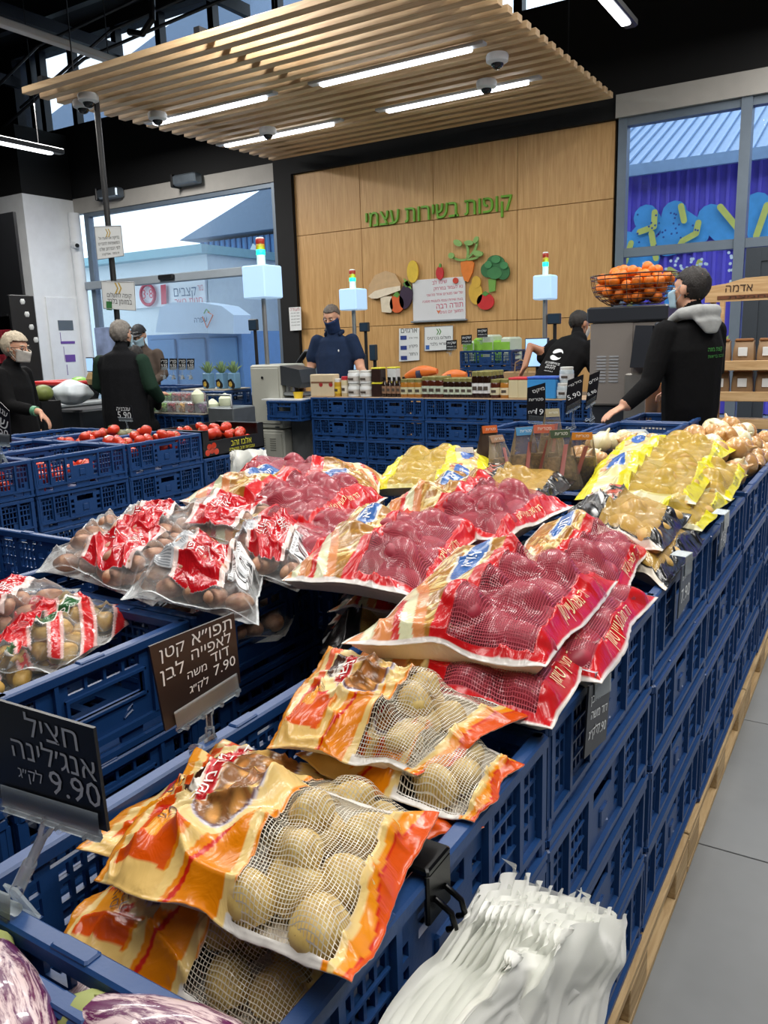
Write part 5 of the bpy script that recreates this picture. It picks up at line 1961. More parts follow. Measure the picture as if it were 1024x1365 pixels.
def pouch(label, foot, X_Y, w, h, head, rz, tiltx, dark=False):
    h *= 0.84
    t = thing('mushroom_pouch', label, 'pouch', foot, rz)
    n = 14
    rings = []
    for z, d in ((0, 0.035), (0.12, 0.04), (0.35, 0.034), (0.6, 0.022), (0.85, 0.006), (1.0, 0.002)):
        ww = w / 2 * (1.05 - 0.6 * z)
        ring = []
        for i in range(n):
            a = 2 * PI * i / n
            cx = math.copysign(abs(math.cos(a)) ** 0.6, math.cos(a))
            ring.append((ww * cx, d * math.sin(a) + z * h * tiltx, z * h))
        rings.append(ring)
    MB().loft(rings, True).build('film', M_pouch if not dark else mat('pouch_dark', '3b2e26', 0.3, var=0.3, scale=30), t, True)
    rings = []
    for z, d in ((0.02, 0.030), (0.15, 0.034), (0.35, 0.028), (0.55, 0.015)):
        rings.append([(w / 2 * (0.9 - 0.4 * z) * math.copysign(abs(math.cos(2 * PI * i / n)) ** 0.6, math.cos(2 * PI * i / n)), d * math.sin(2 * PI * i / n) + z * h * tiltx, z * h) for i in range(n)])
    if not dark:
        o = MB().loft(rings, True).build('mushroom_filling', M_mush, t, True)
    # printed header and band
    y0 = -0.007
    mb = MB()
    mb.add([(-w / 2 * 0.46, y0 - 0.003 + 0.87 * h * tiltx, 0.87 * h), (w / 2 * 0.46, y0 - 0.003 + 0.87 * h * tiltx, 0.87 * h), (w / 2 * 0.46, y0 + 0.003 + h * tiltx, h * 1.0), (-w / 2 * 0.46, y0 + 0.003 + h * tiltx, h * 1.0)], [(0, 1, 2, 3)])
    mb.build('header', mat('header_' + head, head, 0.3, var=0.05), t)
    mb = MB()
    mb.add([(-w / 2 * 0.3, -0.040 + 0.25 * h * tiltx, 0.26 * h), (-w / 2 * 0.1, -0.042 + 0.25 * h * tiltx, 0.26 * h), (w / 2 * 0.3, y0 - 0.008 + 0.75 * h * tiltx, 0.76 * h), (w / 2 * 0.1, y0 - 0.008 + 0.75 * h * tiltx, 0.76 * h)], [(0, 1, 2, 3)])
    mb.build('label_band', mat('band_brown', '9a5a56', 0.4, var=0.1), t)
    mb = MB()
    line_text(mb, heb('פטריות'), (-w * 0.15, y0 - 0.005 + 0.90 * h * tiltx, 0.94 * h), (w * 0.15, y0 - 0.005 + 0.90 * h * tiltx, 0.94 * h), (0, 0, 1), 0.02)
    mb.build('lettering', M_chalk, t)
    return t


Zp = 0.91
pl = [(622, 652, 0.13, 0.16, 'b8b0a8', 0.35, 0.35, False, 'dull clear mushroom pouch leaning at the left end of the row'),
      (652, 640, 0.13, 0.23, 'c8622e', 0.7, 0.0, True, 'dark brown pouch with an orange header'),
      (676, 648, 0.13, 0.20, '8a6a52', 0.9, 0.35, False, 'brown mushroom pouch leaning right of the orange headed one'),
      (700, 650, 0.14, 0.24, '4f8fc0', 0.6, 0.05, False, 'mushroom pouch with a blue header, the middle one'),
      (722, 648, 0.15, 0.25, 'c8705e', 0.3, -0.15, False, 'mushroom pouch with a salmon header, lettering down its side'),
      (748, 652, 0.15, 0.23, '3a4a34', 0.5, 0.1, False, 'mushroom pouch with a dark green header'),
      (772, 648, 0.14, 0.22, 'd88a30', 0.2, -0.25, False, 'mushroom pouch with an orange and green header at the right end'),
      (735, 625, 0.12, 0.27, 'a8a088', 0.5, 0.0, False, 'tall pale pouch standing behind the others')]
for (px, py, w, h, hc, rz, tx, dk, lb) in pl:
    pouch(lb, RZ(px, py, Zp), 0, w, h, hc, rz + 0.25, tx, dk)

# wrapped trays in the dark crates before the boy
M_tray = mat('tray_white', 'd9dde0', 0.4, var=0.03)
M_wrap = thin_mat('wrap_film', 'e8f0f4', 0.15, 0.1, 1.4)
for k, (x, y, rz, wh) in enumerate(((-1.15, 4.12, 0.1, 'nearest left'), (-0.98, 4.2, -0.2, 'nearest right'), (-1.12, 4.36, 0.3, 'middle'), (-1.1, 4.7, 0.0, 'farther left'), (-0.97, 4.85, 0.15, 'farthest'))):
    t = thing('wrapped_tray', 'small white tray wrapped in shiny film, %s in the crates before the hooded worker' % wh, 'tray', (x, y, 0.84), rz)
    MB().box(-0.075, 0.075, -0.055, 0.055, 0, 0.025, bev=0.008).build('tray', M_tray, t)
    mb = MB()
    for q in ((-0.035, 0.0), (0.03, 0.015), (0.0, -0.02)):
        mb.ball((q[0], q[1], 0.035), (0.03, 0.026, 0.018), 10, 6)
    mb.build('mushroom', mat('mushroom_cream', 'd6cbb8', 0.6, var=0.1), t, 'full')
    MB().box(-0.077, 0.077, -0.057, 0.057, 0.001, 0.055, bev=0.015).build('wrap', M_wrap, t)

# ---------------------------------------------------------------- bundles of thin produce bags
def plastic_mat():
    m = mat('thin_bag_film', 'fbfbf6', 0.35, var=0.0)
    nt = m.node_tree
    N, K = nt.nodes, nt.links.new
    b = N['Principled BSDF']
    tl = N.new('ShaderNodeBsdfTranslucent')
    tl.inputs[0].default_value = S('f2f6f0') + (1,)
    tr = N.new('ShaderNodeBsdfTransparent')
    m1 = N.new('ShaderNodeMixShader')
    m1.inputs[0].default_value = 0.25
    m2 = N.new('ShaderNodeMixShader')
    m2.inputs[0].default_value = 0.02
    K(b.outputs[0], m1.inputs[1])
    K(tl.outputs[0], m1.inputs[2])
    K(m1.outputs[0], m2.inputs[1])
    K(tr.outputs[0], m2.inputs[2])
    K(m2.outputs[0], N['Material Output'].inputs['Surface'])
    return m


M_thin = plastic_mat()


def bag_sheet(parent, TL, TR, BR, BL, nrm, seed, amp=0.010, fray=0.006, nu=46, nv=40, folds=5):
    rs = np.random.RandomState(seed)
    U, V = np.meshgrid(np.linspace(0, 1, nu), np.linspace(0, 1, nv))
    TL, TR, BR, BL, nrm = [np.array(q) for q in (TL, TR, BR, BL, nrm)]
    n1 = vnoise(U, V, 6, 5, seed)
    U2 = U + 0.05 * (n1 - 0.5)
    P = (BL * (1 - U)[..., None] + BR * U[..., None]) * (1 - V)[..., None] + (TL * (1 - U)[..., None] + TR * U[..., None]) * V[..., None]
    up = (TL - BL) / np.linalg.norm(TL - BL)
    ph = rs.rand() * 6
    rg = 1 - np.abs(2 * vnoise(U2 + 0.3 * V * vnoise(U, V, 3, 3, seed + 4), V, 8, 3, seed + 1) - 1)
    sh = 1 - np.abs(2 * vnoise(U + 0.35 * V * vnoise(U, V, 3, 3, 77), V, 5, 2, 78) - 1)
    d = amp * (1.0 * sh ** 2 + 1.2 * (vnoise(U, V, 5, 4, 79) - 0.5) + 0.45 * rg ** 3 + 0.12 * np.sin(U2 * folds * 6.28 + ph + 2.5 * V)) * (0.7 + 0.5 * V)
    P = P + nrm * d[..., None]
    P = P + up * ((V ** 3) * fray * (0.8 * (vnoise(U, V * 0, 14, 2, seed + 2) - 0.5) + 0.5 * np.sin(U * 14 + ph)))[..., None]
    mb = MB()
    mb.v = [tuple(p) for p in P.reshape(-1, 3)]
    for j in range(nv - 1):
        for i in range(nu - 1):
            a = j * nu + i
            mb.f.append((a, a + 1, a + nu + 1, a + nu))
    mb.m = [0] * len(mb.f)
    return mb.build('bag_sheet', M_thin, parent, 'full')


def lerp2(a, b, t):
    return (a[0] * (1 - t) + b[0] * t, a[1] * (1 - t) + b[1] * t)


bd = thing('bag_bundle', 'thick fanned bundle of thin white produce bags hanging from the black hook at the aisle', 'bag bundle', (-0.30, 0.6, 0.5))
o = Vector((-0.30, 0.6, 0.5))
ns = 13
for i in range(ns):   # fanned sheets
    t = i / (ns - 1)
    X = -0.322 + 0.10 * t
    w = math.sin(t * 9) * 5
    TLp = lerp2((626, 1190), (742, 1232), t)
    TRp = lerp2((690, 1152), (836, 1214), t)
    if t < 0.55:
        TRp = lerp2((690, 1150), (790, 1205), t / 0.55)
    BLp = lerp2((470, 1420), (640, 1450), t)
    BRp = lerp2((600, 1450), (775, 1455), t)
    q = [RX(TLp[0], TLp[1] + w, X) - o, RX(TRp[0], TRp[1] + w, X + 0.004) - o, RX(BRp[0], BRp[1], X + 0.01) - o, RX(BLp[0], BLp[1], X) - o]
    bag_sheet(bd, q[0], q[1], q[2], q[3], (1, 0, 0), 100 + i, 0.0075, 0.0035, folds=2 + i % 3)
for i in range(7):      # the lower bulging lobe
    t = i / 6
    X = -0.245 + 0.012 * t
    q = [RX(668 + 8 * t, 1262 + 6 * t, X) - o, RX(785 - 6 * t, 1268 + 10 * t, X) - o, RX(742, 1440, X + 0.02) - o, RX(560 + 15 * t, 1440, X + 0.02) - o]
    bag_sheet(bd, q[0], q[1], q[2], q[3], (1, 0, 0), 140 + i, 0.006, 0.003, folds=3)
b2 = thing('bag_bundle', 'small bunch of white produce bags hanging beside the tomato carton', 'bag bundle', (-3.45, 3.9, 0.6))
o = Vector((-3.45, 3.9, 0.6))
for i in range(8):
    t = i / 7
    X = -3.52 + 0.10 * t
    q = [RX(300 + 6 * t, 606 - 4 * t, X) - o, RX(350 + 4 * math.sin(i), 602 - 3 * t, X) - o, RX(342, 668, X) - o, RX(300, 668, X) - o]
    bag_sheet(b2, q[0], q[1], q[2], q[3], (1, 0, 0), 160 + i, 0.03, 0.02, 30, 20, 3)
# ================================================================ jars and boxes on the far crates
ZJ = 0.927
M_jarlid = mat('lid_olive', '8f8a54', 0.35, metal=0.3, var=0.03)
M_lidred = mat('lid_red', 'c0303a', 0.35, var=0.03)
M_lidblue = mat('lid_blue', '2f58b8', 0.35, var=0.03)
M_lidwhite = mat('lid_white', 'd9d9d4', 0.4, var=0.03)
M_lidyel = mat('lid_yellow', 'd8d034', 0.35, var=0.03)
M_lidblack = mat('lid_black', '141416', 0.3, var=0.03)
M_label = mat('label_cream', 'd8d6c0', 0.5, var=0.05)
# board the goods stand on
bd_ = struct if False else None
cb = MB().box(-4.50, -1.56, 6.0, 6.42, 0.917, 0.927, bev=0.002).build('cover_board', mat('board_tan', 'b59a7c', 0.6, var=0.08))
tag(cb, 'thin tan board laid over the far blue crates under the jars', 'board')


def jar_proto(kind, w, h, body, lid, label=True, col='d8d6c0', bottle=False):
    mb = MB()
    r = w / 2
    if bottle:
        prof = [(r * 0.9, 0), (r, h * 0.03), (r, h * 0.6), (r * 0.45, h * 0.78), (r * 0.4, h * 0.86)]
        lp = [(r * 0.45, h * 0.85), (r * 0.45, h * 0.99), (r * 0.3, h)]
    else:
        prof = [(r * 0.9, 0), (r, h * 0.04), (r, h * 0.74), (r * 0.88, h * 0.83)]
        lp = [(r * 0.9, h * 0.82), (r * 0.92, h * 0.98), (r * 0.8, h)]
    parts = [('body', MB().lathe(prof, 16).mesh('body', body, True)), ('lid', MB().lathe(lp, 16).mesh('lid', lid, True))]
    if label:
        parts.append(('label', MB().lathe([(r * 1.015, h * 0.18), (r * 1.015, h * 0.56)], 16, None, False).mesh('label', mat('label_' + col, col, 0.5, var=0.1, scale=40), True)))
        parts.append(('label_mark', MB().box(-r * 0.45, r * 0.45, -r * 1.06, -r * 0.98, h * 0.30, h * 0.44).mesh('label_mark', mat('label_ink', '4a4038', 0.5, var=0))))
    return parts


def put_proto(name, parts, label, cat, loc, rz=0.0, group=None):
    t = thing(name, label, cat, loc, rz, group)
    for nm_, me in parts:
        link(nm_, me, t)
    return t


def box_proto(w, d, h, m, lidm=None, mark=None):
    parts = [('body', MB().box(-w / 2, w / 2, -d / 2, d / 2, 0, h * (0.9 if lidm else 1), bev=0.006).mesh('body', m))]
    if lidm:
        parts.append(('lid', MB().box(-w / 2 - .003, w / 2 + .003, -d / 2 - .003, d / 2 + .003, h * 0.88, h, bev=0.006).mesh('lid', lidm)))
    if mark:
        mb = MB()
        c, z, r, mm = mark
        mb.add([(c + r * math.cos(2 * PI * k / 14), -d / 2 - 0.002, z + r * math.sin(2 * PI * k / 14)) for k in range(14)], [tuple(range(14))])
        parts.append(('printed_mark', mb.mesh('printed_mark', mm)))
        parts.append(('printed_band', MB().box(-w * 0.42, w * 0.42, -d / 2 - 0.002, -d / 2, h * 0.6, h * 0.68).mesh('printed_band', mat('print_brown', '7a5a44', 0.5, var=0))))
    return parts


M_kraft = mat('kraft_cream', 'c9b899', 0.6, var=0.06)
M_darkbox = mat('dark_box', '2a1814', 0.4, var=0.2, scale=30)
M_glassbrown = mat('jar_brown', '4a2014', 0.12, var=0.2, coat=0.4)
M_honey = mat('jar_honey', 'a8702e', 0.12, var=0.15, coat=0.4)
M_darkjar = mat('jar_dark', '25140e', 0.12, var=0.2, coat=0.4)
M_tub = mat('tub_white', 'cfd2d2', 0.35, var=0.03)
M_bluetub = mat('tub_blue', '3f8fd0', 0.3, var=0.05)
M_cream = mat('tub_cream', 'c9bc98', 0.35, var=0.05)
M_clearjar = mat('jar_grey', 'a8b4ba', 0.15, var=0.05)


def jx_(px):
    return RY(px, 520, 6.06).x


def row(name, proto, label, cat, px0, px1, n, rows, z=ZJ, dy=0.075, y0=6.06, group=None):
    x0, x1 = jx_(px0), jx_(px1)
    for r in range(rows):
        for i in range(n):
            x = x0 + (x1 - x0) * (i + 0.5) / n
            put_proto(name, proto, label, cat, (x, y0 + r * dy, z), 0, group or label)


red_mark = mat('mark_red', '9a2a2a', 0.5, var=0)
p_ = box_proto(0.155, 0.10, 0.20, M_kraft, None, (0.045, 0.11, 0.022, red_mark))
for k, (px, w) in enumerate(((424, 'leftmost'), (437, 'right'))):
    put_proto('paper_box', p_, 'cream printed food box, %s of the pair before the man in the navy polo' % w, 'box', (jx_(px) + 0.02, 6.07, ZJ))
row('jar', jar_proto('j', 0.07, 0.16, mat('mustard', 'b8902e', 0.2, var=0.1), M_lidwhite, True, 'd6b63c'), 'jar with a yellow label between cream boxes and white tubs', 'jar', 446, 456, 1, 1)
row('jar', jar_proto('j', 0.07, 0.18, M_cream, M_lidred, True, 'd8d0c0'), 'cream jar with a red lid left of the white tubs', 'jar', 456, 465, 1, 1)
tp = jar_proto('t', 0.115, 0.115, M_tub, M_lidwhite, True, 'b9b4ae')
for z, w in ((ZJ, 'lower'), (ZJ + 0.116, 'upper')):
    for px, w2 in ((472, 'left'), (488, 'right')):
        put_proto('tub', tp, 'white plastic tub, %s %s of the block of four' % (w, w2), 'tub', (jx_(px), 6.07, z))
dk = box_proto(0.10, 0.09, 0.125, M_darkbox, M_lidyel)
for z, w in ((ZJ, 'lower'), (ZJ + 0.13, 'upper')):
    put_proto('spread_box', dk, 'dark brown box with yellow lid, %s one right of the white tubs' % w, 'box', (jx_(503), 6.09, z))
put_proto('spread_box', box_proto(0.085, 0.09, 0.125, M_tub, M_lidyel), 'pale box with yellow lid stacked behind the small dark bottles', 'box', (jx_(517), 6.17, ZJ + 0.13))
put_proto('spread_box', box_proto(0.085, 0.09, 0.125, M_tub, M_lidyel), 'pale box with yellow lid, bottom one behind the small dark bottles', 'box', (jx_(517), 6.17, ZJ))
row('bottle', jar_proto('b', 0.055, 0.17, M_darkjar, M_lidblack, True, '8a6a52', True), 'small dark bottle with black cap right of the dark boxes', 'bottle', 510, 536, 4, 2)
row('jar', jar_proto('j', 0.085, 0.155, M_honey, M_jarlid, True, 'c6c2a0'), 'honey coloured jar with a pale label left of the tall brown jars', 'jar', 536, 564, 3, 2, dy=0.09)
row('jar', jar_proto('j', 0.095, 0.175, M_glassbrown, M_jarlid, True, 'b8c2b0'), 'brown jar with pale green label under the orange carriers', 'jar', 565, 592, 3, 2, dy=0.1)
row('jar', jar_proto('j', 0.078, 0.16, M_darkjar, M_jarlid, True, 'c2ccb8'), 'dark jar with olive lid and white label in the middle block', 'jar', 593, 632, 5, 3)
row('bottle', jar_proto('b', 0.085, 0.215, M_darkjar, M_jarlid, True, 'd0d0d0'), 'taller dark jar with olive lid and white pink label', 'jar', 632, 654, 3, 4)
row('jar', jar_proto('j', 0.09, 0.15, M_glassbrown, M_jarlid, True, 'cfc8a8'), 'brown jar with cream label left of the pale tubs', 'jar', 654, 668, 1, 2, dy=0.095)
row('jar', jar_proto('j', 0.09, 0.15, M_honey, M_jarlid, True, 'd8c8a8'), 'tan jar with cream label beside the red lidded tubs', 'jar', 668, 681, 1, 2, dy=0.095)
row('tub', box_proto(0.085, 0.085, 0.165, M_cream, M_lidred), 'cream tub with a red lid', 'tub', 681, 706, 2, 2, dy=0.095, group='red lidded tubs')
row('tub', box_proto(0.07, 0.085, 0.17, M_bluetub, M_lidblue), 'blue tub with a dark blue lid', 'tub', 706, 742, 4, 2, dy=0.095, group='blue lidded tubs')
cj = jar_proto('c', 0.11, 0.12, M_clearjar, M_lidwhite, True, 'c9cdd0')
put_proto('jar', cj, 'grey white jar at the right end of the far goods, lower one', 'jar', (jx_(752), 6.06, ZJ))
put_proto('jar', cj, 'grey white jar at the right end of the far goods, upper one', 'jar', (jx_(753), 6.10, ZJ + 0.121))
# orange carriers standing above the jars
M_or = mat('carrier_orange', 'd8712c', 0.4, var=0.05)
for (a, b, lb) in (((541, 502), (583, 495), 'orange rounded carrier with dark band above the honey jars'), ((585, 508), (622, 500), 'long orange carrier lying over the dark jars')):
    p, q = RY(a[0], a[1], 6.5), RY(b[0], b[1], 6.5)
    t = thing('carrier', lb, 'carrier', p)
    d = q - p
    n = 9
    MB().tube([d * (k / n) + Vector((0, 0, 0.02 * math.sin(PI * k / n))) for k in range(n + 1)], [0.02 + 0.035 * math.sin(PI * (k + 0.3) / (n + 0.6)) for k in range(n + 1)], 12).build('shell', M_or, t, True)
    MB().tube([d * 0.42, d * 0.56], 0.062, 14).build('band', mat('navy_band', '2b2f4a', 0.5), t, True)
    MB().tube([(0, 0, 0.0), (0, 0, -p.z + 0.93)], 0.02, 8).build('stand', M_dark, t)

# ================================================================ things on the wood wall
M_green = mat('letter_green', '66a522', 0.45, var=0.02)
v_, f_ = text_geo(heb('קופות בשירות עצמי'), 0.022)
p0, p1 = Vector((-5.71, 8.965, 2.90)), Vector((-3.75, 8.965, 2.90))
sg = thing('wall_lettering', 'green raised lettering for the self service tills on the wood wall', 'sign', (-4.73, 8.965, 2.90))
sz = 1.96 / (v_[:, 0].max() - v_[:, 0].min())
parts_ = {}
mb = MB()
for k in range(7):
    mb.add([(p[0] * sz, -0.004 * k + 0.015, p[1] * sz * 1.12) for p in v_], f_)
# side walls of every glyph outline
from collections import Counter
ed = Counter()
for f in f_:
    for i in range(len(f)):
        a, b = f[i], f[(i + 1) % len(f)]
        ed[(min(a, b), max(a, b))] += 1
fr = [(p[0] * sz, -0.012, p[1] * sz * 1.12) for p in v_]
bk = [(p[0] * sz, 0.018, p[1] * sz * 1.12) for p in v_]
n_ = len(fr)
mb = MB()
mb.add(fr + bk, [tuple(f) for f in f_] + [(a, b, b + n_, a + n_) for (a, b), c in ed.items() if c == 1])
mb.build('letters', M_green, sg)

wbd = thing('whiteboard', 'white board with pink handwriting fixed to the wood wall amid vegetable cut-outs', 'board', (-4.7, 8.96, 1.64))
MB().box(-0.36, 0.36, 0, 0.02, 0, 0.49, bev=0.004).build('panel', mat('board_white', 'd9d9dc', 0.35, var=0.02), wbd)
MB().box(-0.38, 0.38, -0.03, 0.02, -0.02, 0.0, bev=0.004).build('pen_ledge', M_line, wbd)
mb = MB()
for (x0, x1, z, s) in ((-0.08, 0.12, 0.44, 'שימו לב'), (-0.06, 0.33, 0.37, 'נא לעמוד במרחק'), (-0.16, 0.33, 0.30, 'של שני מטרים אחד מהשני'), (-0.22, 0.33, 0.225, 'בעת שירות עצמי ולעטות מסכה'), (-0.03, 0.33, 0.16, 'תודה רבה'), (0.02, 0.33, 0.09, 'המשך יום נעים')):
    line_text(mb, heb(s), (x0, -0.001, z), (x1, -0.001, z + 0.01), (0, 0, 1), 0.0)
mb.build('lettering', mat('pink_ink', 'c8506e', 0.5, var=0), wbd)
MB().add([(-0.03, -0.002, 0.12), (0.0, -0.002, 0.07), (0.03, -0.002, 0.12), (0.0, -0.002, 0.11)], [(0, 1, 2, 3)]).build('heart_mark', mat('orange_ink', 'd9784a'), wbd)


def cutout(name, label, pieces, Y=8.94, cat='decoration'):
    """flat painted board figure on the wall: pieces = (part, colour, [outline px]) or ('ball', colour, centre px, rx px, ry px)"""
    c = None
    t = None
    for i, pc in enumerate(pieces):
        nm_, colr, pts = pc
        if len(pts) == 3 and not isinstance(pts[0], (int, float)) is False:
            pass
        if isinstance(pts[0], (int, float)):
            cx, cy_, rx, ry, rot = pts
            pts = []
            for k in range(20):
                a = 2 * PI * k / 20
                x, y = rx * math.cos(a), ry * math.sin(a)
                pts.append((cx + x * math.cos(rot) - y * math.sin(rot), cy_ + x * math.sin(rot) + y * math.cos(rot)))
        w = [RY(x, y, Y) for x, y in pts]
        if t is None:
            t = thing(name, label, cat, w[0])
            o = w[0].copy()
        lo = [p - o for p in w]
        area = sum(lo[k].x * lo[(k + 1) % len(lo)].z - lo[(k + 1) % len(lo)].x * lo[k].z for k in range(len(lo)))
        if area < 0:
            lo = lo[::-1]
        mb = MB()
        mb.prism([(p.x, p.z) for p in lo], 0.02 + 0.0, Matrix.Translation((0, -0.004 * i, 0)))
        mb.build(nm_, mat('cut_' + colr, colr, 0.5, var=0.08, scale=14), t)
    return t


def wig(a, b, w, n=5, s=1):
    """thin curvy limb outline"""
    pts1, pts2 = [], []
    dx, dy = b[0] - a[0], b[1] - a[1]
    L = math.hypot(dx, dy)
    nx, ny = -dy / L, dx / L
    for k in range(n + 1):
        t = k / n
        off = s * L * 0.12 * math.sin(PI * t)
        x, y = a[0] + dx * t + nx * off, a[1] + dy * t + ny * off
        pts1.append((x + nx * w, y + ny * w))
        pts2.append((x - nx * w, y - ny * w))
    return pts1 + pts2[::-1]


cutout('mushroom_cutout', 'big brown capped mushroom cut-out at the left of the white board', [
    ('stalk', 'ddd0b8', [(507, 395), (522, 395), (524, 410), (521, 417), (509, 416)]),
    ('cap', 'c8a67c', [(491, 395), (492, 380), (500, 367), (514, 361), (527, 365), (534, 378), (534, 387), (515, 393), (503, 397), (496, 398)]),
    ('cap_edge', 'e6d8c0', [(491, 395), (500, 388), (515, 384), (534, 381), (534, 387), (515, 394), (503, 398), (496, 398)])])
cutout('orange_fruit_cutout', 'small orange fruit cut-out in front of the mushroom one', [
    ('fruit', 'd8622e', (529, 405, 9.5, 12, 0)), ('leaf', '5f9440', [(524, 394), (529, 388), (533, 393), (530, 397)])])
cutout('corn_cutout', 'yellow corn cob cut-out above the left corner of the white board', [
    ('cob', 'dcb83a', (550, 362, 7.5, 15, 0)), ('husk', '7fae4a', [(538, 371), (545, 376), (549, 386), (541, 380)])])
cutout('aubergine_cutout', 'dark purple aubergine cut-out at the left edge of the white board', [
    ('fruit', '33203a', (541, 395, 8.5, 17, 0.15)), ('leaf', '4f7a3c', [(537, 378), (543, 374), (548, 381), (541, 383)])])
cutout('pepper_cutout', 'small red pepper cut-out above the middle of the white board', [
    ('fruit', 'c2242c', (586, 364, 5, 9, 0)), ('stem', '5f9440', [(585, 356), (586, 351), (588, 352), (588, 357)])])
cutout('carrot_cutout', 'orange carrot cut-out with green top above the right of the board', [
    ('root', 'e07a28', [(614, 350), (618, 346), (628, 346), (632, 351), (630, 363), (624, 376), (619, 374), (615, 362)]),
    ('greens', '7fa658', wig((622, 347), (620, 322), 1.5)), ('greens', '7fa658', wig((622, 346), (602, 342), 1.5, s=-1)), ('greens', '7fa658', wig((623, 346), (644, 337), 1.5, s=1)),
    ('greens', '7fa658', wig((624, 344), (637, 321), 1.5)), ('leaf', '86ad60', (611, 324, 6, 4, 0.5)), ('leaf', '86ad60', (626, 324, 6, 3.5, 0)), ('leaf', '86ad60', (638, 338, 7, 4, 0.2)), ('leaf', '86ad60', (603, 341, 4, 4, 0.2)), ('leaf', '86ad60', (636, 320, 3, 5, 0.5))])
cutout('broccoli_cutout', 'green broccoli cut-out at the far right of the vegetable group', [
    ('stalk', '6fa046', [(651, 372), (661, 370), (660, 388), (652, 390)]),
    ('floret', '2f6a3c', (650, 360, 9, 10, 0)), ('floret', '2f6a3c', (661, 351, 12, 11, 0)), ('floret', '2f6a3c', (671, 362, 9, 11, 0)), ('floret', '3b7a46', (660, 364, 10, 8, 0)), ('floret', '418550', (662, 346, 6, 5, 0)), ('floret', '418550', (652, 353, 5, 5, 0)), ('floret', '418550', (673, 354, 5, 5, 0))])
cutout('pear_cutout', 'yellow pear shaped cut-out right beside the white board', [('fruit', 'd3a83c', (634, 391, 9, 15, -0.1)), ('top', 'd3a83c', (635, 376, 6, 8, 0))])
cutout('tomato_cutout', 'round red tomato cut-out at the lower right of the group', [('fruit', 'c8262a', (647, 402, 11.5, 11, 0)), ('leaf', '4f8a3c', [(642, 392), (647, 388), (652, 392), (647, 395)])])
for (x, y, lb) in ((607, 374, 'small red round cut-out on the top edge of the white board'),):
    cutout('radish_cutout', lb, [('fruit', 'c8402a', (x, y, 3.5, 4, 0))])

# posters
q = [RY(532, 438, 8.96), RY(559, 437, 8.96), RY(559, 480, 8.96), RY(532, 482, 8.96)]
ps = notice('poster', 'tall white poster with blue crate pictures under the aubergine cut-out', q, [(0.1, 0.9, 0.93, heb('ארגזים'), 'ink', 0.01), (0.5, 0.92, 0.7, heb('מחיר ארגז'), 'ink', 0.0), (0.5, 0.92, 0.45, heb('פיקדון'), 'ink', 0.0), (0.5, 0.92, 0.2, heb('החזר'), 'ink', 0.0)], border=False)
mb = MB()
for k in range(3):
    z = 0.29 - k * 0.125
    mb.box(0.03, 0.12, -0.004, 0.0, z - 0.02, z + 0.03, bev=0.001)
mb.build('crate_picture', mat('picture_blue', '2c3f86', 0.5, var=0.1), ps)
q = [RY(566, 436, 8.96), RY(604, 434, 8.96), RY(604, 466, 8.96), RY(566, 468, 8.96)]
ps = notice('poster', 'white notice with two large lines and blue mark beside the green bag crates', q, [(0.1, 0.92, 0.52, heb('תשלום בכרטיס'), 'ink', 0.01), (0.2, 0.85, 0.27, heb('אשראי בלבד'), 'ink', 0.01), (0.42, 0.6, 0.82, '»', '4f8a3c', 0.01)], border=True)
MB().box(0.02, 0.07, -0.004, 0.0, 0.02, 0.07).build('blue_mark', mat('blue_mark', '3a66b0', 0.5, var=0), ps)
q = [RY(385, 410, 8.9), RY(401, 409, 8.9), RY(402, 440, 8.9), RY(387, 441, 8.9)]
notice('paper_notice', 'small printed sheet taped to the black column behind the man in navy', q, [(0.1, 0.9, 0.9, heb('תעודה'), 'b04a4a', 0.01)] + [(0.15, 0.88, 0.75 - 0.13 * k, heb('אישור רישוי עסק'), 'ink', 0.0) for k in range(5)], border=False)

# light boxes with signal lamps
M_lbox = mat('lightbox', 'b4d8fa', 0.4, var=0, emit=0.5)
M_steel = mat('steel', 'a3a7a9', 0.35, metal=0.8, var=0.03)
M_sred = mat('signal_red', 'b3261e', 0.3, var=0)
M_samb = mat('signal_amber', 'c9861e', 0.3, var=0)
M_sgrn = mat('signal_green', '18e89a', 0.3, var=0, emit=3)
M_cable = mat('cable_grey', '3c3f44', 0.5)


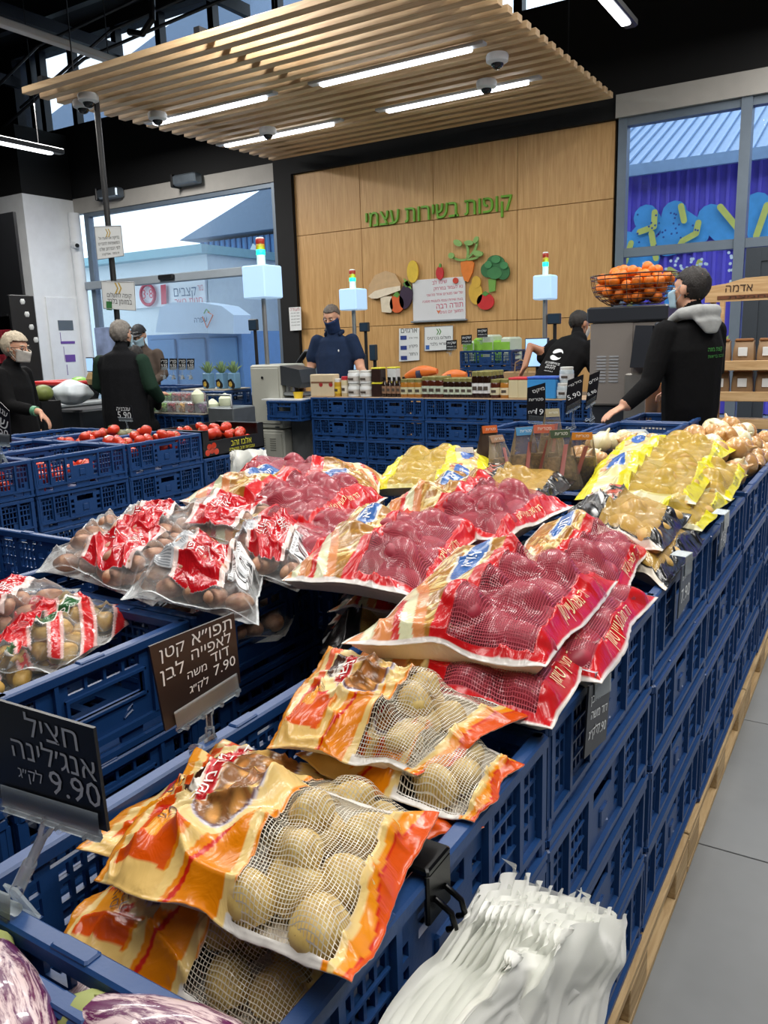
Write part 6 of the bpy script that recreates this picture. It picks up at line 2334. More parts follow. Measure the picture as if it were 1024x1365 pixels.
def till_light(label, px0, px1, py0, py1, pxc, Y, zfoot, ytop):
    a, b = RY(px0, py0, Y), RY(px1, py1, Y)
    c = RY(pxc, (py0 + py1) / 2, Y)
    t = thing('till_light', label, 'light', (c.x, Y, zfoot))
    w = (b.x - a.x) / 2
    z0, z1 = b.z - zfoot, a.z - zfoot
    MB().box(-w, w, -w, w, z0, z1, bev=0.01).build('light_box', M_lbox, t)
    MB().tube([(0, 0, 0), (0, 0, z0)], 0.022, 12).build('pole', M_steel, t, True)
    MB().lathe([(0.07, 0), (0.07, 0.015), (0.025, 0.02)], 16).build('foot', M_steel, t, True)
    zt = RY(pxc, ytop, Y).z - zfoot
    r = w * 0.30
    h = (zt - z1)
    MB().lathe([(r, z1), (r, z1 + h * 0.38)], 14).build('lamp_base', M_white, t, True)
    for k, (m_, nm_) in enumerate(((M_sgrn, 'green_lamp'), (M_samb, 'amber_lamp'), (M_sred, 'red_lamp'))):
        MB().lathe([(r, z1 + h * (0.38 + 0.19 * k)), (r * 1.05, z1 + h * (0.39 + 0.19 * k)), (r * 1.05, z1 + h * (0.56 + 0.19 * k)), (r, z1 + h * (0.57 + 0.19 * k))], 14).build(nm_, m_, t, True)
    MB().lathe([(r * 1.02, z1 + h * 0.95), (r * 0.8, zt)], 14).build('lamp_cap', M_white, t, True)
    l = bpy.data.lights.new('till_lamp', 'POINT')
    l.energy = 1.2
    l.color = (0.1, 1, 0.5)
    l.shadow_soft_size = 0.04
    lo = bpy.data.objects.new('till_lamp', l)
    lo.location = (c.x + 0.07, Y - 0.08, z1 + zfoot + h * 0.47)
    COL.objects.link(lo)
    return t


till_light('glowing till light box with signal lamps above the grey self checkout cabinet', 334, 366, 356, 397, 350, 6.15, 1.2, 316)
till_light('glowing till light box right of the man in the navy polo', 459, 483, 386, 413, 471, 7.6, 0.9, 359)
till_light('glowing till light box left of the juice machine', 715, 739, 368, 399, 727, 7.6, 0.9, 336)

# ================================================================ self checkout cabinet
M_cab = mat('cabinet_beige', 'a5a69c', 0.5, var=0.04)
M_grey = mat('dark_grey_plastic', '2f3338', 0.4, var=0.06)
kc = thing('self_checkout', 'beige grey self checkout cabinet between tomato crates and far jar crates', 'checkout', (-5.06, 6.25, 0))
MB().box(-0.19, 0.19, -0.2, 0.2, 0.0, 0.60, bev=0.012).build('lower_cabinet', M_cab, kc)
MB().box(-0.19, 0.19, -0.2, 0.2, 0.61, 1.22, bev=0.015).build('upper_cabinet', M_cab, kc)
MB().box(-0.165, 0.165, -0.212, -0.2, 0.66, 1.19, bev=0.004).build('door', M_cab, kc)
MB().box(-0.165, 0.165, -0.212, -0.2, 0.04, 0.57, bev=0.004).build('door', M_cab, kc)
MB().tube([(-0.02, -0.215, 1.10), (-0.02, -0.225, 1.10)], 0.012, 10).build('lock', M_dark, kc)
MB().box(0.10, 0.15, -0.215, -0.21, 0.622, 0.636).build('badge', M_grey, kc)
for side in (-0.07, 0.06):
    for z0 in (0.40, 0.08):
        for k in range(6):
            MB().box(side - 0.035, side + 0.035, -0.216, -0.211, z0 + k * 0.022, z0 + 0.008 + k * 0.022).build('vent_slot', mat('vent_shadow', '6e6f68', 0.6), kc)
mb = MB()
mb.prism([(0.0, 0.0), (0.22, -0.03), (0.25, 0.02), (0.22, 0.14), (0.0, 0.18)], 0.26, Matrix.Translation((0.19, -0.2, 1.03)))
mb.build('scanner_head', M_grey, kc)
MB().box(0.19, 0.42, -0.18, 0.0, 0.93, 0.96, bev=0.01).tube([(0.22, -0.1, 0.96), (0.22, -0.1, 1.05)], 0.05, 14).build('arm', M_steel, kc)
MB().box(0.2, 0.52, -0.1, 0.2, 0.0, 0.86, bev=0.01).build('bagging_base', mat('bagging_grey', '55585a', 0.5), kc)
# monitors on posts
def monitor(label, px, py, Y, w=0.14, h=0.1, lit=False):
    p = RY(px, py, Y)
    zb_ = 0.0 if (px < 345 or px > 480 and px < 490) else 0.88
    t = thing('till_monitor', label, 'monitor', (p.x, Y, zb_))
    MB().tube([(0, 0.02, 0), (0, 0.02, p.z - zb_)], 0.018, 10).build('post', M_dark, t, True)
    MB().box(-w / 2, w / 2, -0.02, 0.02, p.z - zb_ - h / 2, p.z - zb_ + h / 2, bev=0.006).build('casing', M_grey, t)
    MB().box(-w / 2 + 0.01, w / 2 - 0.01, -0.022, -0.019, p.z - zb_ - h / 2 + 0.01, p.z - zb_ + h / 2 - 0.01).build('screen', mat('screen_lit' if lit else 'screen_dim', '9ec4ea' if lit else '2c3c4c', 0.2, var=0, emit=0.9 if lit else 0.1), t)
    return t


monitor('small dark till monitor at the storefront by the beige checkout', 338, 433, 6.9, 0.12, 0.12)
monitor('small till monitor between navy polo man and wood wall', 486, 436, 7.7, 0.12, 0.10)
monitor('small till monitor above the worker in black leaning over', 739, 425, 7.6, 0.13, 0.10)
monitor('lit till screen in front of the leaning worker', 716, 470, 7.0, 0.22, 0.26, True)
monitor('lit till screen right of the navy polo man', 478, 483, 6.9, 0.18, 0.16, True)
monitor('dark card terminal right of the navy polo man', 498, 470, 7.0, 0.08, 0.16)
# till counters behind
M_counter = mat('till_counter', '20242a', 0.4, var=0.1)
for (x0, x1, y0, y1, z, lb) in ((-5.4, -4.3, 7.0, 7.5, 0.88, 'dark till counter behind the man in the navy polo'), (-3.6, -2.2, 6.95, 7.5, 0.88, 'dark till counter behind the jars where the worker leans'), (-7.3, -6.2, 7.0, 7.6, 0.85, 'dark till counter by the storefront behind the pineapples')):
    t = thing('till_counter', lb, 'counter', ((x0 + x1) / 2, (y0 + y1) / 2, 0))
    w, d = (x1 - x0) / 2, (y1 - y0) / 2
    MB().box(-w, w, -d, d, 0, z - 0.04, bev=0.01).build('body', M_counter, t)
    MB().box(-w - 0.02, w + 0.02, -d - 0.02, d + 0.02, z - 0.04, z, bev=0.008).build('top', mat('counter_top', '4a4d52', 0.3), t)

# crates with green bags at the wood wall
c1 = crate(-3.95, -3.35, 8.0, 8.4, 1.28, 'blue crate full of green and white bags before the wood wall', None)
c1 = crate(-3.95, -3.35, 8.0, 8.4, 1.09, 'blue crate directly under the crate of green and white bags')
c1 = crate(-3.95, -3.35, 8.0, 8.4, 0.90, 'blue crate, lowest seen under the crate of green bags')
random.seed(4)
for k in range(5):
    t = thing('folded_bag', 'green and white folded shopping bag, %s from the left in the upper crate' % ORD[k], 'bag', (-3.87 + k * 0.11, 8.2 + 0.02 * (k % 2), 1.14), random.uniform(-0.2, 0.2))
    MB().box(-0.06, 0.06, -0.13, 0.13, 0, 0.24 + 0.03 * (k % 3), bev=0.02).build('body', mat('bag_white', 'cfdcc8', 0.5, var=0.05) if k % 2 == 0 else mat('bag_green', '8fca4a', 0.5, var=0.05), t)
    MB().box(-0.061, 0.061, -0.132, -0.125, 0.14, 0.22).build('stripe', mat('bag_green', '8fca4a'), t)
for (px, py, lb) in ((602, 459, 'small black tag left of three at the green bag crate'), (622, 452, 'small black tag, middle of three at the green bag crate'), (643, 443, 'small black tag, highest and right of three at the green bags')):
    q = [RY(px - 7, py - 5, 7.98), RY(px + 7, py - 6, 7.98), RY(px + 7, py + 6, 7.98), RY(px - 7, py + 7, 7.98)]
    price_board('price_tag', lb, q, [(0.1, 0.9, 0.7, heb('שקית'), 0.01), (0.1, 0.9, 0.3, heb('רב פעמית'), 0.01)], M_board, clip=q[3] + Vector((0.05, 0, -0.05)))
t = thing('paper_bag', 'brown paper carrier bag with handle right of the green bag crates', 'bag', (-3.15, 7.85, 0.72))
MB().box(-0.2, 0.2, -0.07, 0.07, 0, 0.34, bev=0.01).build('body', mat('kraft_bag', 'a98a62', 0.7, var=0.06), t)
MB().tube([(-0.07, -0.07, 0.33), (-0.06, -0.07, 0.43), (0.0, -0.07, 0.46), (0.06, -0.07, 0.43), (0.07, -0.07, 0.33)], 0.006, 6).build('handle', mat('kraft_bag', 'a98a62'), t, True)
st = thing('side_stand', 'low dark stand behind the jars under the paper bag and crates', 'stand', (-3.5, 8.05, 0))
MB().box(-0.62, 0.62, -0.4, 0.4, 0, 0.7, bev=0.01).build('body', M_counter, st)
# ================================================================ juice machine and oranges
M_inox = mat('brushed_inox', '938c86', 0.35, metal=0.45, var=0.08, scale=3)
M_charcoal = mat('charcoal_plastic', '26292f', 0.35, var=0.05)
jm = thing('juice_machine', 'tall stainless juice machine with charcoal top beside the hooded worker', 'juicer', (-1.50, 5.78, 0))
MB().box(-0.25, 0.25, -0.2, 0.2, 0.92, 1.48, bev=0.01).build('body', M_inox, jm)
MB().box(-0.275, 0.265, -0.22, 0.22, 1.48, 1.585, bev=0.012).build('top_tray', M_charcoal, jm)
MB().box(-0.25, 0.04, -0.206, -0.2, 0.93, 1.475, bev=0.003).build('front_panel', M_inox, jm)
mb = MB()
mb.prism([(0.045, 1.18), (0.19, 1.18), (0.185, 1.45), (0.075, 1.455)], 0.09, Matrix.Translation((0, -0.28, 0)))
mb.build('press_cover', M_charcoal, jm)
MB().box(0.19, 0.255, -0.26, -0.19, 1.1, 1.47, bev=0.01).build('side_cover', mat('smoked_cover', '3f444b', 0.15), jm)
for c in range(2):
    for k in range(9):
        x = -0.20 + c * 0.085
        z = 1.08 + k * 0.021
        MB().box(x, x + 0.065, -0.210, -0.2055, z, z + 0.011).build('louvre', mat('louvre_light', 'c9ccd0', 0.25, metal=0.6), jm)
MB().box(-0.24, 0.1, -0.18, 0.18, 0.0, 0.92, bev=0.01).build('pedestal', M_charcoal, jm)
MB().box(0.0, 0.22, -0.24, 0.0, 0.62, 1.14, bev=0.01).build('steel_column', mat('steel_column', '8f8d88', 0.35, metal=0.7), jm)
MB().box(0.05, 0.3, -0.34, 0.1, 0.60, 0.63, bev=0.006).build('drip_tray', M_inox, jm)

for k, (x, y, h) in enumerate(((-1.27, 5.45, 0.28), (-1.12, 5.47, 0.17))):
    t = thing('juice_bottle', ('tall clear vessel of orange juice under the juice machine', 'smaller clear cup of orange juice beside the tall vessel')[k], 'juice', (x, y, 0.80 if k == 0 else 0.86))
    MB().lathe([(0.055, 0.0), (0.06, 0.01), (0.06, h), (0.05, h)], 18, None, True).build('juice', mat('orange_juice', 'e08f14', 0.2, var=0.05), t, True)
    MB().lathe([(0.058, 0.0), (0.064, 0.01), (0.064 if k == 0 else 0.08, h * 1.25), (0.062 if k == 0 else 0.078, h * 1.25)], 18, None, False).build('glass', M_clear, t, True)
t = thing('serving_shelf', 'narrow steel shelf under the juice cups', 'shelf', (-1.2, 5.45, 0))
MB().box(-0.16, 0.2, -0.1, 0.12, 0.77, 0.80).box(-0.02, 0.02, -0.02, 0.02, 0, 0.77).build('body', M_inox, t)

bk = thing('wire_basket', 'chrome wire basket on the juice machine, heaped with oranges', 'basket', (-1.50, 5.72, 1.59))
M_wire = mat('chrome_wire', '8f7466', 0.25, metal=0.9, var=0)
def ring_pts(rx, ry, z, n=28):
    return [(rx * math.copysign(abs(math.cos(2 * PI * k / n)) ** 0.8, math.cos(2 * PI * k / n)), ry * math.copysign(abs(math.sin(2 * PI * k / n)) ** 0.8, math.sin(2 * PI * k / n)), z) for k in range(n + 1)]


lev = [(0.17, 0.12, 0.01), (0.22, 0.155, 0.04), (0.255, 0.175, 0.07), (0.27, 0.185, 0.10), (0.28, 0.19, 0.13), (0.285, 0.195, 0.175), (0.29, 0.20, 0.20)]
for rx, ry, z in lev:
    MB().tube(ring_pts(rx, ry, z), 0.0035 if z < 0.19 else 0.005, 6).build('wire_ring', M_wire, bk, True)
mb = MB()
for k in range(16):
    i = k * 28 // 16
    mb.tube([ring_pts(rx, ry, z)[i] for rx, ry, z in lev], 0.0025, 5)
for k in range(-3, 4):
    mb.tube([(k * 0.05, -0.12, 0.01), (k * 0.05, 0.12, 0.01)], 0.0025, 5)
mb.build('wire_ribs', M_wire, bk, True)['kind'] = 'stuff'
M_orange = mat('orange_peel', 'e0741a', 0.38, var=0.15, scale=12, bump=0.25, bscale=260)
om = MB().ball((0, 0, 0), 0.037, 16, 10)
OM = om.mesh('orange', M_orange, 'full')
random.seed(12)
pts = []
tr = 0
while len(pts) < 95 and tr < 20000:
    tr += 1
    a, r = random.random() * 2 * PI, math.sqrt(random.random())
    zz = random.uniform(0.045, 0.235)
    k = 0.62 + 0.38 * min(1, zz / 0.13)
    if zz > 0.17:
        k *= 1 - (zz - 0.17) * 6
    x, y = -1.50 + 0.245 * k * r * math.cos(a), 5.72 + 0.155 * k * r * math.sin(a)
    z = 1.59 + zz
    if all((x - p[0]) ** 2 + (y - p[1]) ** 2 + (z - p[2]) ** 2 > 0.0605 ** 2 for p in pts):
        pts.append((x, y, z))
pts.append((-1.41, 5.70, 1.59 + 0.245))
for p in pts:
    o = link('orange', OM, None, p)
    o.rotation_euler = (random.random() * 6, random.random() * 6, 0)
    tag(o, 'orange heaped in the chrome wire basket on the juice machine', 'orange', 'oranges in the wire basket')

# ================================================================ bread shelf
bs = thing('bread_shelf', 'pine bread shelf with an arched carved sign at the right edge', 'shelf', (-0.55, 6.3, 0))
X0, X1 = -0.52, 0.75
def zb(px, py):
    return RY(px, py, 6.1).z


for (za) in (zb(975, 483), zb(978, 524), zb(978, 560), zb(978, 590)):
    MB().box(X0, X1, -0.22, 0.2, za - 0.04, za - 0.02, bev=0.002).build('shelf_board', M_shelfwood, bs)
    MB().box(X0, X1, -0.24, -0.22, za - 0.055, za + 0.012, bev=0.003).build('front_rail', M_shelfwood, bs)
ztop = zb(960, 400)
for x in (X0, X1 - 0.03):
    MB().box(x, x + 0.035, -0.22, -0.18, 0, ztop + 0.02, bev=0.003).box(x, x + 0.035, 0.16, 0.2, 0, ztop + 0.02, bev=0.003).build('upright', M_shelfwood, bs)
q0, q1 = RY(957, 402, 6.08), RY(1090, 402, 6.08)
za, zc = zb(958, 403), zb(1000, 372)
out = [(X0 - 0.03, za - 0.0), (X1, za), (X1, za + 0.10), (0.35, za + 0.15), (0.0, za + 0.155), (-0.3, za + 0.15), (-0.42, za + 0.12), (X0 - 0.03, za + 0.105)]
MB().prism(out, 0.02, Matrix.Translation((0, -0.25, 0))).build('sign_board', M_shelfwood, bs)
MB().box(X0 + 0.05, X1, -0.254, -0.25, za + 0.015, za + 0.04).build('dark_strip', mat('burnt_brown', '6b3f24', 0.6), bs)
mb = MB()
line_text(mb, heb('אדמה'), (-0.42, -0.252, za + 0.085), (-0.25, -0.252, za + 0.085), (0, 0, 1), 0.04)
line_text(mb, heb('לחם מחמצת'), (-0.40, -0.2555, za + 0.027), (0.1, -0.2555, za + 0.027), (0, 0, 1), 0.0, 0.001, 0.25)
mb.build('lettering', mat('burnt_ink', '3b2616', 0.6), bs)
mb = MB()
cx, cz = -0.09, za + 0.095
mb.tube([(cx + 0.05 * math.cos(k * PI / 12), -0.254, cz + 0.05 * math.sin(k * PI / 12)) for k in range(25)], 0.003, 5)
mb.tube([(cx + 0.03 * math.cos(k * PI / 12), -0.254, cz + 0.03 * math.sin(k * PI / 12)) for k in range(25)], 0.003, 5)
for k in range(12):
    a = k * PI / 6
    mb.tube([(cx + 0.032 * math.cos(a), -0.254, cz + 0.032 * math.sin(a)), (cx + 0.048 * math.cos(a + .15), -0.254, cz + 0.048 * math.sin(a + .15))], 0.003, 4)
mb.build('wreath_mark', mat('burnt_ink', '3b2616'), bs)
M_brown = mat('brown_paper_bag', '8f7252', 0.6, var=0.12, scale=14)
M_bread = mat('bread_crust', '8a5a32', 0.7, var=0.2, scale=20)
pcount = 0
for si, (za, n) in enumerate(((zb(975, 483), 7), (zb(978, 524), 7))):
    for k in range(n):
        x = X0 + 0.07 + k * 0.155
        t = thing('bread_bag', 'brown paper bread bag with window and white label on the %s bread shelf' % ('upper' if si == 0 else 'second'), 'bread', (-0.55 + x, 6.3 - 0.12, za - 0.02), random.uniform(-0.15, 0.15), 'bread bags on the %s shelf' % ('upper' if si == 0 else 'second'))
        n_ = 12
        rings = []
        for z, w, d in ((0, 0.068, 0.05), (0.05, 0.074, 0.056), (0.11, 0.07, 0.05), (0.15, 0.066, 0.03), (0.165, 0.07, 0.012)):
            rings.append([(w * math.copysign(abs(math.cos(2 * PI * i / n_)) ** 0.5, math.cos(2 * PI * i / n_)), d * math.copysign(abs(math.sin(2 * PI * i / n_)) ** 0.5, math.sin(2 * PI * i / n_)), z) for i in range(n_)])
        MB().loft(rings, True).build('bag', M_brown, t, True)
        MB().box(-0.03, 0.03, -0.062, -0.056, 0.06, 0.12, bev=0.002).build('label', M_paper, t)
        MB().box(-0.06, 0.06, -0.03, 0.0, 0.16, 0.18, bev=0.006).build('window_fold', M_bread, t)

# pale fridge side seen at the very right, low
fr = thing('display_cabinet', 'pale low cabinet beyond the aisle crates at the right edge', 'cabinet', (0.0, 4.9, 0))
MB().box(-0.25, 0.35, 0, 0.5, 0.1, 0.78, bev=0.03).build('body', M_white, fr)
MB().box(-0.23, 0.33, 0.02, 0.48, 0, 0.1).build('plinth', M_dark, fr)

# ================================================================ tills and fruit at the left
ch = thing('checkout_counter', 'black checkout counter with a pale top at the left by the shoppers', 'counter', (-7.3, 5.3, 0))
MB().box(-1.0, 0.9, -0.35, 0.35, 0, 0.86, bev=0.02).build('body', M_counter, ch)
MB().box(-1.04, 0.5, -0.4, 0.38, 0.86, 0.91, bev=0.015).build('top', mat('counter_pale', '9da2a4', 0.4), ch)
MB().box(-0.95, -0.5, -0.36, -0.33, 0.35, 0.75).build('blue_panel', M_blue, ch)


def blob_bag(name, label, p, r, m, seed, cat='bag'):
    rs = np.random.RandomState(seed)
    mb = MB()
    mb.ball((0, 0, r[2]), r, 26, 18)
    ph = rs.rand(8) * 6
    for i, (x, y, z) in enumerate(mb.v):
        a = math.atan2(y, x)
        zz = z / (2 * r[2])
        k = 1 + 0.10 * math.sin(5 * a + ph[0] + 3 * zz) + 0.07 * math.sin(9 * a + ph[1] - 5 * zz) + 0.05 * math.sin(14 * zz + ph[2] + a)
        if zz > 0.75:
            k *= 1 - (zz - 0.75) * 1.6
        mb.v[i] = (x * k, y * k, max(z, 0.002) * (1 + 0.12 * max(0, zz - 0.7)))
    t = thing(name, label, cat, p)
    mb.build('body', m, t, 'full')
    return t


M_wbag = mat('white_shopping_bag', 'cfd8de', 0.4, var=0.05)
blob_bag('shopping_bag', 'full white plastic shopping bag on the checkout counter', RZ(97, 540, 0.912), (0.19, 0.15, 0.115), M_wbag, 3)
rbk = thing('shopping_basket', 'red rimmed shopping basket on the checkout counter behind the white bag', 'basket', RY(90, 520, 5.5))
mb = MB()
a, b = 0.32, 0.2
mb.loft([[(-a * .8, -b * .8, -0.12), (a * .8, -b * .8, -0.12), (a * .8, b * .8, -0.12), (-a * .8, b * .8, -0.12)], [(-a, -b, 0.08), (a, -b, 0.08), (a, b, 0.08), (-a, b, 0.08)]], False)
mb.build('bowl', M_dark, rbk)
MB().tube([(-a, -b, 0.08), (a, -b, 0.08), (a, b, 0.08), (-a, b, 0.08), (-a, -b, 0.08)], 0.022, 8).build('rim', mat('basket_red', 'b52222', 0.4), rbk, True)
MB().ball((0.2, 0, 0.08), (0.1, 0.09, 0.06), 12, 8).build('green_pack', mat('pack_green', '7fb84a', 0.4, var=0.2), rbk, 'full')
MB().box(-a * 0.8, a * 0.8, -b * 0.8, b * 0.8, -0.26, -0.12).build('foot', M_dark, rbk)
bl = thing('green_melon', 'green round melon half hidden behind the white haired shopper', 'melon', RY(57, 521, 4.6))
MB().ball((0, 0, -0.02), (0.09, 0.09, 0.075), 18, 12).build('fruit', mat('melon_green', '6f7a3c', 0.5, var=0.2, scale=20), bl, 'full')
MB().box(-0.1, 0.1, -0.1, 0.1, -bl.location.z + 0.0, -0.09).build('stand', M_dark, bl)
tb = thing('tablet_screen', 'lit tablet screen facing the shopper in the vest', 'screen', RY(121, 486, 5.2), -0.3)
MB().box(-0.09, 0.09, -0.008, 0.008, -0.07, 0.07, bev=0.004).build('casing', M_grey, tb)
MB().box(-0.08, 0.08, -0.011, -0.008, -0.06, 0.06).build('screen', mat('screen_lit', '9ec4ea'), tb)
MB().tube([(0, 0.01, -0.07), (0, 0.03, -0.28)], 0.012, 8).build('post', M_dark, tb)
hb_ = thing('banana_bunch', 'small brownish bunch held up beside the tablet', 'fruit', RY(124, 505, 5.0))
mb = MB()
for k in range(5):
    mb.tube([(0.02 * k - 0.05, 0, -0.05), (0.022 * k - 0.05, -0.02, 0.0), (0.02 * k - 0.045, 0, 0.06)], [0.012, 0.018, 0.006], 8)
mb.build('fruit', mat('fruit_tan', 'a58a5a', 0.5, var=0.2), hb_, True)

# dark shelf at far left with red packets
ls = thing('wall_shelf', 'black shelf unit with red packets at the left image edge', 'shelf', (-9.3, 6.4, 0))
p = RY(2, 400, 6.2)
MB().box(-0.8, p.x + 9.3, 0.1, 0.14, 0, 3.1).build('back_panel', M_dark, ls)
MB().box(p.x + 9.3 + 0.10, p.x + 9.3 + 0.16, -0.2, 0.14, 0, 2.1, bev=0.01).build('upright', M_dark, ls)
for z in (0.95, 1.25, 1.55, 1.85):
    MB().box(-0.8, p.x + 9.3 + 0.10, -0.22, 0.12, z, z + 0.025).build('shelf_board', M_dark, ls)
random.seed(8)
M_pred = mat('packet_red', '8c2430', 0.4, var=0.4, scale=20)
pk = MB().box(-0.045, 0.045, -0.03, 0.03, 0, 0.12, bev=0.012).mesh('red_packet', M_pred)
for z in (0.975, 1.275, 1.575):
    for k in range(6):
        o = link('red_packet', pk, None, (p.x + 0.04 - 0.11 * k, 6.27, z))
        o.rotation_euler = (0, 0, random.uniform(-0.3, 0.3))
        tag(o, 'red packet on the black shelf at the left edge', 'packet', 'red packets on the black shelf')
for k in range(4):
    q = RY(30 + 6 * k, 402 + k * 17, 6.18) - Vector((-9.3, 6.4, 0))
    MB().lathe([(0.02, -0.03), (0.03, 0.0), (0.02, 0.03)], 10, Matrix.Translation(q)).build('shelf_tag', M_paper, ls, True)

# fruit table in front of the tills
ft = thing('fruit_table', 'low table under the packed fruit behind the tomato crates', 'table', (-5.86, 5.58, 0))
MB().box(-0.60, 0.60, -0.17, 0.19, 0, 0.585, bev=0.01).build('body', M_counter, ft)
MB().box(-0.63, 0.63, -0.20, 0.21, 0.585, 0.607, bev=0.005).build('top', mat('counter_pale', '9da2a4'), ft)
for k in range(2):
    crate(-6.47 + k * 0.61, -5.87 + k * 0.61, 5.38, 5.78, 0.80, 'blue crate of packed fruit behind the vest wearer, %s one' % ('left', 'right')[k])
tag(MB().box(-6.47, -5.25, 5.38, 5.78, 0.800, 0.812, bev=0.002).build('cover_board', mat('board_pale', 'a9a294', 0.6, var=0.06)), 'thin pale board carrying the fruit packs right of the vest wearer', 'board')
tag(MB().box(-6.45, -5.30, 5.60, 5.78, 0.812, 0.885, bev=0.004).build('riser', M_counter), 'dark riser lifting the rear row of fruit packs', 'riser')
crate(-6.75, -6.15, 5.95, 6.35, 1.02, 'blue crate behind the fruit packs under the black tags')
crate(-6.10, -5.50, 5.95, 6.35, 0.98, 'blue crate under the pineapples')
tb2 = thing('crate_stand', 'dark stand carrying the crates under pineapples and black tags', 'stand', (-6.1, 6.15, 0))
MB().box(-0.68, 0.62, -0.2, 0.2, 0, 0.79).build('body', M_counter, tb2)
tag(MB().box(-6.10, -5.50, 5.96, 6.34, 0.981, 0.99).build('cover_board', mat('board_pale', 'a9a294')), 'thin pale board under the three pineapples', 'board')
random.seed(14)
packs = [(209, 'green'), (222, 'green'), (234, 'red'), (246, 'yellow'), (258, 'red'), (271, 'violet')]
rpacks = [(216, 'red'), (229, 'green'), (241, 'red'), (254, 'red'), (266, 'red')]
colp = {'green': '6f9a44', 'red': 'a8242e', 'yellow': 'd8a430', 'white': 'd6dcc8', 'violet': '8a5a8c'}
for row_, (lst, Y, z) in enumerate(((packs, 5.46, 0.813), (rpacks, 5.68, 0.886))):
    for k, (px, c) in enumerate(lst):
        p = RY(px, 545, Y)
        t = thing('fruit_pack', 'clear pack of %s fruit, %s row, %s from the left' % (c, ('front', 'rear')[row_], ORD[k]), 'fruit pack', (p.x, Y, z))
        mb = MB()
        for j in range(22):
            mb.ball((random.uniform(-0.045, 0.045), random.uniform(-0.045, 0.03), random.uniform(0.015, 0.075)), random.uniform(0.014, 0.020), 7, 5)
        mb.build('fruit', mat('pack_' + c, colp[c], 0.35, var=0.3, scale=30), t, 'full')['kind'] = 'stuff'
        MB().box(-0.058, 0.058, -0.062, 0.05, 0, 0.098, bev=0.012).build('lid', M_wrap, t)
for k, (px, Y, z) in enumerate(((265, 5.44, 0.90), (284, 5.44, 0.813), (301, 5.50, 0.86))):
    p = RY(px, 545, Y)
    t = thing('trimmed_coconut', 'white cone topped trimmed coconut, %s of three by the steel bin' % ('left', 'middle', 'right')[k], 'coconut', (p.x, Y, z))
    MB().lathe([(0.045, 0), (0.055, 0.02), (0.058, 0.07), (0.056, 0.085)], 12).build('husk', mat('coconut_white', 'c9d0b4', 0.6, var=0.08), t, True)
    MB().lathe([(0.058, 0.083), (0.03, 0.115), (0.008, 0.13)], 10).build('cut_top', mat('coconut_top', 'dfe6c8', 0.6, var=0.08), t)
M_pine = mat('pineapple_skin', 'b89a3c', 0.6, var=0.4, scale=40, bump=0.8, bscale=60)
M_pleaf = mat('pineapple_leaf', '7f9a6c', 0.5, var=0.2)
M_sleeve = mat('sleeve_blue', '6a94b4', 0.5, var=0.05)
for k, px in enumerate((279, 297, 313)):
    p = RY(px, 515, 6.1)
    t = thing('pineapple', 'boxed pineapple with green crown, %s of three before the storefront' % ('left', 'middle', 'right')[k], 'pineapple', (p.x, 6.1, 0.991))
    MB().box(-0.045, 0.045, -0.045, 0.045, 0, 0.155, bev=0.006).build('sleeve', M_sleeve, t)
    mb = MB()
    mb.add([(-0.044, -0.0465, 0.03), (0.02, -0.0465, 0.0), (0.044, -0.0465, 0.02), (0.044, -0.0465, 0.05), (0.0, -0.0465, 0.10), (-0.044, -0.0465, 0.085)], [(0, 1, 2, 3, 4, 5)])
    mb.build('dark_swoosh', M_dark, t)
    MB().ball((-0.012, -0.047, 0.045), (0.022, 0.004, 0.028), 12, 8).build('pineapple_print', M_pine, t, 'full')
    mb = MB()
    for r_, n, h in ((0.02, 5, 0.13), (0.055, 8, 0.115), (0.095, 9, 0.08)):
        for j in range(n):
            a = 2 * PI * j / n + r_ * 20
            c, s_ = math.cos(a), math.sin(a)
            mb.add([(0.012 * c - 0.011 * s_, 0.012 * s_ + 0.011 * c, 0.15), (0.012 * c + 0.011 * s_, 0.012 * s_ - 0.011 * c, 0.15), ((r_ * .6) * c + 0.009 * s_, (r_ * .6) * s_ - 0.009 * c, 0.15 + h * .7), (r_ * c, r_ * s_, 0.15 + h), ((r_ * .6) * c - 0.009 * s_, (r_ * .6) * s_ + 0.009 * c, 0.15 + h * .7)], [(0, 1, 2, 3, 4)])
    mb.build('crown', M_pleaf, t)
for k, px in enumerate((219, 231, 243, 254)):
    q = [RY(px - 5, 478, 5.95), RY(px + 5, 478, 5.95), RY(px + 5, 491, 5.95), RY(px - 5, 492, 5.95)]
    price_board('price_tag', 'small black price tag over the fruit crates, %s from the left' % ORD[k], q, [(0.1, 0.9, 0.7, heb('פרי'), 0.01), (0.1, 0.9, 0.3, '9.90', 0.01)], M_board, clip=RY(px, 503, 5.95))
sb = thing('steel_bin', 'grey steel box at the foot of the beige self checkout', 'bin', (-4.92, 5.42, 0))
MB().box(-0.17, 0.13, -0.15, 0.15, 0, 0.88, bev=0.01).build('body', mat('bin_steel', '7a8084', 0.35, metal=0.7), sb)
MB().tube([(-0.16, -0.15, 0.88), (-0.16, -0.15, 0.99), (0.12, -0.15, 0.99), (0.12, -0.15, 0.88)], 0.01, 8).build('handle', M_steel, sb, True)
bt = thing('bagging_stand', 'curved black bagging frame beside the beige self checkout', 'stand', (-5.1, 6.8, 0))
MB().tube([(-0.12, 0, 0), (-0.12, 0, 1.22), (-0.02, 0, 1.32), (0.25, 0, 1.33), (0.36, 0, 1.24), (0.36, 0, 0)], 0.03, 10).build('frame', M_dark, bt, True)
yb = thing('yellow_tub', 'small yellow tub by the hand of the man in the navy polo', 'tub', RY(398, 531, 6.05))
yb.location.z = 0.905
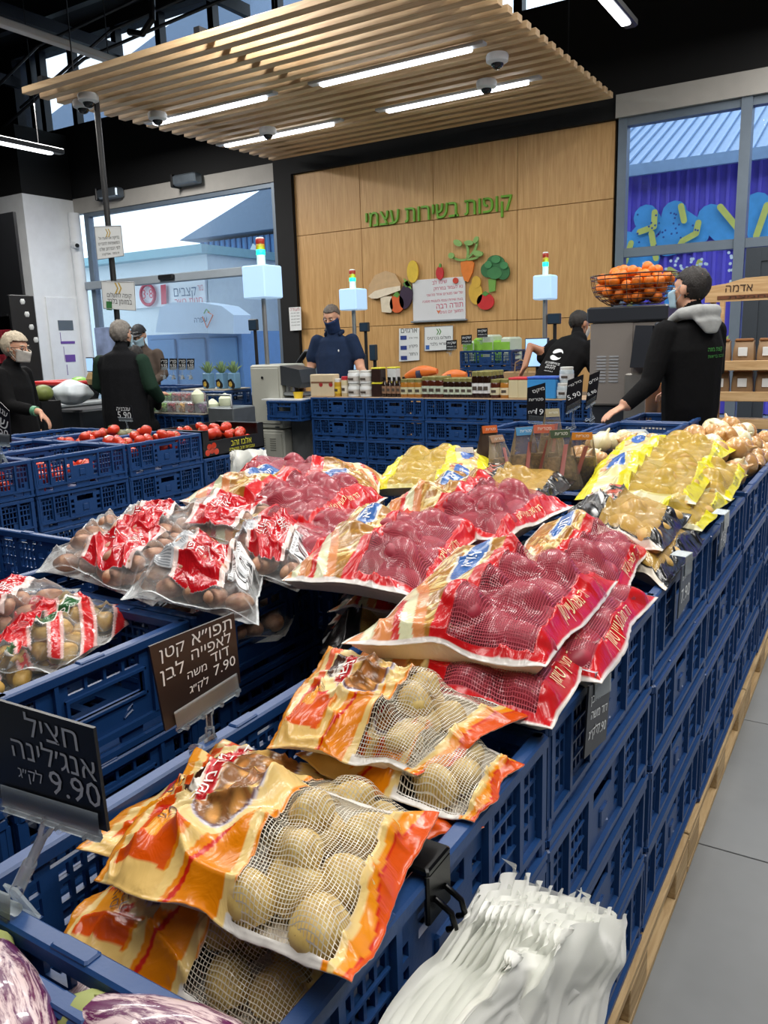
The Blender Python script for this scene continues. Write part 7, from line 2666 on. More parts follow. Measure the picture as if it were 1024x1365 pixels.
MB().lathe([(0.04, 0), (0.05, 0.06)], 14).build('body', mat('tub_yellow', 'd8b42a', 0.4), yb, True)
MB().box(-0.35, 0.12, -0.12, 0.3, -0.01, 0.0).build('tray', M_tray, yb)
pc = thing('poster_stand', 'slim printed poster stand against the storefront glass at the left', 'poster', RY(143, 470, 8.5))
pc.location.z = 0
MB().box(-0.25, 0.2, 0, 0.02, 0.9, 1.75, bev=0.004).build('panel', mat('poster_mixed', '8f9fc4', 0.4, var=0.5, scale=3), pc)
MB().box(-0.03, 0.03, 0.0, 0.04, 0, 0.9).box(-0.2, 0.2, -0.1, 0.15, 0, 0.02).build('foot', M_dark, pc)
# ================================================================ people
M_skin = mat('skin', 'c9977c', 0.5, var=0.06, sss=0.08)
M_skin2 = mat('skin_tan', 'a8765a', 0.5, var=0.06, sss=0.08)


def V3(*a):
    return Vector(a)


def ringloft(mb, pts, radii, side=None, n=14):
    """closed limb through points; radii = (r) or (r_side, r_depth); rounded ends"""
    pts = [Vector(p) for p in pts]
    rr = [(r, r) if not isinstance(r, (tuple, list)) else r for r in radii]
    d0 = (pts[1] - pts[0]).normalized()
    d1 = (pts[-1] - pts[-2]).normalized()
    P, R = [], []
    for k in (0.15, 0.55, 0.85):
        c = math.sqrt(1 - (1 - k) ** 2)
        P.append(pts[0] - d0 * min(rr[0]) * (1 - k))
        R.append((rr[0][0] * c, rr[0][1] * c))
    P += pts
    R += rr
    for k in (0.85, 0.55, 0.15):
        c = math.sqrt(1 - (1 - k) ** 2)
        P.append(pts[-1] + d1 * min(rr[-1]) * (1 - k))
        R.append((rr[-1][0] * c, rr[-1][1] * c))
    rings = []
    for i, p in enumerate(P):
        d = (P[min(i + 1, len(P) - 1)] - P[max(i - 1, 0)]).normalized()
        sd = Vector(side) if side is not None else (Vector((1, 0, 0)) if abs(d.x) < 0.8 else Vector((0, 1, 0)))
        x = (sd - d * sd.dot(d)).normalized()
        y = d.cross(x)
        rings.append([p + x * R[i][0] * math.cos(2 * PI * k / n) + y * R[i][1] * math.sin(2 * PI * k / n) for k in range(n)])
    mb.loft(rings, True)


def remesh(mb, voxel, smooth_it=6, f=0.5):
    me = mb.mesh('tmp_body')
    o = bpy.data.objects.new('tmp_body', me)
    COL.objects.link(o)
    r = o.modifiers.new('r', 'REMESH')
    r.mode = 'VOXEL'
    r.voxel_size = voxel
    s = o.modifiers.new('s', 'SMOOTH')
    s.iterations = smooth_it
    s.factor = f
    dg = bpy.context.evaluated_depsgraph_get()
    out = bpy.data.meshes.new_from_object(o.evaluated_get(dg))
    bpy.data.objects.remove(o)
    bpy.data.meshes.remove(me)
    out.polygons.foreach_set('use_smooth', [True] * len(out.polygons))
    return out


def seg_dist(Pn, a, b):
    a, b = np.array(a), np.array(b)
    ab = b - a
    t = np.clip(((Pn - a) @ ab) / max(ab @ ab, 1e-9), 0, 1)
    return np.linalg.norm(Pn - (a + t[:, None] * ab), axis=1)


def hand(mb, segs, wrist, dirv, palmn, s=1.0, curl=0.5, thumb_side=1, m='skin'):
    """palm, four fingers and a thumb; dirv = direction of fingers, palmn = palm normal (curl goes toward it)"""
    d = Vector(dirv).normalized()
    n = Vector(palmn)
    n = (n - d * n.dot(d)).normalized()
    w = d.cross(n) * thumb_side
    wr = Vector(wrist)
    pc_ = wr + d * 0.05 * s
    ringloft(mb, [wr, wr + d * 0.03 * s, wr + d * 0.085 * s], [(0.026 * s, 0.018 * s), (0.036 * s, 0.016 * s), (0.040 * s, 0.014 * s)], w)
    segs.append((m, wr, wr + d * 0.19 * s, 0.05 * s))
    for k, (off, L) in enumerate(((0.030, 0.070), (0.010, 0.080), (-0.011, 0.074), (-0.031, 0.058))):
        b = wr + d * 0.085 * s + w * off * s
        p1 = b + (d * math.cos(curl * .5) + n * math.sin(curl * .5)) * L * 0.45 * s
        p2 = p1 + (d * math.cos(curl * 1.2) + n * math.sin(curl * 1.2)) * L * 0.32 * s
        p3 = p2 + (d * math.cos(curl * 1.8) + n * math.sin(curl * 1.8)) * L * 0.25 * s
        ringloft(mb, [b - d * 0.01 * s, p1, p2, p3], [0.0095 * s, 0.009 * s, 0.0082 * s, 0.007 * s], w, 8)
    b = wr + d * 0.025 * s + w * 0.028 * s
    p1 = b + (w * 0.7 + d * 0.65 + n * 0.25).normalized() * 0.035 * s
    p2 = p1 + (w * 0.35 + d * 0.85 + n * 0.35).normalized() * 0.030 * s
    ringloft(mb, [b, p1, p2], [0.013 * s, 0.011 * s, 0.008 * s], None, 8)


def head(mb, segs, c, fwd, up, s=1.0, m='skin'):
    """head volume with nose, ears, jaw; c = centre of skull"""
    c, f, u = Vector(c), Vector(fwd).normalized(), Vector(up)
    u = (u - f * u.dot(f)).normalized()
    r = f.cross(u)
    T = Matrix(((r.x * s, f.x * s, u.x * s, c.x), (r.y * s, f.y * s, u.y * s, c.y), (r.z * s, f.z * s, u.z * s, c.z), (0, 0, 0, 1)))
    mb.ball((0, -0.012, 0.018), (0.074, 0.093, 0.088), 18, 14, T)
    mb.ball((0, 0.030, -0.045), (0.055, 0.058, 0.066), 16, 12, T)
    mb.ball((0, 0.058, -0.088), (0.030, 0.026, 0.022), 12, 8, T)
    mb.ball((0, 0.060, 0.022), (0.050, 0.030, 0.024), 12, 8, T)       # brow
    tp = []
    ringloft(tp_ := MB(), [(0, 0.085, 0.008), (0, 0.104, -0.022), (0, 0.100, -0.034)], [0.008, 0.013, 0.012], (1, 0, 0), 8)
    mb.add(tp_.v, tp_.f, T)
    mb.ball((0, 0.083, -0.060), (0.024, 0.012, 0.011), 10, 6, T)       # lips
    for sx in (-1, 1):
        mb.ball((sx * 0.076, -0.005, -0.012), (0.010, 0.020, 0.031), 10, 8, T)
        mb.ball((sx * 0.043, 0.058, -0.022), (0.022, 0.020, 0.020), 10, 8, T)
    segs.append((m, T @ Vector((0, 0, 0.05)), T @ Vector((0, 0.02, -0.07)), 0.1 * s))
    return T


def headparts(par, T, o, hair_m, style='short', mask=None, eyes=True, mask_kind='surgical', brow_m=None):
    """children: eyes, hair shell, mask; T world matrix of the head, o body origin"""
    T = Matrix.Translation(-o) @ T
    if eyes:
        for sx in (-1, 1):
            e = MB()
            e.use(mat('eye_white', 'd8d4cc', 0.2, var=0))
            e.ball((sx * 0.030, 0.078, 0.0), (0.012, 0.010, 0.005), 10, 8, T)
            e.use(mat('eye_iris', '2a1c14', 0.2, var=0))
            e.ball((sx * 0.030, 0.086, 0.0), (0.005, 0.004, 0.0045), 8, 6, T)
            e.build('eye', None, par, 'full')
            b = MB()
            b.tube([T @ Vector((sx * 0.014, 0.091, 0.019)), T @ Vector((sx * 0.032, 0.090, 0.024)), T @ Vector((sx * 0.048, 0.078, 0.019))], [0.003, 0.0035, 0.002], 6)
            b.build('eyebrow', brow_m or hair_m, par, True)
    # hair shell from a sphere grid trimmed by the hairline
    nu, nv = 44, 26
    mb = MB()
    idx = {}
    rs = np.random.RandomState(3)
    for j in range(nv + 1):
        for i in range(nu):
            a = 2 * PI * i / nu
            el = -PI / 2 + PI * j / nv
            x, y, z = math.cos(el) * math.cos(a), math.cos(el) * math.sin(a), math.sin(el)
            th = {'short': 1.055, 'cap': 1.13, 'bob': 1.17, 'buzz': 1.055, 'long': 1.22, 'grey': 1.16}[style]
            th *= 1 + 0.025 * math.sin(9 * a + 5 * el) + 0.02 * rs.randn() * (0.5 if style in ('buzz', 'cap') else 1)
            px, py, pz = 0.074 * th * x, -0.012 + 0.093 * th * y, 0.018 + 0.088 * th * z
            keep = {'short': pz > 0.050 or (py < 0.010 and pz > -0.045 + 0.5 * py), 'buzz': pz > 0.058 or (py < 0.015 and pz > -0.04 + 0.4 * py), 'cap': pz > 0.03,
                    'bob': pz > 0.05 or (py < 0.03 and pz > -0.09), 'long': pz > 0.05 or py < 0.02, 'grey': pz > 0.05 or (py < 0.0 and pz > -0.07)}[style]
            if style in ('short', 'buzz', 'grey'):
                if abs(px) > 0.064 and -0.025 < py < 0.03 and pz < 0.012:
                    keep = False
            idx[(i, j)] = (len(mb.v), keep)
            mb.v.append(tuple(T @ Vector((px, py, pz))))
    for j in range(nv):
        for i in range(nu):
            q = [idx[(i, j)], idx[((i + 1) % nu, j)], idx[((i + 1) % nu, j + 1)], idx[(i, j + 1)]]
            if sum(k for _, k in q) >= 3:
                mb.f.append(tuple(k for k, _ in q))
                mb.m.append(0)
    if style == 'long':
        mb2 = MB()
        ringloft(mb2, [(0, -0.06, 0.0), (0, -0.09, -0.1), (0, -0.09, -0.2), (0.01, -0.07, -0.27)], [(0.075, 0.05), (0.085, 0.045), (0.08, 0.035), (0.05, 0.02)], (1, 0, 0), 16)
        mb.add(mb2.v, mb2.f, T)
    h = mb.build('hair' if style != 'cap' else 'cap', hair_m, par, 'full')
    md = h.modifiers.new('thick', 'SOLIDIFY')
    md.thickness = 0.004
    md.offset = -1
    if style == 'cap':
        b = MB()
        n = 14
        pts = [T @ Vector((0.07 * math.cos(PI * k / n), 0.07 + 0.075 * math.sin(PI * k / n), 0.036 - 0.012 * math.sin(PI * k / n))) for k in range(n + 1)]
        pts2 = [p - (T.to_3x3() @ Vector((0, 0, 0.006))) for p in pts]
        b.add(pts + pts2, [tuple(range(n + 1)), tuple(range(2 * n + 1, n, -1))] + [(k + 1, k, n + 1 + k, n + 2 + k) for k in range(n)])
        b.build('peak', hair_m, par)
        tx = MB()
        line_text(tx, 'ETAR', T @ Vector((-0.03, 0.095, 0.055)), T @ Vector((0.03, 0.095, 0.055)), T.to_3x3() @ Vector((0, 0, 1)), 0.05)
        tx.build('cap_lettering', M_chalk, par)
    if mask is not None:
        m = MB()
        nn, mm = 14, 8
        th0 = 0.62
        for j in range(mm + 1):
            t = j / mm
            for i in range(nn + 1):
                a = -1 + 2 * i / nn
                ang = a * (1.25 if mask_kind == 'surgical' else 1.9)
                if mask_kind == 'surgical':
                    rx, ry = 0.068, 0.085
                    z = -0.022 - t * 0.082
                    bul = 0.030 * math.exp(-(a * 2.2) ** 2) * (1 - 0.4 * t) + 0.006 * math.sin(t * PI) + 0.003 * math.sin(t * 9)
                    y0 = 0.028 - 0.008 * t
                else:
                    rx, ry = 0.074, 0.085
                    z = -0.020 - t * 0.135
                    bul = 0.028 * math.exp(-(a * 3.2) ** 2) * (1 - 0.7 * t) + 0.004 * math.sin(t * 16 + 3 * a) - 0.012 * t
                    y0 = 0.020 - 0.018 * t
                m.v.append(tuple(T @ Vector((rx * math.sin(ang) * (1 - 0.12 * t), y0 + (ry + bul) * math.cos(ang) * 0.92, z + 0.018 * abs(a) * (1 - t)))))
        for j in range(mm):
            for i in range(nn):
                k = j * (nn + 1) + i
                m.f.append((k, k + 1, k + nn + 2, k + nn + 1))
                m.m.append(0)
        mo = m.build('face_mask', mask, par, 'full')
        md = mo.modifiers.new('thick', 'SOLIDIFY')
        md.thickness = 0.004
        if mask_kind == 'surgical':
            l = MB()
            for sx in (-1, 1):
                l.tube([T @ Vector((sx * 0.066, 0.055, -0.022)), T @ Vector((sx * 0.078, 0.01, 0.012)), T @ Vector((sx * 0.080, -0.02, -0.005)), T @ Vector((sx * 0.066, 0.052, -0.085))], 0.0016, 5)
            l.build('ear_loop', mask, par, True)


def figure(label, origin, facing, mats_, joints, head_c, head_f, head_up=(0, 0, 1), voxel=0.009, hands=(), torso=None, hs=1.0, skin='skin', name='person'):
    """joints: list of (material key, [pts], [radii], side) in the figure's own frame: x right, y forward, z up"""
    rot = Matrix.Rotation(math.atan2(-facing[0], facing[1]), 4, 'Z')
    mb = MB()
    segs = []
    for (k, pts, rad, side) in joints:
        ringloft(mb, pts, rad, side)
        for i in range(len(pts) - 1):
            r = [rad[i], rad[i + 1]]
            r = [max(q) if isinstance(q, tuple) else q for q in r]
            segs.append((k, Vector(pts[i]), Vector(pts[i + 1]), (r[0] + r[1]) / 2))
    T = head(mb, segs, head_c, head_f, head_up, hs, 'skin')
    for h_ in hands:
        hand(mb, segs, *h_)
    me = remesh(mb, voxel)
    n = len(me.polygons)
    cen = np.zeros(n * 3)
    me.polygons.foreach_get('center', cen)
    cen = cen.reshape(-1, 3)
    keys = list(mats_.keys())
    me.materials.clear()
    best = np.full(n, 1e9)
    bi = np.zeros(n, dtype=np.int32)
    for (k, a, b, r) in segs:
        d = seg_dist(cen, a, b) - r
        better = d < best
        best[better] = d[better]
        bi[better] = keys.index(k)
    for k in keys:
        me.materials.append(mats_[k])
    me.polygons.foreach_set('material_index', bi)
    me.name = 'body'
    body = thing(name, label, 'person', origin)
    body.rotation_euler = rot.to_euler()
    link('body', me, body)
    return body, T


def press(mb, body, d, lift=0.004):
    '''lay a flat print onto the clothed body: move every vertex along d onto its surface'''
    me = next(c for c in body.children if c.name.startswith('body')).data
    bm_ = bmesh.new()
    bm_.from_mesh(me)
    from mathutils.bvhtree import BVHTree
    tr_ = BVHTree.FromBMesh(bm_)
    d = Vector(d).normalized()
    for i, p in enumerate(mb.v):
        h = tr_.ray_cast(Vector(p) - d * 0.5, d, 1.0)
        if h[0] is not None:
            mb.v[i] = tuple(h[0] - d * lift)
    bm_.free()
    return mb


def cloth_mat(name, c, rough=0.85):
    return mat(name, c, rough, var=0.12, scale=14, bump=0.35, bscale=26, spec=0.15)


M_blk = cloth_mat('cloth_black', '0b0b0d')
M_blk2 = cloth_mat('cloth_black_trouser', '0c0d10')
M_navy = cloth_mat('cloth_navy', '1c2a44')
M_dgreen = cloth_mat('cloth_dark_green', '1e3328')
M_vest = cloth_mat('cloth_vest', '0f1013')
M_tan = cloth_mat('cloth_taupe', '5c5048')
M_hoodgrey = cloth_mat('cloth_grey_hood', '9a9c9c')
M_hair_dk = mat('hair_dark', '17100d', 0.6, var=0.3, scale=60, bump=0.6, bscale=150)
M_hair_grey = mat('hair_grey', '77716a', 0.6, var=0.3, scale=60, bump=0.6, bscale=150)
M_hair_white = mat('hair_white', 'b8ab95', 0.6, var=0.25, scale=60, bump=0.6, bscale=150)
M_hair_brown = mat('hair_brown', '3a2c22', 0.6, var=0.3, scale=60, bump=0.6, bscale=150)
M_hair_salt = mat('hair_salt', '5a5048', 0.6, var=0.3, scale=80, bump=0.5, bscale=170)
M_mask = mat('mask_blue', '9fbccb', 0.7, var=0.05)
M_maskw = mat('mask_pale', 'b8b4ac', 0.7, var=0.15, scale=30)
M_gaiter = cloth_mat('gaiter_navy', '24365a')


def legs(h, key='leg', w=0.10, shoe='shoe', fwd=(0, 0), step=0.0):
    """standing legs up to hip height h"""
    out = []
    for s in (-1, 1):
        st = step * s
        out.append((key, [(s * w * 0.9, 0, h), (s * w, 0.01 + st * 0.5, h * 0.52), (s * w, -0.01 + st, 0.09)], [(0.092, 0.098), (0.068, 0.072), (0.055, 0.06)], (1, 0, 0)))
        out.append((shoe, [(s * w, -0.05 + st, 0.045), (s * w, 0.06 + st, 0.042), (s * w, 0.15 + st, 0.035)], [(0.038, 0.04), (0.042, 0.038), (0.038, 0.028)], (1, 0, 0)))
    return out


# ---- hooded worker at the right, back to the camera, left arm reaching down-left
ox, oy = -0.955, 4.93
fdir = Vector((-0.80, 0.60, 0)).normalized()     # he faces away to the left
right = Vector((fdir.y, -fdir.x, 0))


def loc_of(wp, origin, fd):
    """world point to figure frame"""
    d = Vector(wp) - Vector(origin)
    fd = Vector(fd).normalized()
    r = Vector((fd.y, -fd.x, 0))
    return Vector((d.dot(r), d.dot(fd), d.z))


O = (ox, oy, 0)
wr_l = loc_of(RY(833, 541, 4.62), O, fdir)
el_l = loc_of(RY(866, 512, 4.72), O, fdir)
sh_l = Vector((-0.17, 0.02, 1.40))
hd_dir = (loc_of(RY(812, 552, 4.55), O, fdir) - wr_l).normalized()
J = legs(0.86, step=0.03)
J += [('top', [(0, -0.005, 0.86), (0, -0.01, 0.98), (0, -0.01, 1.15), (0, -0.015, 1.30), (0, -0.01, 1.42), (0, 0.0, 1.47)],
       [(0.165, 0.125), (0.18, 0.135), (0.185, 0.135), (0.20, 0.125), (0.165, 0.095), (0.08, 0.07)], (1, 0, 0)),
      ('skin', [(0, 0.0, 1.45), (0, 0.012, 1.55)], [0.055, 0.052], (1, 0, 0)),
      ('top', [sh_l, sh_l.lerp(el_l, 0.5), el_l, el_l.lerp(wr_l, 0.9)], [0.075, 0.068, 0.058, 0.045], None),
      ('skin', [el_l.lerp(wr_l, 0.85), wr_l], [0.030, 0.026], None),
      ('top', [(0.17, 0.02, 1.40), (0.23, 0.06, 1.18), (0.20, 0.22, 1.06)], [0.075, 0.062, 0.048], None),
      ('skin', [(0.20, 0.20, 1.06), (0.17, 0.30, 1.04)], [0.03, 0.026], None)]
hc = Vector((0, 0.03, 1.645))
hf = Vector((-0.25, 1, 0.02))
b, T = figure('person in a black hooded sweatshirt with grey hood, short dark hair, reaching to the crates', O, fdir,
              {'skin': M_skin, 'top': M_blk, 'leg': M_blk2, 'shoe': M_dark}, J, hc, hf, voxel=0.0075, hs=1.06,
              hands=[(wr_l, hd_dir, (0, 0, -1), 1.0, 0.35, -1), ((0.17, 0.30, 1.04), (-0.3, 1, -0.1), (0, 0, -1), 1.0, 0.8, 1)])
headparts(b, T, Vector((0, 0, 0)), M_hair_dk, 'short', M_mask)
mb = MB()
ringloft(mb, [(-0.10, 0.055, 1.47), (-0.115, -0.03, 1.50), (-0.06, -0.10, 1.51), (0.06, -0.10, 1.51), (0.115, -0.03, 1.50), (0.10, 0.055, 1.47)], [0.028, 0.036, 0.042, 0.042, 0.036, 0.028], (0, 0, 1), 12)
ringloft(mb, [(0, -0.08, 1.50), (0, -0.13, 1.45), (0, -0.145, 1.40)], [(0.10, 0.03), (0.09, 0.03), (0.05, 0.015)], (1, 0, 0), 14)
me = remesh(mb, 0.008, 8)
me.materials.clear()
me.materials.append(M_hoodgrey)
link('hood', me, b)
mb = MB()
for (s, z, x0, x1) in ((heb('קצת מזה'), 1.30, -0.03, 0.09), (heb('הרבה בריאות'), 1.262, -0.03, 0.11)):
    line_text(mb, s, (x0 + 0.02, -0.165, z), (x1 + 0.02, -0.165, z + 0.004), (0, 0, 1), 0.02)
# press the print onto the back: figure seen from behind so mirror the run
press(mb, b, (0, 1, 0))
mb.build('back_print', mat('print_green', '3f8a3c', 0.6, var=0), b)

# ---- man in navy polo
O = (-4.60, 6.58, 0)
fdir = Vector((0.25, -1, 0)).normalized()
wr_r = loc_of(RY(404, 515, 6.32), O, fdir)
tip = loc_of(RY(402, 528, 6.28), O, fdir)
wr_l = loc_of(RY(487, 497, 6.45), O, fdir)
shz = 1.46
J = legs(0.86)
J += [('top', [(0, 0, 0.86), (0, 0.01, 0.98), (0, 0.02, 1.10), (0, 0.01, 1.28), (0, 0, 1.42), (0, 0, 1.48)],
       [(0.17, 0.13), (0.185, 0.155), (0.185, 0.155), (0.205, 0.135), (0.18, 0.10), (0.08, 0.07)], (1, 0, 0)),
      ('skin', [(0, 0, 1.46), (0, 0.02, 1.56)], [0.06, 0.058], (1, 0, 0)),
      ('top', [(0.175, 0, 1.42), (0.235, 0.0, 1.27)], [0.075, 0.072], None),
      ('skin', [(0.23, 0.0, 1.30), (0.255, 0.02, 1.16), wr_r], [0.052, 0.046, 0.028], None),
      ('top', [(-0.175, 0, 1.42), (-0.235, 0.0, 1.27)], [0.075, 0.072], None),
      ('skin', [(-0.23, 0.0, 1.30), (-0.275, 0.04, 1.14), wr_l], [0.052, 0.046, 0.028], None)]
b, T = figure('person in a navy polo shirt and navy neck gaiter looking down behind the jars', O, fdir,
              {'skin': M_skin, 'top': M_navy, 'leg': M_blk2, 'shoe': M_dark}, J, (0, 0.06, 1.655), (0.08, 1, -0.42), (0, 0.42, 1), voxel=0.009,
              hands=[(wr_r, (tip - wr_r), (0, -1, -0.3), 1.0, 0.3, -1), (wr_l, (0.35, 0.9, -0.5), (0, 0, -1), 1.0, 0.5, 1)])
headparts(b, T, Vector((0, 0, 0)), M_hair_salt, 'buzz', M_gaiter, mask_kind='gaiter')
mb = MB()
ringloft(mb, [(-0.075, 0.06, 1.485), (-0.09, -0.02, 1.51), (0, -0.08, 1.52), (0.09, -0.02, 1.51), (0.075, 0.06, 1.485)], [(0.02, 0.01)] * 5, (0, 0, 1), 8)
mb.build('collar', M_navy, b, 'full')
MB().ball((-0.09, 0.142, 1.33), (0.008, 0.003, 0.012), 8, 6).build('chest_emblem', M_chalk, b, 'full')

# ---- dark-haired person partly behind him
O = (-5.55, 7.9, 0)
fdir = Vector((0.6, -1, 0)).normalized()
J = legs(0.78)
J += [('top', [(0, 0, 0.80), (0, 0, 1.0), (0, 0, 1.2), (0, 0, 1.32), (0, 0, 1.36)], [(0.16, 0.12), (0.15, 0.12), (0.17, 0.12), (0.15, 0.09), (0.06, 0.06)], (1, 0, 0)),
      ('skin', [(0, 0, 1.34), (0, 0.01, 1.42)], [0.045, 0.045], None)]
for s in (-1, 1):
    J.append(('top', [(s * 0.15, 0, 1.30), (s * 0.2, 0.03, 1.08), (s * 0.18, 0.16, 0.95)], [0.055, 0.045, 0.035], None))
b, T = figure('person with long dark hair mostly hidden behind the one in the navy polo', O, fdir, {'skin': M_skin, 'top': cloth_mat('cloth_grey_blue', '5a6a74'), 'leg': M_blk2, 'shoe': M_dark}, J, (0, 0.02, 1.50), (0.8, 1, -0.2), voxel=0.013,
              hands=[((0.18, 0.16, 0.95), (0, 1, 0), (0, 0, -1), 0.9, 0.4, 1), ((-0.18, 0.16, 0.95), (0, 1, 0), (0, 0, -1), 0.9, 0.4, -1)])
headparts(b, T, Vector((0, 0, 0)), M_hair_dk, 'long', M_maskw)

# ---- worker in black T-shirt leaning over, back to us
O = (-2.42, 6.55, 0)
fdir = Vector((0.35, 1.0, 0)).normalized()
wr_l = loc_of(RY(700, 488, 6.62), O, fdir)
tip = loc_of(RY(692, 503, 6.60), O, fdir)
el_l = loc_of(RY(707, 462, 6.72), O, fdir)
J = legs(0.84)
J += [('top', [(0, -0.02, 0.84), (0.0, 0.0, 0.95), (0.03, 0.10, 1.10), (0.06, 0.20, 1.24), (0.08, 0.27, 1.33), (0.09, 0.30, 1.37)],
       [(0.17, 0.14), (0.175, 0.13), (0.19, 0.13), (0.21, 0.13), (0.18, 0.10), (0.08, 0.07)], (1, 0, 0)),
      ('skin', [(0.07, 0.29, 1.35), (0.04, 0.35, 1.43)], [0.055, 0.052], None),
      ('top', [(-0.12, 0.24, 1.31), (-0.20, 0.20, 1.22)], [0.072, 0.066], None),
      ('skin', [(-0.17, 0.21, 1.25), el_l, wr_l], [0.048, 0.042, 0.028], None),
      ('top', [(0.24, 0.25, 1.30), (0.30, 0.24, 1.14)], [0.07, 0.062], None),
      ('skin', [(0.29, 0.24, 1.18), (0.30, 0.28, 1.03), (0.24, 0.42, 0.96)], [0.045, 0.04, 0.028], None)]
b, T = figure('person in a black T-shirt with a white back print leaning over the till', O, fdir, {'skin': M_skin2, 'top': M_blk, 'leg': M_blk2, 'shoe': M_dark}, J, (0.02, 0.40, 1.50), (0.15, 1, -0.45), (0, 0.4, 1), voxel=0.009,
              hands=[(wr_l, tip - wr_l, (0.5, 0, -1), 1.0, 0.4, 1), ((0.24, 0.42, 0.96), (0, 1, -0.3), (0, 0, -1), 1.0, 0.5, -1)])
headparts(b, T, Vector((0, 0, 0)), M_hair_dk, 'buzz', M_maskw)
mb = MB()
bm_o = Vector((0.055, 0.065, 1.205))
rgt, upv = Vector((0.96, 0.0, -0.12)).normalized(), Vector((0.10, 0.60, 0.80)).normalized()
nn = rgt.cross(upv)
def bp(x, y):
    return bm_o + rgt * x + upv * y + nn * (0.012 - 1.6 * x * x)


for sgn, cy_ in ((1, 0.045), (-1, 0.01)):
    n = 18
    pts = []
    for k in range(n + 1):
        a = PI * k / n
        pts.append(bp(0.055 * math.cos(a) * 1.0, cy_ + sgn * 0.038 * math.sin(a)))
    for k in range(n + 1):
        a = PI * (1 - k / n)
        pts.append(bp(0.050 * math.cos(a), cy_ + 0.010 * math.sin(2 * a) * sgn))
    mb.add(pts, [tuple(range(len(pts)))])
for (s, y, w) in (('ECOSERVICE', -0.055, 0.075), (heb('שירות אחר'), -0.08, 0.05), (heb('ניקיון אישי'), -0.10, 0.05), ('www.eco.co.il', -0.13, 0.045)):
    line_text(mb, s, bp(-w, y), bp(w, y), upv, 0.02, 0.004)
press(mb, b, -nn)
mb.build('back_print', M_chalk, b)

# ---- white haired shopper at the left
O = (-5.70, 3.80, 0)
fdir = Vector((0.80, 0.35, 0)).normalized()
wr_r = loc_of(RZ(52, 548, 1.02), O, fdir)
wr_r = loc_of(RX(53, 549, -5.25), O, fdir)
tip = loc_of(RX(66, 563, -5.20), O, fdir)
el_r = Vector((0.20, 0.10, 1.02))
J = legs(0.74)
J += [('top', [(0, 0, 0.62), (0, 0, 0.8), (0, 0.0, 0.98), (0, 0.01, 1.15), (0, 0.015, 1.25), (0, 0.03, 1.31)],
       [(0.20, 0.17), (0.20, 0.17), (0.185, 0.155), (0.19, 0.135), (0.17, 0.10), (0.07, 0.065)], (1, 0, 0)),
      ('skin', [(0, 0.03, 1.28), (0, 0.06, 1.37)], [0.05, 0.048], None),
      ('top', [(0.16, 0.02, 1.24), el_r, el_r.lerp(wr_r, 0.62)], [0.07, 0.062, 0.046], None),
      ('skin', [el_r.lerp(wr_r, 0.6), wr_r], [0.032, 0.025], None),
      ('top', [(-0.16, 0.02, 1.24), (-0.22, 0.02, 1.02), (-0.20, 0.06, 0.84)], [0.07, 0.062, 0.042], None),
      ('skin', [(-0.20, 0.055, 0.86), (-0.20, 0.07, 0.76)], [0.03, 0.025], None)]
b, T = figure('person with white hair, glasses and patterned mask in a black top at the tomato crates', O, fdir, {'skin': M_skin, 'top': M_blk, 'leg': M_blk2, 'shoe': M_dark}, J, (0, 0.085, 1.445), (0.15, 1, -0.12), voxel=0.010,
              hands=[(wr_r, tip - wr_r, (0, 0, -1), 0.95, 0.5, -1), ((-0.20, 0.07, 0.76), (0.0, 0.15, -1), (1, 0, 0), 0.95, 0.5, 1)])
headparts(b, T, Vector((0, 0, 0)), M_hair_white, 'bob', M_maskw)
g = MB()
for sx in (-1, 1):
    g.tube([T @ Vector((sx * 0.032 + 0.024 * math.cos(k * PI / 6), 0.098, 0.018 * math.sin(k * PI / 6))) for k in range(13)], 0.002, 5)
    g.tube([T @ Vector((sx * 0.056, 0.096, 0.003)), T @ Vector((sx * 0.076, 0.04, 0.004)), T @ Vector((sx * 0.078, -0.01, 0.0))], 0.002, 5)
g.build('glasses', M_dark, b, True)
w0 = el_r.lerp(wr_r, 0.78)
MB().tube([w0, el_r.lerp(wr_r, 0.90)], 0.036, 14).build('wristband', mat('band_green', '5f9a7a', 0.5), b, True)

# ---- shopper in a black vest, back to us
O = (-5.62, 4.82, 0)
fdir = Vector((-0.35, 1.0, 0)).normalized()
wr_l = loc_of(RY(128, 508, 5.0), O, fdir)
J = legs(0.80)
J += [('vest', [(0, 0, 0.66), (0, 0, 0.86), (0, 0.0, 1.05), (0, 0.0, 1.24), (0, 0.01, 1.36), (0, 0.01, 1.40)],
       [(0.205, 0.165), (0.21, 0.17), (0.205, 0.155), (0.205, 0.135), (0.165, 0.10), (0.07, 0.065)], (1, 0, 0)),
      ('skin', [(0, 0.02, 1.38), (0, 0.03, 1.46)], [0.055, 0.052], None),
      ('slv', [(-0.19, 0, 1.30), (-0.25, 0.02, 1.10), (-0.225, 0.14, 1.02)], [0.072, 0.062, 0.05], None),
      ('skin', [(-0.225, 0.13, 1.02), wr_l], [0.036, 0.027], None),
      ('slv', [(0.19, 0, 1.30), (0.26, 0.01, 1.08), (0.26, 0.13, 0.98)], [0.072, 0.062, 0.05], None),
      ('skin', [(0.26, 0.12, 0.98), (0.20, 0.28, 1.0)], [0.036, 0.027], None)]
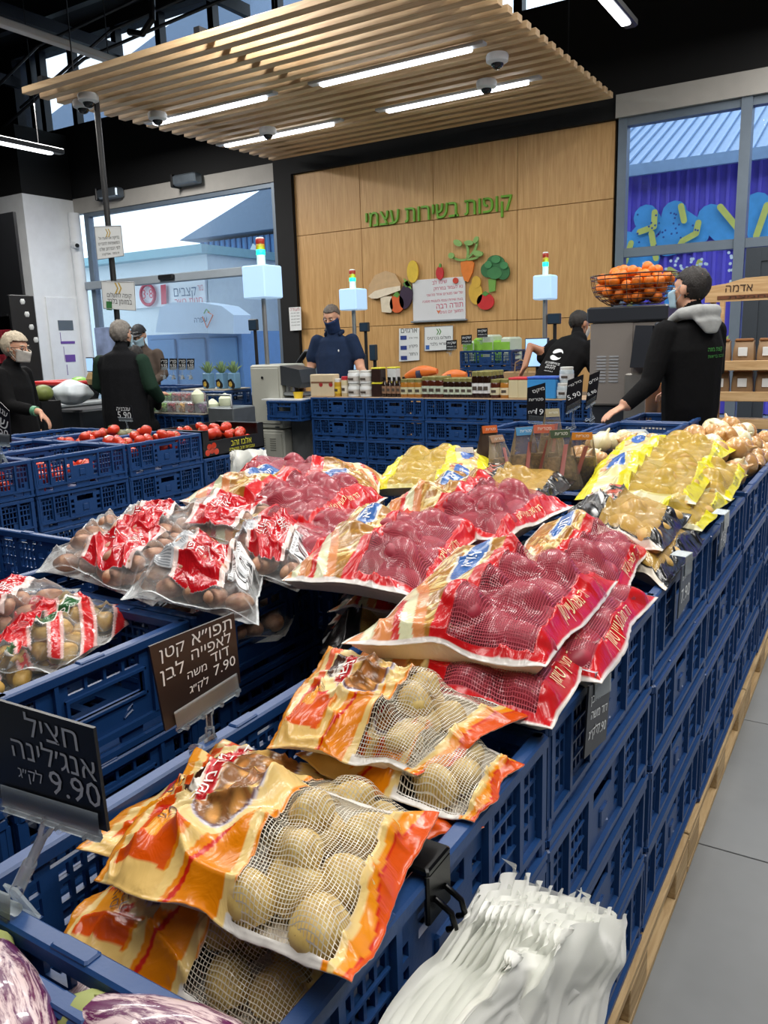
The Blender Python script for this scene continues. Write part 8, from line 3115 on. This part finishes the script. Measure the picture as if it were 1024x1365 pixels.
b, T = figure('person with short grey hair in a black vest over dark green sleeves, back turned', O, fdir, {'skin': M_skin, 'vest': M_vest, 'slv': M_dgreen, 'leg': M_blk2, 'shoe': M_dark}, J, (0, 0.05, 1.535), (0.15, 1, -0.1), voxel=0.010,
              hands=[(wr_l, (0.2, 0.5, 0.6), (0.6, 0, -0.3), 1.0, 0.6, 1), ((0.20, 0.28, 1.0), (-0.3, 1, 0.1), (0, 0, -1), 1.0, 0.5, -1)])
headparts(b, T, Vector((0, 0, 0)), M_hair_grey, 'grey', M_mask)

# ---- capped cashier behind, and a dark haired one beside
O = (-7.05, 6.35, 0)
fdir = Vector((0.45, -1, 0)).normalized()
J = legs(0.82)
J += [('top', [(0, 0, 0.84), (0, 0, 1.02), (0, 0, 1.22), (0, 0, 1.36), (0, 0, 1.42)], [(0.18, 0.14), (0.18, 0.14), (0.20, 0.13), (0.17, 0.10), (0.07, 0.065)], (1, 0, 0)),
      ('skin', [(0, 0, 1.40), (0, 0.02, 1.48)], [0.055, 0.052], None)]
for s in (-1, 1):
    J.append(('top', [(s * 0.17, 0, 1.34), (s * 0.24, 0.03, 1.12), (s * 0.18, 0.22, 1.04)], [0.07, 0.058, 0.04], None))
b, T = figure('person in a dark cap, pale blue mask and taupe top behind the till', O, fdir, {'skin': M_skin, 'top': M_tan, 'leg': M_blk2, 'shoe': M_dark}, J, (0, 0.05, 1.555), (-0.1, 1, -0.3), (0, 0.3, 1), voxel=0.012,
              hands=[((0.18, 0.22, 1.04), (0, 1, 0), (0, 0, -1), 1.0, 0.5, 1), ((-0.18, 0.22, 1.04), (0, 1, 0), (0, 0, -1), 1.0, 0.5, -1)])
headparts(b, T, Vector((0, 0, 0)), mat('cap_navy', '16181f', 0.7), 'cap', M_mask)
O = (-5.95, 5.75, 0)
fdir = Vector((-0.6, 0.8, 0)).normalized()
O = (-6.32, 5.68 - 0.85, 0)
O = (-5.83, 5.35 - 0.2, 0)
J = legs(0.70)
J += [('top', [(0, 0, 0.66), (0, 0, 0.85), (0, 0, 1.02), (0, 0, 1.14), (0, 0, 1.18)], [(0.14, 0.11), (0.14, 0.11), (0.15, 0.11), (0.13, 0.08), (0.06, 0.055)], (1, 0, 0)),
      ('skin', [(0, 0, 1.16), (0, 0.01, 1.25)], [0.042, 0.042], None)]
for s in (-1, 1):
    J.append(('top', [(s * 0.13, 0, 1.12), (s * 0.17, 0.03, 0.92), (s * 0.13, 0.16, 0.86)], [0.05, 0.042, 0.032], None))
b, T = figure('shorter dark haired person half hidden right of the vest wearer', O, (-0.5, 0.9), {'skin': M_skin, 'top': M_blk, 'leg': M_blk2, 'shoe': M_dark}, J, (0, 0.02, 1.33), (-0.5, 1, -0.2), voxel=0.012,
              hands=[((0.13, 0.16, 0.86), (0, 1, 0), (0, 0, -1), 0.85, 0.5, 1), ((-0.13, 0.16, 0.86), (0, 1, 0), (0, 0, -1), 0.85, 0.5, -1)])
headparts(b, T, Vector((0, 0, 0)), M_hair_dk, 'short', M_mask)
